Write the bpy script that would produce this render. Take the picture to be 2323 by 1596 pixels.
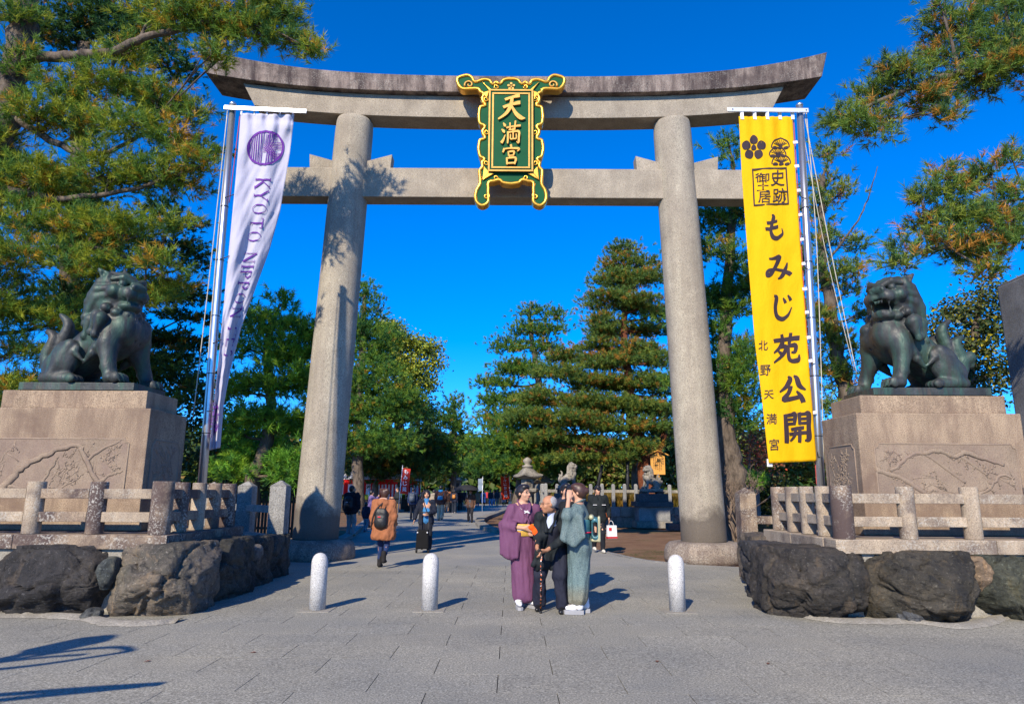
import bpy, bmesh, math, random
import numpy as np
from mathutils import Vector, Matrix, Euler, noise as mnoise

for _o in list(bpy.data.objects):
    bpy.data.objects.remove(_o)
SC = bpy.context.scene
COL = SC.collection
R = math.radians

# ------------------------------------------------------------------ camera, sky, sun, exposure
PITCH, ROLL, CAM_H = 11.57, 0.35, 1.5
cam_data = bpy.data.cameras.new('camera')
cam_data.lens = 24.0
cam_data.sensor_width = 36.0
cam_data.clip_start = 0.1
cam_data.clip_end = 3000
cam = bpy.data.objects.new('camera', cam_data)
COL.objects.link(cam)
CAM_R = Matrix.Rotation(R(90 + PITCH), 3, 'X') @ Matrix.Rotation(R(ROLL), 3, 'Z')
cam.matrix_world = Matrix.Translation((0, 0, CAM_H)) @ CAM_R.to_4x4()
SC.camera = cam

SUN_EL, SUN_AZ = 33.0, 20.5          # the sun stands behind the camera, to its left
_to_sun = Vector((-math.sin(R(SUN_AZ)) * math.cos(R(SUN_EL)), -math.cos(R(SUN_AZ)) * math.cos(R(SUN_EL)), math.sin(R(SUN_EL))))
world = bpy.data.worlds.new('World')
SC.world = world
world.use_nodes = True
_nt = world.node_tree
_bg = _nt.nodes['Background']
_sky = _nt.nodes.new('ShaderNodeTexSky')
_sky.sky_type = 'NISHITA'
_sky.sun_disc = False
_sky.sun_elevation = R(SUN_EL)
_sky.sun_rotation = math.atan2(_to_sun.x, _to_sun.y)
_sky.altitude = 2500
_sky.air_density = 1.0
_sky.dust_density = 0.0
_sky.ozone_density = 4.0
_hs = _nt.nodes.new('ShaderNodeHueSaturation')
_hs.inputs['Saturation'].default_value = 1.13
_hs.inputs['Value'].default_value = 1.0
_tm = _nt.nodes.new('ShaderNodeMix')                    # the deep polarised blue of the photograph's air
_tm.data_type = 'RGBA'; _tm.blend_type = 'MULTIPLY'; _tm.inputs[0].default_value = 1.0
_tm.inputs[7].default_value = (0.52, 0.86, 1.32, 1)
_nt.links.new(_sky.outputs[0], _tm.inputs[6])
_nt.links.new(_tm.outputs[2], _hs.inputs['Color'])
_nt.links.new(_hs.outputs[0], _bg.inputs['Color'])
_bg.inputs['Strength'].default_value = 0.15

sun_data = bpy.data.lights.new('sun', 'SUN')
sun_data.energy = 5.0
sun_data.angle = R(0.53)
sun_data.color = (1.0, 0.88, 0.70)
sun = bpy.data.objects.new('sun', sun_data)
sun.rotation_euler = _to_sun.to_track_quat('Z', 'Y').to_euler()
sun.location = (-10, -20, 30)
COL.objects.link(sun)

SC.view_settings.view_transform = 'Standard'
SC.view_settings.look = 'None'
SC.view_settings.exposure = 0.45
SC.view_settings.gamma = 1.0
SC.view_settings.use_curve_mapping = False
try:
    SC.cycles.max_bounces = 6
    SC.cycles.diffuse_bounces = 3
    SC.cycles.transparent_max_bounces = 6
except Exception:
    pass

# ------------------------------------------------------------------ survey: photograph pixel -> place (2322 x 1596 px, 24 mm lens)
FPX = 1548.0
def ray(px, py):
    return CAM_R @ Vector(((px - 1161) / FPX, (798 - py) / FPX, -1.0))
def G(px, py, z=0.0):
    d = ray(px, py)
    t = (z - CAM_H) / d.z
    return Vector((d.x * t, d.y * t, z))
def D(px, py, Y):
    d = ray(px, py)
    t = Y / d.y
    return Vector((d.x * t, Y, CAM_H + d.z * t))
def ppm(px, py, Y):
    """pixels per metre there"""
    return FPX * ray(px, py).y / Y
# ------------------------------------------------------------------ linking and naming
def link(o, parent=None):
    COL.objects.link(o)
    if parent is not None:
        o.parent = parent
    return o
def tag(o, label, cat, group=None, kind=None):
    o['label'] = label
    o['category'] = cat
    if group: o['group'] = group
    if kind: o['kind'] = kind
    return o
def thing(name, label, cat, loc=(0, 0, 0), rz=0.0, group=None):
    o = bpy.data.objects.new(name, None)
    o.empty_display_size = 0.2
    o.location = loc
    o.rotation_euler = (0, 0, rz)
    link(o)
    return tag(o, label, cat, group)
def np_mesh(name, V, F, smooth=True, tint=None):
    """V (n,3) array, F (m,k) array of one polygon size"""
    V = np.asarray(V, dtype=np.float32); F = np.asarray(F, dtype=np.int32)
    me = bpy.data.meshes.new(name)
    m, k = F.shape
    me.vertices.add(len(V)); me.vertices.foreach_set('co', V.ravel())
    me.loops.add(m * k); me.loops.foreach_set('vertex_index', F.ravel())
    me.polygons.add(m); me.polygons.foreach_set('loop_start', np.arange(0, m * k, k, dtype=np.int32))
    if smooth: me.polygons.foreach_set('use_smooth', np.ones(m, dtype=bool))
    if tint is not None:
        a = me.attributes.new('tint', 'FLOAT_COLOR', 'POINT')
        c = np.ones((len(V), 4), dtype=np.float32); c[:, :3] = tint
        a.data.foreach_set('color', c.ravel())
    me.update(calc_edges=True)
    return me
def obj(name, me, mat, parent=None, loc=None, rot=None):
    if mat is not None and not me.materials: me.materials.append(mat)
    o = bpy.data.objects.new(name, me)
    if loc is not None: o.location = loc
    if rot is not None: o.rotation_euler = rot
    return link(o, parent)

class MB:
    """collects shapes of one part"""
    def __init__(s): s.v = []; s.f = []; s.sm = []
    def add(s, V, F, smooth=False):
        b = len(s.v); s.v.extend([tuple(p) for p in V])
        for f in F: s.f.append(tuple(i + b for i in f)); s.sm.append(smooth)
        return s
    def box(s, c, d, rz=0.0, top=(1, 1), rx=0.0, ry=0.0):
        hx, hy, hz = d[0] / 2, d[1] / 2, d[2] / 2
        P = [(-hx, -hy, -hz), (hx, -hy, -hz), (hx, hy, -hz), (-hx, hy, -hz),
             (-hx * top[0], -hy * top[1], hz), (hx * top[0], -hy * top[1], hz), (hx * top[0], hy * top[1], hz), (-hx * top[0], hy * top[1], hz)]
        M = Euler((rx, ry, rz)).to_matrix()
        return s.add([M @ Vector(p) + Vector(c) for p in P], [(3, 2, 1, 0), (4, 5, 6, 7), (0, 1, 5, 4), (1, 2, 6, 5), (2, 3, 7, 6), (3, 0, 4, 7)])
    def tube(s, pts, rad, n=8, cap=True, flat=1.0):
        pts = [Vector(p) for p in pts]
        if not hasattr(rad, '__len__'): rad = [rad] * len(pts)
        V = []; F = []
        up = None
        for i, p in enumerate(pts):
            t = (pts[min(i + 1, len(pts) - 1)] - pts[max(i - 1, 0)])
            if t.length < 1e-9: t = Vector((0, 0, 1))
            t.normalize()
            if up is None: up = t.orthogonal().normalized()
            a = (up - t * up.dot(t))
            a = a.normalized() if a.length > 1e-6 else t.orthogonal().normalized()
            up = a; b = t.cross(a)
            for k in range(n):
                w = 2 * math.pi * k / n
                V.append(p + (a * math.cos(w) + b * math.sin(w) * flat) * rad[i])
        for i in range(len(pts) - 1):
            for k in range(n):
                k2 = (k + 1) % n
                F.append((i * n + k, i * n + k2, (i + 1) * n + k2, (i + 1) * n + k))
        if cap:
            F.append(tuple(range(n - 1, -1, -1))); F.append(tuple((len(pts) - 1) * n + k for k in range(n)))
        return s.add(V, F, True)
    def lathe(s, prof, c=(0, 0, 0), n=24, smooth=True, rot=0.0, sq=1.0):
        """prof: (r, z) from bottom to top"""
        V = []; F = []
        c = Vector(c)
        for r, z in prof:
            for k in range(n):
                w = 2 * math.pi * k / n + rot
                V.append(c + Vector((r * math.cos(w), r * math.sin(w) * sq, z)))
        for i in range(len(prof) - 1):
            for k in range(n):
                k2 = (k + 1) % n
                F.append((i * n + k, i * n + k2, (i + 1) * n + k2, (i + 1) * n + k))
        F.append(tuple(range(n - 1, -1, -1))); F.append(tuple((len(prof) - 1) * n + k for k in range(n)))
        return s.add(V, F, smooth)
    def prism(s, poly, y0, y1, axis='y', smooth=False):
        """poly: 2-D outline; extruded along the axis"""
        n = len(poly)
        def P(a, b, t):
            return (a, t, b) if axis == 'y' else ((a, b, t) if axis == 'z' else (t, a, b))
        V = [P(a, b, y0) for a, b in poly] + [P(a, b, y1) for a, b in poly]
        F = [(i, (i + 1) % n, n + (i + 1) % n, n + i) for i in range(n)]
        F += [tuple(range(n - 1, -1, -1)), tuple(range(n, 2 * n))]
        return s.add(V, F, smooth)
    def mesh(s, name, bevel=0.0, seg=2, fix=True):
        me = bpy.data.meshes.new(name)
        me.from_pydata(s.v, [], s.f)
        me.polygons.foreach_set('use_smooth', s.sm)
        if bevel > 0 or fix:
            bm = bmesh.new(); bm.from_mesh(me)
            if fix: bmesh.ops.recalc_face_normals(bm, faces=bm.faces)
            if bevel > 0:
                ed = [e for e in bm.edges if len(e.link_faces) == 2 and e.calc_face_angle(0) > 0.5]
                bmesh.ops.bevel(bm, geom=ed, offset=bevel, segments=seg, affect='EDGES', profile=0.6, clamp_overlap=True)
            bm.to_mesh(me); bm.free()
        me.update()
        return me
    def build(s, name, mat, parent=None, bevel=0.0, loc=None, rot=None, fix=True, seg=2):
        return obj(name, s.mesh(name, bevel, seg, fix), mat, parent, loc, rot)

def spline(pts, n=8):
    """Catmull-Rom through the points"""
    P = [Vector(p) for p in pts]
    if len(P) < 3:
        return [P[0].lerp(P[-1], i / n) for i in range(n + 1)]
    out = []
    for i in range(len(P) - 1):
        p0 = P[max(i - 1, 0)]; p1 = P[i]; p2 = P[i + 1]; p3 = P[min(i + 2, len(P) - 1)]
        for k in range(n):
            t = k / n
            out.append(0.5 * ((2 * p1) + (p2 - p0) * t + (2 * p0 - 5 * p1 + 4 * p2 - p3) * t * t + (3 * p1 - p0 - 3 * p2 + p3) * t ** 3))
    out.append(P[-1].copy())
    return out
def lerps(a, b, n): return [a + (b - a) * i / (n - 1) for i in range(n)]

# ------------------------------------------------------------------ one continuous surface grown from smoothly joined volumes
def _ell_d(X, Y, Z, c, r, M):
    p = np.stack([X - c[0], Y - c[1], Z - c[2]], -1)
    if M is not None: p = p @ np.asarray(M, dtype=np.float32)       # world -> local (rows)
    r = np.asarray(r, dtype=np.float32)
    k0 = np.linalg.norm(p / r, axis=-1); k1 = np.linalg.norm(p / (r * r), axis=-1)
    return np.where(k1 > 1e-6, k0 * (k0 - 1) / np.maximum(k1, 1e-6), -r.min())
def sdf(prims, res, k=0.03, smooth_it=1):
    """prims: ('c', a, b, ra, rb) tapered limb; ('e', c, r[, euler]) ellipsoid; ('b', c, half, round[, euler]) box.
       a leading '-' cuts; a trailing dict may give k"""
    los = []; his = []
    P = []
    for p in prims:
        p = list(p); kk = k
        if isinstance(p[-1], dict): kk = p.pop()['k']
        t = p[0]
        if t[-1] == 'c':
            a = np.array(p[1], float); b = np.array(p[2], float); m = max(p[3], p[4])
            lo = np.minimum(a, b) - m; hi = np.maximum(a, b) + m
        elif t[-1] == 'e':
            c = np.array(p[1], float); m = max(p[2]); lo = c - m; hi = c + m
        else:
            c = np.array(p[1], float); m = math.sqrt(sum(x * x for x in p[2])) + p[3]; lo = c - m; hi = c + m
        P.append((p, kk, lo, hi))
        if t[0] != '-': los.append(lo); his.append(hi)
    lo = np.min(los, 0) - 3 * res; hi = np.max(his, 0) + 3 * res
    n = np.ceil((hi - lo) / res).astype(int) + 1
    F = np.full(n, 9.0, dtype=np.float32)
    ax = [(lo[i] + res * np.arange(n[i])).astype(np.float32) for i in range(3)]
    for p, kk, plo, phi in P:
        m = kk + 2.5 * res
        i0 = np.clip(np.floor((plo - m - lo) / res).astype(int), 0, n); i1 = np.clip(np.ceil((phi + m - lo) / res).astype(int) + 1, 0, n)
        if np.any(i1 <= i0): continue
        X, Y, Z = np.meshgrid(ax[0][i0[0]:i1[0]], ax[1][i0[1]:i1[1]], ax[2][i0[2]:i1[2]], indexing='ij')
        t = p[0]
        if t[-1] == 'c':
            a = np.array(p[1], np.float32); d = np.array(p[2], np.float32) - a; L = float(d @ d) + 1e-9
            q = np.clip(((X - a[0]) * d[0] + (Y - a[1]) * d[1] + (Z - a[2]) * d[2]) / L, 0, 1)
            dist = np.sqrt((X - a[0] - q * d[0]) ** 2 + (Y - a[1] - q * d[1]) ** 2 + (Z - a[2] - q * d[2]) ** 2) - (p[3] + (p[4] - p[3]) * q)
        elif t[-1] == 'e':
            M = Euler(p[3]).to_matrix() if len(p) > 3 else None
            dist = _ell_d(X, Y, Z, p[1], p[2], M)
        else:
            M = Euler(p[4]).to_matrix() if len(p) > 4 else Matrix.Identity(3)
            q = np.stack([X - p[1][0], Y - p[1][1], Z - p[1][2]], -1) @ np.asarray(M, dtype=np.float32)
            q = np.abs(q) - (np.asarray(p[2], np.float32) - p[3])
            dist = np.linalg.norm(np.maximum(q, 0), axis=-1) + np.minimum(q.max(-1), 0) - p[3]
        blk = F[i0[0]:i1[0], i0[1]:i1[1], i0[2]:i1[2]]
        if t[0] == '-':
            h = np.clip(0.5 - 0.5 * (blk + dist) / kk, 0, 1)
            r_ = blk * (1 - h) - dist * h + kk * h * (1 - h)
            r_ = np.where(blk > 4, blk, r_)
        else:
            h = np.clip(0.5 + 0.5 * (blk - dist) / kk, 0, 1)
            r_ = blk * (1 - h) + dist * h - kk * h * (1 - h)
        F[i0[0]:i1[0], i0[1]:i1[1], i0[2]:i1[2]] = r_
    S = F < 0
    c8 = [S[a:n[0] - 1 + a, b:n[1] - 1 + b, c:n[2] - 1 + c] for a in (0, 1) for b in (0, 1) for c in (0, 1)]
    cnt = sum(x.astype(np.int8) for x in c8)
    mix = (cnt > 0) & (cnt < 8)
    I = np.argwhere(mix)
    idx = np.full(mix.shape, -1, dtype=np.int32); idx[mix] = np.arange(len(I))
    acc = np.zeros((len(I), 3)); num = np.zeros(len(I))
    for axis in range(3):
        o1, o2 = [i for i in range(3) if i != axis]
        for u in (0, 1):
            for w in (0, 1):
                A = I.copy(); A[:, o1] += u; A[:, o2] += w
                B = A.copy(); B[:, axis] += 1
                fa = F[A[:, 0], A[:, 1], A[:, 2]]; fb = F[B[:, 0], B[:, 1], B[:, 2]]
                x = (fa < 0) != (fb < 0)
                t = np.where(x, fa / np.where(x, fa - fb, 1), 0)
                pt = A.astype(float); pt[:, axis] += t
                acc[x] += pt[x]; num[x] += 1
    V = acc / np.maximum(num, 1)[:, None] * res + lo
    quads = []
    for axis in range(3):
        o1, o2 = [(1, 2), (2, 0), (0, 1)][axis]
        sl0 = [slice(1, None)] * 3; sl1 = [slice(1, None)] * 3
        sl0[axis] = slice(0, n[axis] - 1); sl1[axis] = slice(1, n[axis])
        a = S[tuple(sl0)]; b = S[tuple(sl1)]
        for fl, msk in ((0, a & ~b), (1, ~a & b)):
            E_ = np.argwhere(msk)
            if not len(E_): continue
            base = E_.copy()
            for o in (o1, o2): base[:, o] += 1
            q = []
            for du, dw in ((-1, -1), (0, -1), (0, 0), (-1, 0)):
                C = base.copy(); C[:, o1] += du; C[:, o2] += dw
                C = np.minimum(C, np.array(mix.shape) - 1)
                q.append(idx[C[:, 0], C[:, 1], C[:, 2]])
            q = np.stack(q, 1)
            q = q[(q >= 0).all(1)]
            quads.append(q if fl == 0 else q[:, ::-1])
    Q = np.concatenate(quads) if quads else np.zeros((0, 4), int)
    for _ in range(smooth_it):
        a = np.concatenate([Q[:, i] for i in range(4)]); b = np.concatenate([Q[:, (i + 1) % 4] for i in range(4)])
        s_ = np.zeros_like(V); c_ = np.zeros(len(V))
        np.add.at(s_, a, V[b]); np.add.at(c_, a, 1); np.add.at(s_, b, V[a]); np.add.at(c_, b, 1)
        V = 0.5 * V + 0.5 * s_ / np.maximum(c_, 1)[:, None]
    return V, Q
def sdf_obj(name, prims, res, mat, parent=None, k=0.03, it=1):
    V, Q = sdf(prims, res, k, it)
    if not len(Q): return None
    return obj(name, np_mesh(name, V, Q), mat, parent)

# ------------------------------------------------------------------ materials
class NT:
    def __init__(s, name):
        s.m = bpy.data.materials.new(name); s.m.use_nodes = True
        s.t = s.m.node_tree; s.b = s.t.nodes['Principled BSDF']; s.out = s.t.nodes['Material Output']
        s.tc = s.n('ShaderNodeTexCoord'); s.oi = None
    def n(s, ty, **kw):
        x = s.t.nodes.new(ty)
        for k_, v in kw.items(): setattr(x, k_, v)
        return x
    def l(s, a, b): s.t.links.new(a, b)
    def coord(s, scale=(1, 1, 1), which='Object', jitter=True):
        m = s.n('ShaderNodeMapping'); m.inputs['Scale'].default_value = scale
        s.l(s.tc.outputs[which], m.inputs['Vector'])
        if jitter:
            if s.oi is None: s.oi = s.n('ShaderNodeObjectInfo')
            mu = s.n('ShaderNodeMath', operation='MULTIPLY'); mu.inputs[1].default_value = 37.0
            s.l(s.oi.outputs['Random'], mu.inputs[0]); s.l(mu.outputs[0], m.inputs['Location'])
        return m.outputs[0]
    def noise(s, scale, detail=4, rough=0.55, co=None, dist=0.0):
        x = s.n('ShaderNodeTexNoise'); x.inputs['Scale'].default_value = scale; x.inputs['Detail'].default_value = detail
        x.inputs['Roughness'].default_value = rough; x.inputs['Distortion'].default_value = dist
        s.l(co if co is not None else s.coord(), x.inputs['Vector'])
        return x.outputs['Fac']
    def voro(s, scale, co=None, feature='F1', out='Distance'):
        x = s.n('ShaderNodeTexVoronoi', feature=feature); x.inputs['Scale'].default_value = scale
        s.l(co if co is not None else s.coord(), x.inputs['Vector'])
        return x.outputs[out]
    def ramp(s, fac, stops, interp='LINEAR'):
        x = s.n('ShaderNodeValToRGB'); x.color_ramp.interpolation = interp
        e = x.color_ramp.elements
        while len(e) < len(stops): e.new(0.5)
        for i, (p, c) in enumerate(stops):
            e[i].position = p
            e[i].color = (c, c, c, 1) if not hasattr(c, '__len__') else (*c[:3], 1)
        s.l(fac, x.inputs[0])
        return x.outputs[0]
    def mix(s, fac, a, b, blend='MIX'):
        x = s.n('ShaderNodeMix', data_type='RGBA', blend_type=blend)
        for sock, v in ((x.inputs[0], fac), (x.inputs[6], a), (x.inputs[7], b)):
            if hasattr(v, 'is_linked'): s.l(v, sock)
            elif hasattr(v, '__len__'): sock.default_value = (*v[:3], 1)
            else: sock.default_value = v
        return x.outputs[2]
    def math(s, op, a, b=0.0):
        x = s.n('ShaderNodeMath', operation=op)
        for sock, v in ((x.inputs[0], a), (x.inputs[1], b)):
            if hasattr(v, 'is_linked'): s.l(v, sock)
            else: sock.default_value = v
        return x.outputs[0]
    def bump(s, h, strength=0.3, dist=0.01):
        x = s.n('ShaderNodeBump'); x.inputs['Strength'].default_value = strength; x.inputs['Distance'].default_value = dist
        s.l(h, x.inputs['Height'])
        if s.b.inputs['Normal'].is_linked:
            s.l(s.b.inputs['Normal'].links[0].from_socket, x.inputs['Normal'])
        s.l(x.outputs[0], s.b.inputs['Normal'])
    def fin(s, col, rough=0.8, metal=0.0, spec=0.3):
        if hasattr(col, 'is_linked'): s.l(col, s.b.inputs['Base Color'])
        else: s.b.inputs['Base Color'].default_value = (*col[:3], 1)
        if hasattr(rough, 'is_linked'): s.l(rough, s.b.inputs['Roughness'])
        else: s.b.inputs['Roughness'].default_value = rough
        s.b.inputs['Metallic'].default_value = metal
        s.b.inputs['Specular IOR Level'].default_value = spec
        return s.m

def mul(c, f): return tuple(x * f for x in c)
def m_plain(name, c, rough=0.75, metal=0.0, var=0.18, scale=6.0, bump=0.0, bscale=40, spec=0.3, fine=0.0):
    t = NT(name)
    col = t.ramp(t.noise(scale), [(0.3, mul(c, 1 - var)), (0.7, mul(c, 1 + var))])
    if fine: col = t.mix(fine, col, t.ramp(t.noise(bscale * 2, 2), [(0.35, mul(c, 0.5)), (0.65, mul(c, 1.5))]))
    if bump: t.bump(t.noise(bscale), bump, 0.02)
    return t.fin(col, rough, metal, spec)
def m_stone(name, c, dark=None, speck=0.4, sscale=90, streak=0.0, patch=0.3, bump=0.35, bscale=50, rough=0.85, pscale=1.6, lichen=0.0, zs=0.18, lic_c=(0.5, 0.48, 0.42), sth=0.5, base=0.0):
    t = NT(name)
    dark = dark or mul(c, 0.35)
    col = t.ramp(t.noise(2.2, 5), [(0.3, mul(c, 0.82)), (0.7, mul(c, 1.12))])
    sp = t.noise(sscale, 2, 0.6)
    col = t.mix(speck, col, t.mix(1.0, col, t.ramp(sp, [(0.32, 0.25), (0.45, 0.9), (0.62, 1.25), (0.75, 1.7)]), 'MULTIPLY'))
    if patch:
        pn = t.ramp(t.noise(pscale, 6, 0.65, dist=0.3), [(sth, 0.0), (sth + 0.12, 1.0)])
        col = t.mix(t.math('MULTIPLY', pn, patch), col, dark)
    if streak:
        sn = t.noise(3.0, 6, 0.7, co=t.coord((1, 1, zs)))
        col = t.mix(t.math('MULTIPLY', t.ramp(sn, [(0.42, 0.0), (0.62, 1.0)]), streak), col, dark)
    if base:                                            # damp stain that climbs from the foot
        sz = t.n('ShaderNodeSeparateXYZ'); t.l(t.tc.outputs['Object'], sz.inputs[0])
        hgt = t.math('SUBTRACT', sz.outputs['Z'], t.math('MULTIPLY', t.noise(1.3, 5, 0.6), base * 2.2))
        col = t.mix(t.ramp(hgt, [(0.0, 0.85), (0.35, 0.0)]), col, mul(dark, 0.5))
    if lichen:
        ln = t.math('MULTIPLY', t.ramp(t.noise(38, 4, 0.7), [(0.52, 0.0), (0.6, 1.0)]), t.ramp(t.noise(3.1, 3), [(0.4, 0.0), (0.6, 1.0)]))
        col = t.mix(t.math('MULTIPLY', ln, lichen), col, lic_c)
    t.bump(t.noise(bscale, 5, 0.65), bump, 0.02)
    return t.fin(col, rough, 0, 0.25)

M = {}
M['torii'] = m_stone('torii_granite', (0.345, 0.30, 0.235), (0.15, 0.122, 0.10), speck=0.6, sscale=55, streak=0.25, patch=0.18, bump=0.35, bscale=30)
M['torii_col'] = m_stone('column_granite', (0.37, 0.33, 0.26), (0.19, 0.16, 0.135), speck=0.7, sscale=50, streak=0.42, patch=0.2, bump=0.4, bscale=26, base=0.85, zs=0.09)
M['kasagi'] = m_stone('weathered_cap_granite', (0.27, 0.215, 0.185), (0.045, 0.032, 0.033), speck=0.5, sscale=45, streak=0.95, patch=0.55, bump=0.4, bscale=30, lichen=0.35, zs=0.10, sth=0.46)
M['plinth'] = m_stone('stained_plinth_granite', (0.26, 0.215, 0.175), (0.085, 0.06, 0.055), speck=0.7, sscale=40, streak=0.5, patch=0.6, bump=0.8, bscale=24, lichen=0.4)
M['fence'] = m_stone('weathered_fence_granite', (0.31, 0.235, 0.165), (0.080, 0.056, 0.052), speck=0.6, sscale=70, streak=0.8, patch=0.9, bump=0.4, pscale=1.5, lichen=0.7, zs=0.35, sth=0.42)
M['fence_pale'] = m_stone('pale_fence_granite', (0.40, 0.32, 0.23), (0.11, 0.085, 0.075), speck=0.6, sscale=70, streak=0.45, patch=0.75, bump=0.4, pscale=1.5, lichen=0.5, zs=0.35, sth=0.51)
M['pedestal'] = m_stone('pink_granite', (0.335, 0.25, 0.17), (0.155, 0.105, 0.078), speck=0.75, sscale=75, streak=0.65, patch=0.7, bump=0.45, bscale=60, pscale=0.9)
M['relief'] = m_stone('carved_granite', (0.275, 0.21, 0.15), (0.17, 0.115, 0.10), speck=0.4, sscale=75, streak=0.3, patch=0.35, bump=0.3, pscale=0.9)
M['grey_stone'] = m_stone('grey_granite', (0.27, 0.265, 0.25), (0.08, 0.08, 0.08), speck=0.8, sscale=60, streak=0.35, patch=0.45, bump=0.4, lichen=0.4)
M['old_stone'] = m_stone('old_lantern_stone', (0.30, 0.27, 0.215), (0.07, 0.062, 0.055), speck=0.5, sscale=30, streak=0.4, patch=0.6, bump=0.6, pscale=2.2, lichen=0.4)
M['dark_stone'] = m_stone('dark_old_stone', (0.10, 0.098, 0.095), (0.035, 0.035, 0.036), speck=0.6, sscale=30, streak=0.3, patch=0.5, bump=0.6)
M['monument'] = m_stone('grey_monument_stone', (0.17, 0.17, 0.175), (0.075, 0.075, 0.08), speck=0.6, sscale=60, streak=0.35, patch=0.3, bump=0.3, pscale=0.8)
M['white_granite'] = m_stone('white_speckled_granite', (0.55, 0.54, 0.52), (0.4, 0.4, 0.4), speck=0.8, sscale=95, streak=0.12, patch=0.1, bump=0.2, rough=0.7)

def m_boulder():
    t = NT('dark_boulder_rock')
    a = t.noise(1.7, 7, 0.68, dist=0.5)
    col = t.ramp(a, [(0.25, (0.017, 0.017, 0.018)), (0.42, (0.040, 0.038, 0.036)), (0.55, (0.075, 0.068, 0.060)), (0.68, (0.105, 0.09, 0.07)), (0.8, (0.17, 0.165, 0.16))])
    col = t.mix(t.ramp(t.noise(0.9, 4), [(0.55, 0.0), (0.75, 0.3)]), col, (0.05, 0.06, 0.048))
    col = t.mix(t.ramp(t.noise(26, 5, 0.75), [(0.58, 0.0), (0.66, 0.6)]), col, (0.24, 0.23, 0.21))
    col = t.mix(t.ramp(t.noise(9, 7, 0.75, dist=1.0), [(0.36, 0.85), (0.47, 0.0)]), col, (0.010, 0.010, 0.011))
    col = t.mix(t.ramp(t.noise(6, 6, 0.7, co=t.coord((1, 1, .4)), dist=.5), [(0.56, 0.0), (0.66, 0.55)]), col, (0.15, 0.115, 0.075))
    oi = t.n('ShaderNodeObjectInfo')
    col = t.mix(1.0, col, oi.outputs['Color'], 'MULTIPLY')
    t.bump(t.noise(5, 8, 0.7, dist=0.6), 0.7, 0.08); t.bump(t.voro(4.2, co=t.coord((1, 1, .6)), feature='DISTANCE_TO_EDGE'), 0.6, 0.05)
    t.bump(t.noise(30, 6, 0.75), 0.9, 0.03); t.bump(t.noise(12, 6, 0.75, dist=1.0), 0.8, 0.05)
    t.bump(t.noise(3.0, 6, 0.6, co=t.coord((1, 1, 4.0)), dist=1.2), 0.5, 0.06)
    return t.fin(col, 0.72, 0, 0.35)
M['boulder'] = m_boulder()
def m_bronze():
    t = NT('patinated_bronze')
    col = t.ramp(t.noise(3.2, 6, 0.6), [(0.3, (0.022, 0.024, 0.024)), (0.5, (0.042, 0.046, 0.046)), (0.7, (0.076, 0.080, 0.078))])
    sn = t.noise(4.0, 5, 0.65, co=t.coord((1.6, 1.6, 0.22)))
    col = t.mix(t.ramp(sn, [(0.47, 0.0), (0.62, 0.8)]), col, (0.040, 0.090, 0.068))
    col = t.mix(t.ramp(t.noise(2.0, 5, 0.6, co=t.coord((2, 2, 0.5))), [(0.62, 0.0), (0.72, 0.45)]), col, (0.11, 0.075, 0.05))
    t.bump(t.noise(14, 5, 0.6, co=t.coord((1, 1, 0.5)), dist=0.8), 0.35, 0.03)
    m = t.fin(col, t.ramp(t.noise(6, 4), [(0.3, 0.44), (0.7, 0.66)]), 0.25, 0.4)
    return m
M['bronze'] = m_bronze()
def m_paver(name, c, contrast=1.0):
    t = NT(name)
    oi = t.n('ShaderNodeObjectInfo')
    co = t.coord()
    g = t.noise(62, 3, 0.7, co=co)
    col = t.ramp(g, [(0.30, mul(c, 1 - 0.75 * contrast)), (0.46, mul(c, 1 - 0.12 * contrast)), (0.56, mul(c, 1 + 0.15 * contrast)), (0.70, mul(c, 1 + 0.95 * contrast))])
    col = t.mix(0.5, col, t.mix(1.0, col, t.ramp(t.noise(170, 2, 0.6, co=co), [(0.3, 0.4), (0.7, 1.7)]), 'MULTIPLY'))
    big = t.noise(0.55, 4, 0.6, co=t.n('ShaderNodeNewGeometry').outputs['Position'])
    col = t.mix(1.0, col, t.ramp(big, [(0.3, (0.80, 0.82, 0.85)), (0.7, (1.15, 1.12, 1.05))]), 'MULTIPLY')
    col = t.mix(1.0, col, t.ramp(oi.outputs['Random'], [(0, 0.955), (1, 1.045)]), 'MULTIPLY')
    st = t.noise(1.3, 6, 0.62, co=t.n('ShaderNodeNewGeometry').outputs['Position'])
    col = t.mix(t.ramp(st, [(0.60, 0.0), (0.72, 0.30)]), col, mul(c, 0.5))
    t.bump(g, 0.4, 0.006)
    return t.fin(col, 0.85, 0, 0.25)
M['paver'] = m_paver('grey_granite_paver', (0.252, 0.243, 0.208), 0.95)
M['path'] = m_paver('smooth_grey_path', (0.262, 0.254, 0.228), 0.35)
M['joint'] = m_plain('joint_dirt', (0.035, 0.03, 0.028), 0.95)
M['mortar'] = m_plain('pale_mortar', (0.27, 0.25, 0.21), 0.9, bump=0.6, bscale=30, fine=0.4)
def m_dirt():
    t = NT('brown_dirt')
    col = t.ramp(t.noise(1.2, 6, 0.7), [(0.3, (0.13, 0.072, 0.043)), (0.55, (0.21, 0.125, 0.075)), (0.75, (0.27, 0.175, 0.11))])
    col = t.mix(t.ramp(t.noise(60, 3, 0.7), [(0.45, 0.0), (0.7, 0.6)]), col, (0.09, 0.045, 0.025))
    gr = t.math('MULTIPLY', t.ramp(t.noise(0.5, 4), [(0.55, 0.0), (0.65, 1.0)]), t.ramp(t.noise(18, 4), [(0.45, 0.0), (0.6, 1.0)]))
    col = t.mix(gr, col, (0.055, 0.075, 0.02))
    t.bump(t.noise(30, 5), 0.7, 0.03)
    return t.fin(col, 0.95, 0, 0.1)
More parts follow.
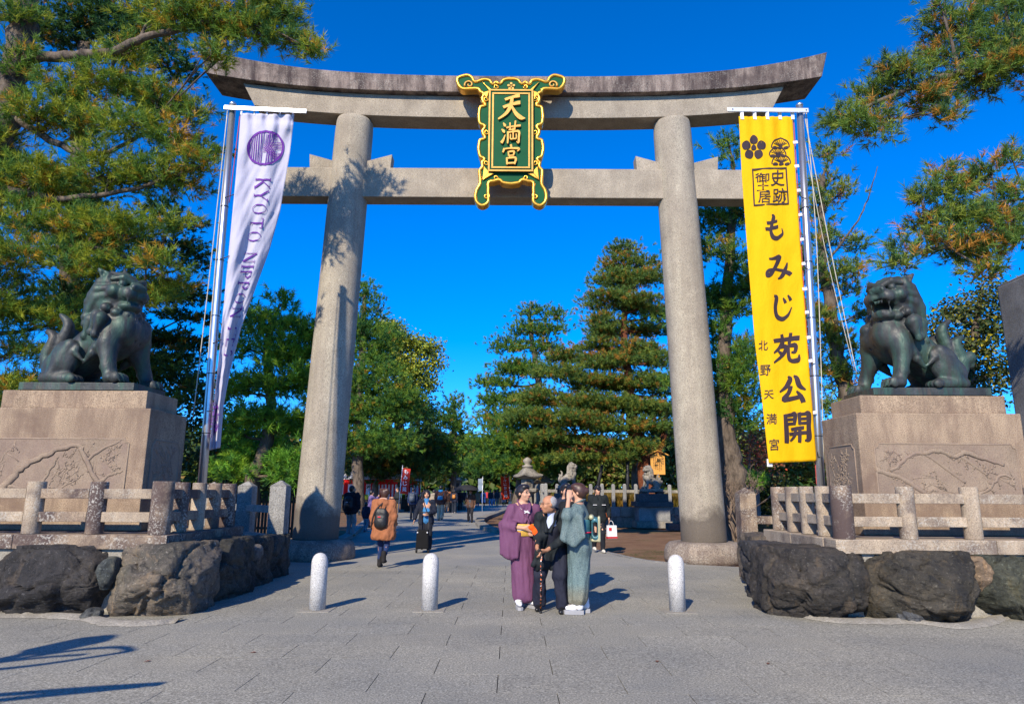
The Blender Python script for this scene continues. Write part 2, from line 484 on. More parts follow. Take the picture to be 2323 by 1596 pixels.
M['dirt'] = m_dirt()
def m_leaf(name, transl=0.40, rough=0.55):
    t = NT(name)
    a = t.n('ShaderNodeAttribute', attribute_name='tint')
    t.l(a.outputs['Color'], t.b.inputs['Base Color'])
    t.b.inputs['Roughness'].default_value = rough; t.b.inputs['Specular IOR Level'].default_value = 0.25
    tr = t.n('ShaderNodeBsdfTranslucent'); t.l(a.outputs['Color'], tr.inputs['Color'])
    mx = t.n('ShaderNodeMixShader'); mx.inputs[0].default_value = transl
    t.l(t.b.outputs[0], mx.inputs[1]); t.l(tr.outputs[0], mx.inputs[2]); t.l(mx.outputs[0], t.out.inputs['Surface'])
    return t.m
M['needle'] = m_leaf('pine_needles')
M['leaf'] = m_leaf('broad_leaves', 0.25, 0.45)
def m_bark(name, c1, c2, scale=7):
    t = NT(name)
    col = t.ramp(t.noise(scale, 6, 0.7, co=t.coord((1, 1, 0.35)), dist=0.4), [(0.35, c1), (0.62, c2)])
    t.bump(t.noise(scale * 1.6, 6, 0.7, co=t.coord((1, 1, 0.35))), 0.9, 0.05)
    return t.fin(col, 0.9, 0, 0.15)
M['bark'] = m_bark('grey_pine_bark', (0.045, 0.036, 0.030), (0.17, 0.135, 0.105))
M['bark_red'] = m_bark('red_pine_bark', (0.10, 0.032, 0.018), (0.25, 0.085, 0.040))
M['bark_pale'] = m_bark('pale_bark', (0.11, 0.10, 0.085), (0.26, 0.235, 0.20))
M['twig'] = m_plain('dry_twig', (0.17, 0.125, 0.095), 0.9)
M['steel'] = m_plain('brushed_steel', (0.60, 0.61, 0.63), 0.33, 0.9, var=0.06)
M['alu'] = m_plain('white_metal_bar', (0.70, 0.72, 0.76), 0.4, 0.4, var=0.03)
M['dark_metal'] = m_plain('dark_metal', (0.03, 0.03, 0.032), 0.5, 0.4)
M['rope'] = m_plain('pale_rope', (0.48, 0.44, 0.36), 0.9)
M['rope_red'] = m_plain('red_cord', (0.45, 0.06, 0.05), 0.8)
M['gold'] = m_plain('gold_leaf', (0.88, 0.44, 0.055), 0.30, 0.75, var=0.12, scale=5, bump=0.08, bscale=30, spec=0.5)
M['gold_flat'] = m_plain('matt_gold', (0.50, 0.27, 0.06), 0.5, 0.35, var=0.15, bump=0.15, bscale=60)
M['green_lacquer'] = m_plain('green_lacquer', (0.003, 0.075, 0.028), 0.6, 0, var=0.12, scale=3, spec=0.12)
M['wood_orange'] = m_plain('new_cedar_board', (0.62, 0.30, 0.06), 0.6, var=0.1)
M['wood_grey'] = m_stone('grey_weathered_boards', (0.24, 0.23, 0.21), (0.10, 0.09, 0.085), speck=0.2, streak=0.8, patch=0.3, bump=0.3, zs=0.05)
M['wood_dark'] = m_plain('dark_wood', (0.05, 0.04, 0.032), 0.85, var=0.3, bump=0.4)
def m_cloth(name, c, var=0.06, weave=300, rough=0.8, sheen=0.0, transl=0.0):
    t = NT(name)
    col = t.ramp(t.noise(2.5, 4), [(0.3, mul(c, 1 - var)), (0.7, mul(c, 1 + var))])
    t.bump(t.noise(7, 4, 0.6, co=t.coord((1, 1, .45)), dist=.4), 0.45, 0.035); t.bump(t.noise(weave, 1), 0.12, 0.004)
    m = t.fin(col, rough, 0, 0.2)
    if transl:
        tr = t.n('ShaderNodeBsdfTranslucent'); t.l(col, tr.inputs['Color'])
        mx = t.n('ShaderNodeMixShader'); mx.inputs[0].default_value = transl
        t.l(t.b.outputs[0], mx.inputs[1]); t.l(tr.outputs[0], mx.inputs[2]); t.l(mx.outputs[0], t.out.inputs['Surface'])
    return m
_cl = {}
def cloth(c, **kw):
    key = (tuple(c), tuple(sorted(kw.items())))
    if key not in _cl: _cl[key] = m_cloth('cloth', c, **kw)
    return _cl[key]
M['banner_white'] = m_cloth('white_banner_cloth', (0.56, 0.545, 0.65), 0.03, transl=0.2)
M['banner_yellow'] = m_cloth('yellow_banner_cloth', (0.80, 0.45, 0.003), 0.03, transl=0.12)
M['ink'] = m_plain('dark_ink', (0.035, 0.022, 0.03), 0.8, var=0.05)
M['ink_purple'] = m_plain('purple_ink', (0.13, 0.030, 0.27), 0.8, var=0.05)
M['skin'] = m_plain('skin', (0.52, 0.29, 0.19), 0.55, var=0.05, scale=9)
M['skin_old'] = m_plain('weathered_skin', (0.42, 0.20, 0.11), 0.55, var=0.12, scale=14)
M['black_hair'] = m_plain('black_hair', (0.014, 0.011, 0.012), 0.4, var=0.3, scale=30, spec=0.5)
M['brown_hair'] = m_plain('brown_hair', (0.055, 0.024, 0.016), 0.45, var=0.3, scale=30, spec=0.5)
M['grey_hair'] = m_plain('grey_hair', (0.30, 0.29, 0.29), 0.7, var=0.2, scale=40)
M['white_cloth'] = cloth((0.72, 0.72, 0.74))
M['lip'] = m_plain('lip', (0.38, 0.10, 0.08), 0.5)
M['eye'] = m_plain('dark_eye', (0.02, 0.015, 0.012), 0.3)
# ================================================================== GROUND
def sheet(name, poly, z, mat, kind='structure', sub=0):
    me = bpy.data.meshes.new(name)
    me.from_pydata([(x, y, z) for x, y in poly], [], [tuple(range(len(poly)))])
    bm = bmesh.new(); bm.from_mesh(me)
    bmesh.ops.recalc_face_normals(bm, faces=bm.faces)
    for f in bm.faces:
        if f.normal.z < 0: f.normal_flip()
    bm.to_mesh(me); bm.free()
    o = obj(name, me, mat); o['kind'] = kind
    return o
rnd = random.Random(11)
sheet('ground', [(-900, -60), (900, -60), (900, 1800), (-900, 1800)], -0.05, M['dirt'])
plaza = sheet('plaza', [(-14, -8), (14, -8), (14, 8.6), (4.9, 8.9), (4.9, 14.8), (-5.4, 14.8), (-5.4, 8.9), (-14, 8.6)], -0.03, M['joint'])
SW, SD = 1.0, 0.54
sb = MB().box((0, 0, -0.025), (SW - 0.007, SD - 0.0012, 0.05))
slab_me = sb.mesh('paving_slab', 0.0, 1)
slab_me.materials.append(M['paver'])
row0 = 14.8 - 27 * SD
near = MB()
for r in range(27):
    y = row0 + (r + 0.5) * SD
    off = -0.10 if r % 2 == 0 else 0.36
    for c in range(-13, 14):
        x = off + 0.5 + c * SW
        lim = 0.80 * y + 0.6
        if y > 9.3: lim = 5.2
        if abs(x) > 12.5 or (y > 9.3 and abs(x) > 4.9): continue
        if y > 4.9 and abs(x) < lim:
            o = obj('paving_slab', slab_me, None, plaza, (x, y, rnd.uniform(-0.0006, 0.0006)), (rnd.uniform(-1, 1) * 0.0004, rnd.uniform(-1, 1) * 0.0004, 0))
        else:
            near.box((x, y, -0.025), (SW - 0.010, SD - 0.004, 0.05))
near_o = near.build('outer_paving', M['paver'], plaza, fix=False); near_o['kind'] = 'stuff'
# the smoother path beyond the gate, bending to the left
RB = [(4.9, 14.81), (3.1, 15.9), (2.25, 18.5), (0.7, 23.5), (-0.75, 27.5), (-1.45, 33), (-1.55, 39), (-1.0, 48), (-0.4, 60), (0.5, 90)]
LB = [(-7.5, 120), (-8.6, 90), (-8.4, 60), (-8.0, 42), (-6.2, 29), (-5.1, 21), (-5.4, 14.81)]
RBs = [tuple(p)[:2] for p in spline([(x, y, 0) for x, y in RB], 6)]
LBs = [tuple(p)[:2] for p in spline([(x, y, 0) for x, y in LB], 6)]
path = sheet('path', RBs + [(1.0, 120)] + LBs, -0.004, M['path'])
def kerb_line(pts, w, h, name, seg=1.0, z0=-0.04, mat=None):
    """a row of single kerb stones along a line, each a part of the path"""
    L = 0.0; P = [Vector((x, y, 0)) for x, y in pts]
    cur = 0.0; marks = [P[0]]
    for a, b in zip(P[:-1], P[1:]):
        d = (b - a).length
        while cur + d >= seg:
            t = (seg - cur) / d; a = a.lerp(b, t); marks.append(a.copy()); d = (b - a).length; cur = 0.0
        cur += d
    for a, b in zip(marks[:-1], marks[1:]):
        m = (a + b) / 2; ang = math.atan2((b - a).y, (b - a).x)
        k = MB().box((0, 0, (h + z0) / 2), ((b - a).length - 0.008, w, h - z0)).build(name, mat or M['grey_stone'], path, 0.02)
        k.location = m; k.rotation_euler = (0, 0, ang)
kerb_line([p for p in RBs if 23 < p[1] < 62], 0.45, 0.14, 'kerb_stone', 1.2, mat=M['old_stone'])
kerb_line(list(reversed([p for p in LBs if 19 < p[1] < 60])), 0.3, 0.13, 'kerb_stone', 1.1)
# flat stone edging where the path meets the dirt on the right
ed = [Vector((x + 0.12, y, 0)) for x, y in RBs if 15.2 < y < 23]
em = MB()
for a, b in zip(ed[:-1], ed[1:]):
    m = (a + b) / 2
    em.box((m.x, m.y, -0.02), ((b - a).length - 0.006, 0.16, 0.05), math.atan2((b - a).y, (b - a).x))
eo = em.build('stone_edging', M['grey_stone'], path, fix=False)
# a few fallen leaves
lm = MB()
for (px, py) in ((965, 1329 * 1), (575, 1480), (335, 1500), (1490, 1500), (1742, 1505)):
    p = G(px, py)
    a = rnd.uniform(0, 6)
    lm.add([(p.x + 0.035 * math.cos(a + q) * (1, .5, 1, .5)[i], p.y + 0.035 * math.sin(a + q) * (1, .5, 1, .5)[i], 0.006 + 0.006 * (i % 2)) for i, q in enumerate((0, 1.57, 3.14, 4.71))], [(0, 1, 2, 3)])
lo = lm.build('fallen_leaves', m_plain('brown_leaf', (0.16, 0.06, 0.03)), fix=False); lo['kind'] = 'stuff'

# ================================================================== THE STONE GATE
torii = thing('torii_gate', 'tall granite torii gate with curved weathered cap beam and two leaning columns', 'gate', (0, 16.15, 0))
TY = 16.15
def tl(p): return Vector(p) - Vector((0, TY, 0))
cols = []
for sx, (bx, tx) in ((-1, (-4.47, -4.10)), (1, (4.42, 4.10))):
    b = Vector((bx, 0, 0.40)); t = Vector((tx, 0, 10.85))
    pts = [b.lerp(t, q) for q in (0, 0.004, 0.03, 0.2, 0.4, 0.6, 0.8, 0.97, 0.993, 1)]
    rr = [0.50, 0.515, 0.51, 0.505, 0.50, 0.49, 0.483, 0.475, 0.465, 0.45]
    MB().tube(pts, rr, 48).build('column', M['torii_col'], torii)
    MB().lathe([(0.88, -0.05), (0.915, 0.06), (0.90, 0.22), (0.865, 0.33), (0.79, 0.40), (0.68, 0.42)], (bx, 0, 0), 40).build('column_plinth', M['plinth'], torii)
def beam(L_bot, L_top, sec, curve, n=72):
    """sec: closed section (y, z, q) ; q = 0 low .. 1 high sets the slanting end"""
    V = []; F = []; k = len(sec)
    for i in range(n + 1):
        s = -1 + 2 * i / n
        for y, z, q in sec:
            V.append((s * (L_bot + (L_top - L_bot) * q), y, z + curve(s, q)))
    for i in range(n):
        for j in range(k):
            F.append((i * k + j, (i + 1) * k + j, (i + 1) * k + (j + 1) % k, i * k + (j + 1) % k))
    F.append(tuple(range(k))); F.append(tuple(n * k + j for j in range(k - 1, -1, -1)))
    m = MB(); m.add(V, F); return m
cv = lambda s, q: (0.50 + 0.24 * q) * abs(s) ** 3.2
z0 = D(1161, 209, 15.62).z; z1 = D(1161, 172, 15.55).z
XS = 7.95
kas = beam(7.86, 8.02, [(-0.52, z0, 0), (-0.58, z1, 1), (0.0, z1 + 0.12, 1), (0.58, z1, 1), (0.52, z0, 0)], cv)
kas.build('cap_beam', M['kasagi'], torii, 0.015)
zs = D(1161, 268, 15.85).z
shi = beam(6.62, 6.95, [(-0.31, zs, 0), (-0.34, z0 - 0.01, 1), (0.34, z0 - 0.01, 1), (0.31, zs, 0)], lambda s, q: 0.30 * abs(s) ** 3 if q == 0 else cv(s * 6.95 / 7.86, 0))
shi.build('under_beam', M['torii'], torii, 0.012)
zn0, zn1 = D(1161, 448, 15.9).z, D(1161, 382, 15.9).z
nk = MB().box((0.0, 0, (zn0 + zn1) / 2), (12.0, 0.5, zn1 - zn0))
nk.build('tie_beam', M['torii'], torii, 0.02)
for cx in (-4.125, 4.155):
    for sd in (-1, 1):
        x0 = cx + sd * 0.42; x1 = cx + sd * 1.02
        MB().prism([(x0, zn1 + 0.003), (x1, zn1 + 0.003), (x1 + sd * 0.03, zn1 + 0.40), (x0, zn1 + 0.22)], -0.17, 0.17).build('wedge', M['torii'], torii, 0.012)

# ---- gilded name plaque
PY = 15.25
plq = thing('name_plaque', 'green and gold carved name plaque hanging on the stone gate', 'plaque', (0, PY, 0))
CX = 707.0
def pc(cx, cy):
    """crop pixel of the plaque close-up -> (x, z)"""
    px = (1650 + cx / 2.66) * 0.60469; py = (230 + cy / 2.66) * 0.60469
    p = D(px, py, PY); return (p.x, p.z)
half = [(707, 170), (660, 173), (620, 190), (597, 222), (575, 204), (545, 206), (528, 226), (505, 190), (450, 176), (400, 186), (352, 202), (330, 162), (280, 134), (225, 142), (178, 160), (160, 195), (178, 250), (222, 290),
        (300, 290), (378, 290), (392, 318), (425, 335), (410, 375), (424, 425), (448, 440), (395, 452), (380, 510), (377, 575), (392, 635), (440, 655), (415, 690), (418, 735), (440, 768), (392, 782), (375, 850), (378, 915), (396, 965), (436, 982),
        (405, 1010), (412, 1052), (385, 1085), (384, 1130), (388, 1195), (384, 1235), (352, 1290), (342, 1365), (362, 1420), (410, 1452), (462, 1440), (496, 1400), (492, 1330), (494, 1270), (494, 1218), (540, 1210), (590, 1196), (618, 1222), (665, 1232), (707, 1236)]
out = [pc(*p) for p in half] + [pc(2 * CX - x, y) for x, y in reversed(half[1:-1])]
outs = [(p.x, p.y) for p in spline([(x, z, 0) for x, z in out] + [(out[0][0], out[0][1], 0)], 3)][:-1]
def inset(poly, d):
    n = len(poly); A = sum(poly[i][0] * poly[(i + 1) % n][1] - poly[(i + 1) % n][0] * poly[i][1] for i in range(n))
    sg = 1 if A > 0 else -1; r = []
    for i in range(n):
        a = Vector((*poly[i - 1], 0)); b = Vector((*poly[(i + 1) % n], 0)); t = (b - a).normalized()
        r.append((poly[i][0] - sg * t.y * d, poly[i][1] + sg * t.x * d))
    return r
MB().prism(outs, 0.0, 0.20).build('gilded_edge', M['gold'], plq)
MB().prism(inset(outs, 0.055), -0.012, 0.02).build('green_field', M['green_lacquer'], plq)
rim = [(x, -0.01, z) for x, z in inset(outs, 0.03)]
MB().tube(rim + [rim[0]], 0.042, 8, cap=False).build('gilded_rim', M['gold'], plq)
def rect(c0, c1, w, y0, y1, name, mat):
    (xa, za), (xb, zb) = pc(*c0), pc(*c1)
    m = MB()
    m.box(((xa + xb) / 2, (y0 + y1) / 2, za), (xb - xa + w, y1 - y0, w)); m.box(((xa + xb) / 2, (y0 + y1) / 2, zb), (xb - xa + w, y1 - y0, w))
    m.box((xa, (y0 + y1) / 2, (za + zb) / 2), (w, y1 - y0, za - zb - w)); m.box((xb, (y0 + y1) / 2, (za + zb) / 2), (w, y1 - y0, za - zb - w))
    return m.build(name, mat, plq, 0.006)
(xa, za), (xb, zb) = pc(492, 305), pc(922, 1115)
MB().box(((xa + xb) / 2, -0.055, (za + zb) / 2), (xb - xa, 0.07, za - zb)).build('board', M['green_lacquer'], plq, 0.01)
rect((499, 313), (921, 1113), 0.042, -0.115, -0.092, 'outer_frame', M['gold_flat'])
rect((532, 345), (889, 1081), 0.042, -0.110, -0.092, 'inner_frame', M['gold_flat'])
for sx in (-1, 1):                                                      # gilded corner gussets
    for (a, b, c) in (((492, 305), (420, 215), (520, 300)), ((492, 305), (420, 330), (470, 380)), ((492, 1115), (425, 1195), (540, 1130)), ((492, 1115), (425, 1195), (440, 1060))):
        q = [pc(CX + sx * (x - CX), y) for x, y in (a, b, c)]
        MB().prism(q, -0.06, -0.014).build('corner_gusset', M['gold'], plq, 0.012)
    sc = []
    for i in range(22):                                                 # scrolls in the wings and feet
        w = i * 0.36; rr = 50 - i * 2.0
        sc.append((300 + rr * math.cos(w + 2.6) * 0.95 - 8, 242 + rr * math.sin(w + 2.6) * 0.8))
    MB().tube([(pc(CX + sx * (x - CX), y)[0], -0.03, pc(CX + sx * (x - CX), y)[1]) for x, y in sc], lerps(0.03, 0.02, 22), 6).build('scroll', M['gold_flat'], plq)
    sc = []
    for i in range(16):
        w = i * 0.42; rr = 34 - i * 1.7
        sc.append((462 + rr * math.cos(w - 1.2), 1350 + rr * math.sin(w - 1.2)))
    MB().tube([(pc(CX + sx * (x - CX), y)[0], -0.03, pc(CX + sx * (x - CX), y)[1]) for x, y in sc], lerps(0.026, 0.018, 16), 6).build('scroll', M['gold'], plq)
    for (x, y) in ((560, 262), (460, 385), (465, 715), (462, 1020), (560, 1165)):
        sc = [(x + (24 - i) * math.cos(i * 0.5), y + (24 - i) * math.sin(i * 0.5)) for i in range(14)]
        MB().tube([(pc(CX + sx * (u - CX), v)[0], -0.03, pc(CX + sx * (u - CX), v)[1]) for u, v in sc], 0.018, 5).build('scroll', M['gold'], plq)
for i in range(6):
    w = math.pi / 2 + i * 2 * math.pi / 5
    x, y = (710, 262) if i == 5 else (710 + 27 * math.cos(w), 260 - 27 * math.sin(w))
    a, b = pc(x, y); r_ = 0.020 if i == 5 else 0.031
    MB().prism([(a + r_ * math.cos(q * 0.524), b + r_ * math.sin(q * 0.524)) for q in range(12)], -0.045, -0.010).build('crest_petal', M['gold_flat'], plq)

# ---- brush lettering: strokes in a unit square (x right, y up), each point with a width
GL = {
 '天': [[(.28, .80, .09), (.5, .88, .08), (.76, .95, .13)], [(.22, .50, .10), (.5, .60, .09), (.78, .67, .13)], [(.52, .86, .10), (.47, .55, .12), (.30, .25, .10), (.02, .03, .05)], [(.50, .54, .06), (.66, .25, .12), (.85, .08, .14), (1.0, .06, .03)]],
 '満': [[(.10, .90, .05), (.18, .80, .12), (.20, .76, .04)], [(.02, .62, .05), (.12, .54, .12), (.14, .48, .04)], [(.02, .06, .12), (.10, .16, .09), (.20, .38, .03)], [(.28, .70, .07), (.6, .76, .06), (.98, .80, .09)],
        [(.45, .90, .07), (.46, .60, .06)], [(.74, .98, .08), (.70, .62, .06)], [(.40, .60, .05), (.72, .62, .05)], [(.34, .50, .08), (.34, .25, .08), (.33, .02, .07)], [(.34, .48, .06), (.65, .52, .06), (.92, .52, .10), (.92, .25, .09), (.90, .05, .10), (.80, .07, .03)],
        [(.62, .66, .06), (.62, .2, .06)], [(.48, .38, .06), (.48, .2, .06), (.62, .2, .05), (.78, .22, .05), (.78, .40, .06)]],
 '宮': [[(.50, 1.0, .10), (.53, .86, .08)], [(.14, .80, .10), (.08, .64, .07)], [(.14, .80, .06), (.5, .84, .06), (.92, .82, .10), (.84, .68, .03)], [(.36, .66, .07), (.38, .46, .06)], [(.36, .65, .06), (.66, .67, .09), (.62, .46, .06)], [(.36, .46, .05), (.62, .47, .05)],
        [(.46, .46, .05), (.40, .34, .05)], [(.28, .32, .08), (.30, .02, .08)], [(.28, .31, .06), (.74, .34, .10), (.70, .04, .08)], [(.30, .06, .07), (.72, .08, .07)]],
 'も': [[(.34, 1.0, .05), (.42, .92, .13), (.32, .60, .12), (.28, .30, .12), (.42, .06, .14), (.68, .06, .12), (.90, .22, .08), (.86, .44, .03)], [(.10, .68, .10), (.35, .70, .09), (.58, .76, .08)], [(.02, .42, .10), (.3, .44, .10), (.62, .52, .10)]],
 'み': [[(.14, .86, .06), (.36, .88, .10), (.52, .93, .14), (.40, .60, .10), (.18, .22, .11), (.06, .16, .11), (.06, .34, .09), (.30, .42, .08), (.70, .34, .09), (.96, .22, .14)], [(.84, .66, .05), (.78, .44, .10), (.64, .14, .12), (.48, .02, .04)]],
 'じ': [[(.10, .98, .06), (.20, .88, .14), (.14, .50, .13), (.22, .16, .13), (.48, .03, .13), (.78, .16, .09), (.98, .48, .04)], [(.56, .86, .05), (.66, .72, .12)], [(.80, .98, .05), (.92, .82, .12)]],
 '苑': [[(.06, .78, .11), (.5, .82, .10), (.94, .86, .13)], [(.32, .96, .09), (.36, .68, .09)], [(.66, 1.0, .10), (.60, .68, .09)], [(.30, .66, .09), (.20, .50, .08), (.04, .36, .05)], [(.24, .54, .07), (.48, .56, .11), (.36, .28, .09), (.04, .02, .05)], [(.20, .40, .05), (.34, .28, .11)],
        [(.56, .56, .09), (.58, .20, .10), (.68, .06, .10), (.94, .08, .12), (.98, .26, .04)], [(.56, .58, .07), (.84, .60, .12), (.82, .38, .09), (.70, .36, .05)]],
 '公': [[(.34, .98, .06), (.40, .86, .14), (.26, .60, .12), (.02, .40, .05)], [(.56, 1.0, .06), (.66, .90, .13), (.76, .62, .14), (.98, .46, .05)], [(.42, .56, .13), (.34, .34, .11), (.16, .10, .14), (.45, .12, .12), (.84, .20, .11)], [(.66, .40, .05), (.80, .22, .12), (.90, .02, .14)]],
 '開': [[(.06, .92, .09), (.10, .5, .12), (.12, .03, .13)], [(.06, .90, .08), (.26, .93, .09), (.42, .94, .12), (.40, .62, .09)], [(.10, .77, .07), (.40, .78, .07)], [(.10, .62, .07), (.40, .63, .07)], [(.58, .96, .10), (.60, .62, .09)], [(.58, .93, .08), (.78, .95, .08), (.92, .94, .13), (.92, .5, .12), (.93, .10, .14), (.80, .04, .04)],
        [(.60, .78, .07), (.90, .79, .07)], [(.60, .63, .07), (.90, .64, .07)], [(.30, .44, .08), (.72, .48, .09)], [(.24, .28, .08), (.80, .31, .09)], [(.44, .46, .08), (.42, .24, .09), (.26, .05, .05)], [(.60, .48, .09), (.60, .25, .10), (.60, .02, .10)]],
}
FAT = 1.12
def stroke_quads(st, n=5):
    """outline of one stroke as left / right points"""
    P = spline([(a, b, w) for a, b, w in st], n)
    L = []; Rr = []
    for i, p in enumerate(P):
        t = P[min(i + 1, len(P) - 1)] - P[max(i - 1, 0)]
        t = Vector((t.x, t.y, 0)); t = t.normalized() if t.length > 1e-6 else Vector((1, 0, 0))
        nx, ny = -t.y, t.x; w = max(p.z, 0.01) / 2 * FAT
        ex = t * (w * 0.8 if i in (0, len(P) - 1) else 0) * (-1 if i == 0 else 1)
        L.append((p.x + nx * w * (0.8 if i in (0, len(P) - 1) else 1) + ex.x, p.y + ny * w * (0.8 if i in (0, len(P) - 1) else 1) + ex.y)); Rr.append((p.x - nx * w + ex.x * .6, p.y - ny * w + ex.y * .6))
    return L, Rr
def brush(name, ch, place, mat, parent, lift=0.0005, back=None):
    """place(a, b, k) -> 3-D point for glyph coordinates, k = stroke lift"""
    m = MB()
    for si, st in enumerate(GL[ch]):
        L, Rr = stroke_quads(st); n = len(L)
        V = []
        for i in range(n): V += [place(*L[i], si * lift), place(*Rr[i], si * lift)]
        F = [(2 * i, 2 * i + 1, 2 * i + 3, 2 * i + 2) for i in range(n - 1)]
        if back is not None:
            b = len(V)
            V += [Vector(v) + Vector((0, back, 0)) for v in V]
            F += [(2 * i, 2 * i + 2, b + 2 * i + 2, b + 2 * i) for i in range(n - 1)] + [(2 * i + 1, b + 2 * i + 1, b + 2 * i + 3, 2 * i + 3) for i in range(n - 1)]
            F += [(0, b, b + 1, 1), (2 * n - 2, 2 * n - 1, b + 2 * n - 1, b + 2 * n - 2)]
        m.add(V, F)
    return m.build(name, mat, parent, fix=back is not None)
for ch, (x0, y0, x1, y1) in (('天', (583, 362, 845, 616)), ('満', (615, 628, 800, 852)), ('宮', (615, 866, 800, 1060))):
    (xa, za), (xb, zb) = pc(x0, y0), pc(x1, y1)
    brush('character', ch, lambda a, b, k, xa=xa, za=za, xb=xb, zb=zb: Vector((xa + (xb - xa) * a, -0.145 - k * 4, zb + (za - zb) * b)), M['gold_flat'], plq, back=0.06)
# iron brackets that hold the plaque on the beams
for sx in (-1, 1):
    for zz in (zs + 0.3, zn0 + 0.3):
        MB().box((sx * 0.45, 0.33, zz), (0.06, 0.30, 0.06)).build('bracket', M['dark_metal'], plq)

# ================================================================== STATUE PLATFORMS WITH BOULDERS
def boulder_mesh(h, seed, n=22, e=0.42, amp=0.10, tilt=0.0):
    """a quarried rock: rounded block cut by flat fracture faces, then roughened and cracked"""
    bm = bmesh.new()
    bmesh.ops.create_cube(bm, size=2.0)
    bmesh.ops.subdivide_edges(bm, edges=bm.edges, cuts=n, use_grid_fill=True)
    off = Vector((seed * 7.3, seed * 3.1, seed * 5.7)); rr = random.Random(seed * 13 + 1)
    H = Vector(h)
    planes = []
    for i in range(16):
        nrm = Vector((rr.uniform(-1, 1), -rr.uniform(0.15, 1.0), rr.uniform(-0.75, 0.9))).normalized()
        sup = math.sqrt((nrm.x * h[0]) ** 2 + (nrm.y * h[1]) ** 2 + (nrm.z * h[2]) ** 2)
        planes.append((nrm, sup * rr.uniform(0.88, 1.05)))
    for v in bm.verts:
        c = v.co
        L = (abs(c.x) ** (2 / e) + abs(c.y) ** (2 / e) + abs(c.z) ** (2 / e)) ** (e / 2)
        d = c / max(L, 1e-6)
        p = Vector((d.x * h[0], d.y * h[1], d.z * h[2]))
        for nrm, dd in planes:
            q = p.dot(nrm) - dd
            if q > 0: p = p - nrm * q * 0.92
        a = mnoise.fractal(p * 1.1 + off, 1.0, 2.1, 3) * amp * 0.38
        b = mnoise.ridged_multi_fractal(p * 2.3 + off, 0.8, 2.1, 5, 1.0, 2.0) * amp * 0.22
        w = p * 1.5 + off + mnoise.noise_vector(p * 1.7 + off) * 0.35
        vd = mnoise.voronoi(w, distance_metric='DISTANCE', exponent=2.5)[0]
        crack = max(0.0, 1 - (vd[1] - vd[0]) / 0.09)
        cell = mnoise.cell(mnoise.voronoi(w)[1][0] * 3.7) * amp * 0.26
        f = mnoise.fractal(p * 7 + off, 0.6, 2.2, 4) * amp * 0.24
        nn = Vector((d.x / h[0], d.y / h[1], d.z / h[2])).normalized()
        v.co = p + nn * (a - b + cell + f - crack * amp * 0.55 + amp * 0.05) + Vector((tilt * p.z, 0, 0))
        if v.co.z > h[2] * 0.93: v.co.z = h[2] * 0.93 + (v.co.z - h[2] * 0.93) * 0.25
    me = bpy.data.meshes.new('boulder'); bm.to_mesh(me); bm.free()
    me.polygons.foreach_set('use_smooth', [True] * len(me.polygons))
    return me
def platform(side, label, rocks, x_in, x_out, rows):
    """side -1 left, +1 right"""
    pf = thing('statue_platform', label, 'platform', (side * 6.0, 9.6, 0))
    o = Vector((side * 6.0, 9.6, 0))
    for i, (px0, px1, py0, py1, Y, dep, colr, sd, tilt) in enumerate(rocks):
        a = D(px0, (py0 + py1) / 2, Y); b = D(px1, (py0 + py1) / 2, Y)
        zt = D((px0 + px1) / 2, py0, Y + 0.1).z + (0.10 if dep > 0.5 else 0.02); zb = max(-0.12, min(D((px0 + px1) / 2, py1, Y - 0.15).z, 0.4) - 0.10)
        h = (abs(b.x - a.x) / 2 * (1.05 if dep > .5 else 1), dep / 2, (zt - zb) / 2)
        ob = obj('boulder', boulder_mesh(h, sd, 29 if dep > 0.5 else 10, amp=0.105 if dep > 0.5 else 0.04, tilt=tilt, e=0.22 if dep > 0.5 else 0.7), M['boulder'], pf, Vector(((a.x + b.x) / 2, Y + dep / 2, (zt + zb) / 2)) - o)
        ob.color = (*colr, 1)
    m = MB(); y1 = 11.5
    xa, xb = sorted((x_in, x_out))
    m.box(((xa + xb) / 2 + side * 0.04, 10.4, 0.352), (abs(xb - xa) - 0.08, 2.76, 0.80))
    m.build('mortar_core', M['mortar'], pf, loc=-o)
    MB().box(((xa + xb) / 2 + side * 0.1, 10.3, 0.84), (abs(xb - xa) - 0.3, 2.3, 0.17)).build('floor_slab', M['fence_pale'] if side > 0 else M['fence'], pf, loc=-o)
    # kerb stones under the fence
    L = abs(xb - xa); k = 3; mat = M['fence'] if side < 0 else M['fence_pale']
    cuts = [0.0, 0.36, 0.70, 1.0]
    for a, b in zip(cuts[:-1], cuts[1:]):
        MB().box((x_in + side * L * (a + b) / 2, 9.14, 0.845), (L * (b - a) - 0.006, 0.36, 0.175)).build('kerb_stone', mat, pf, 0.012, loc=-o)
    for a, b in ((9.325, 10.4), (10.4, 11.5)):
        MB().box((x_in + side * 0.18, (a + b) / 2, 0.842), (0.36, b - a - 0.006, 0.175)).build('kerb_stone', mat, pf, 0.012, loc=-o)
    return pf
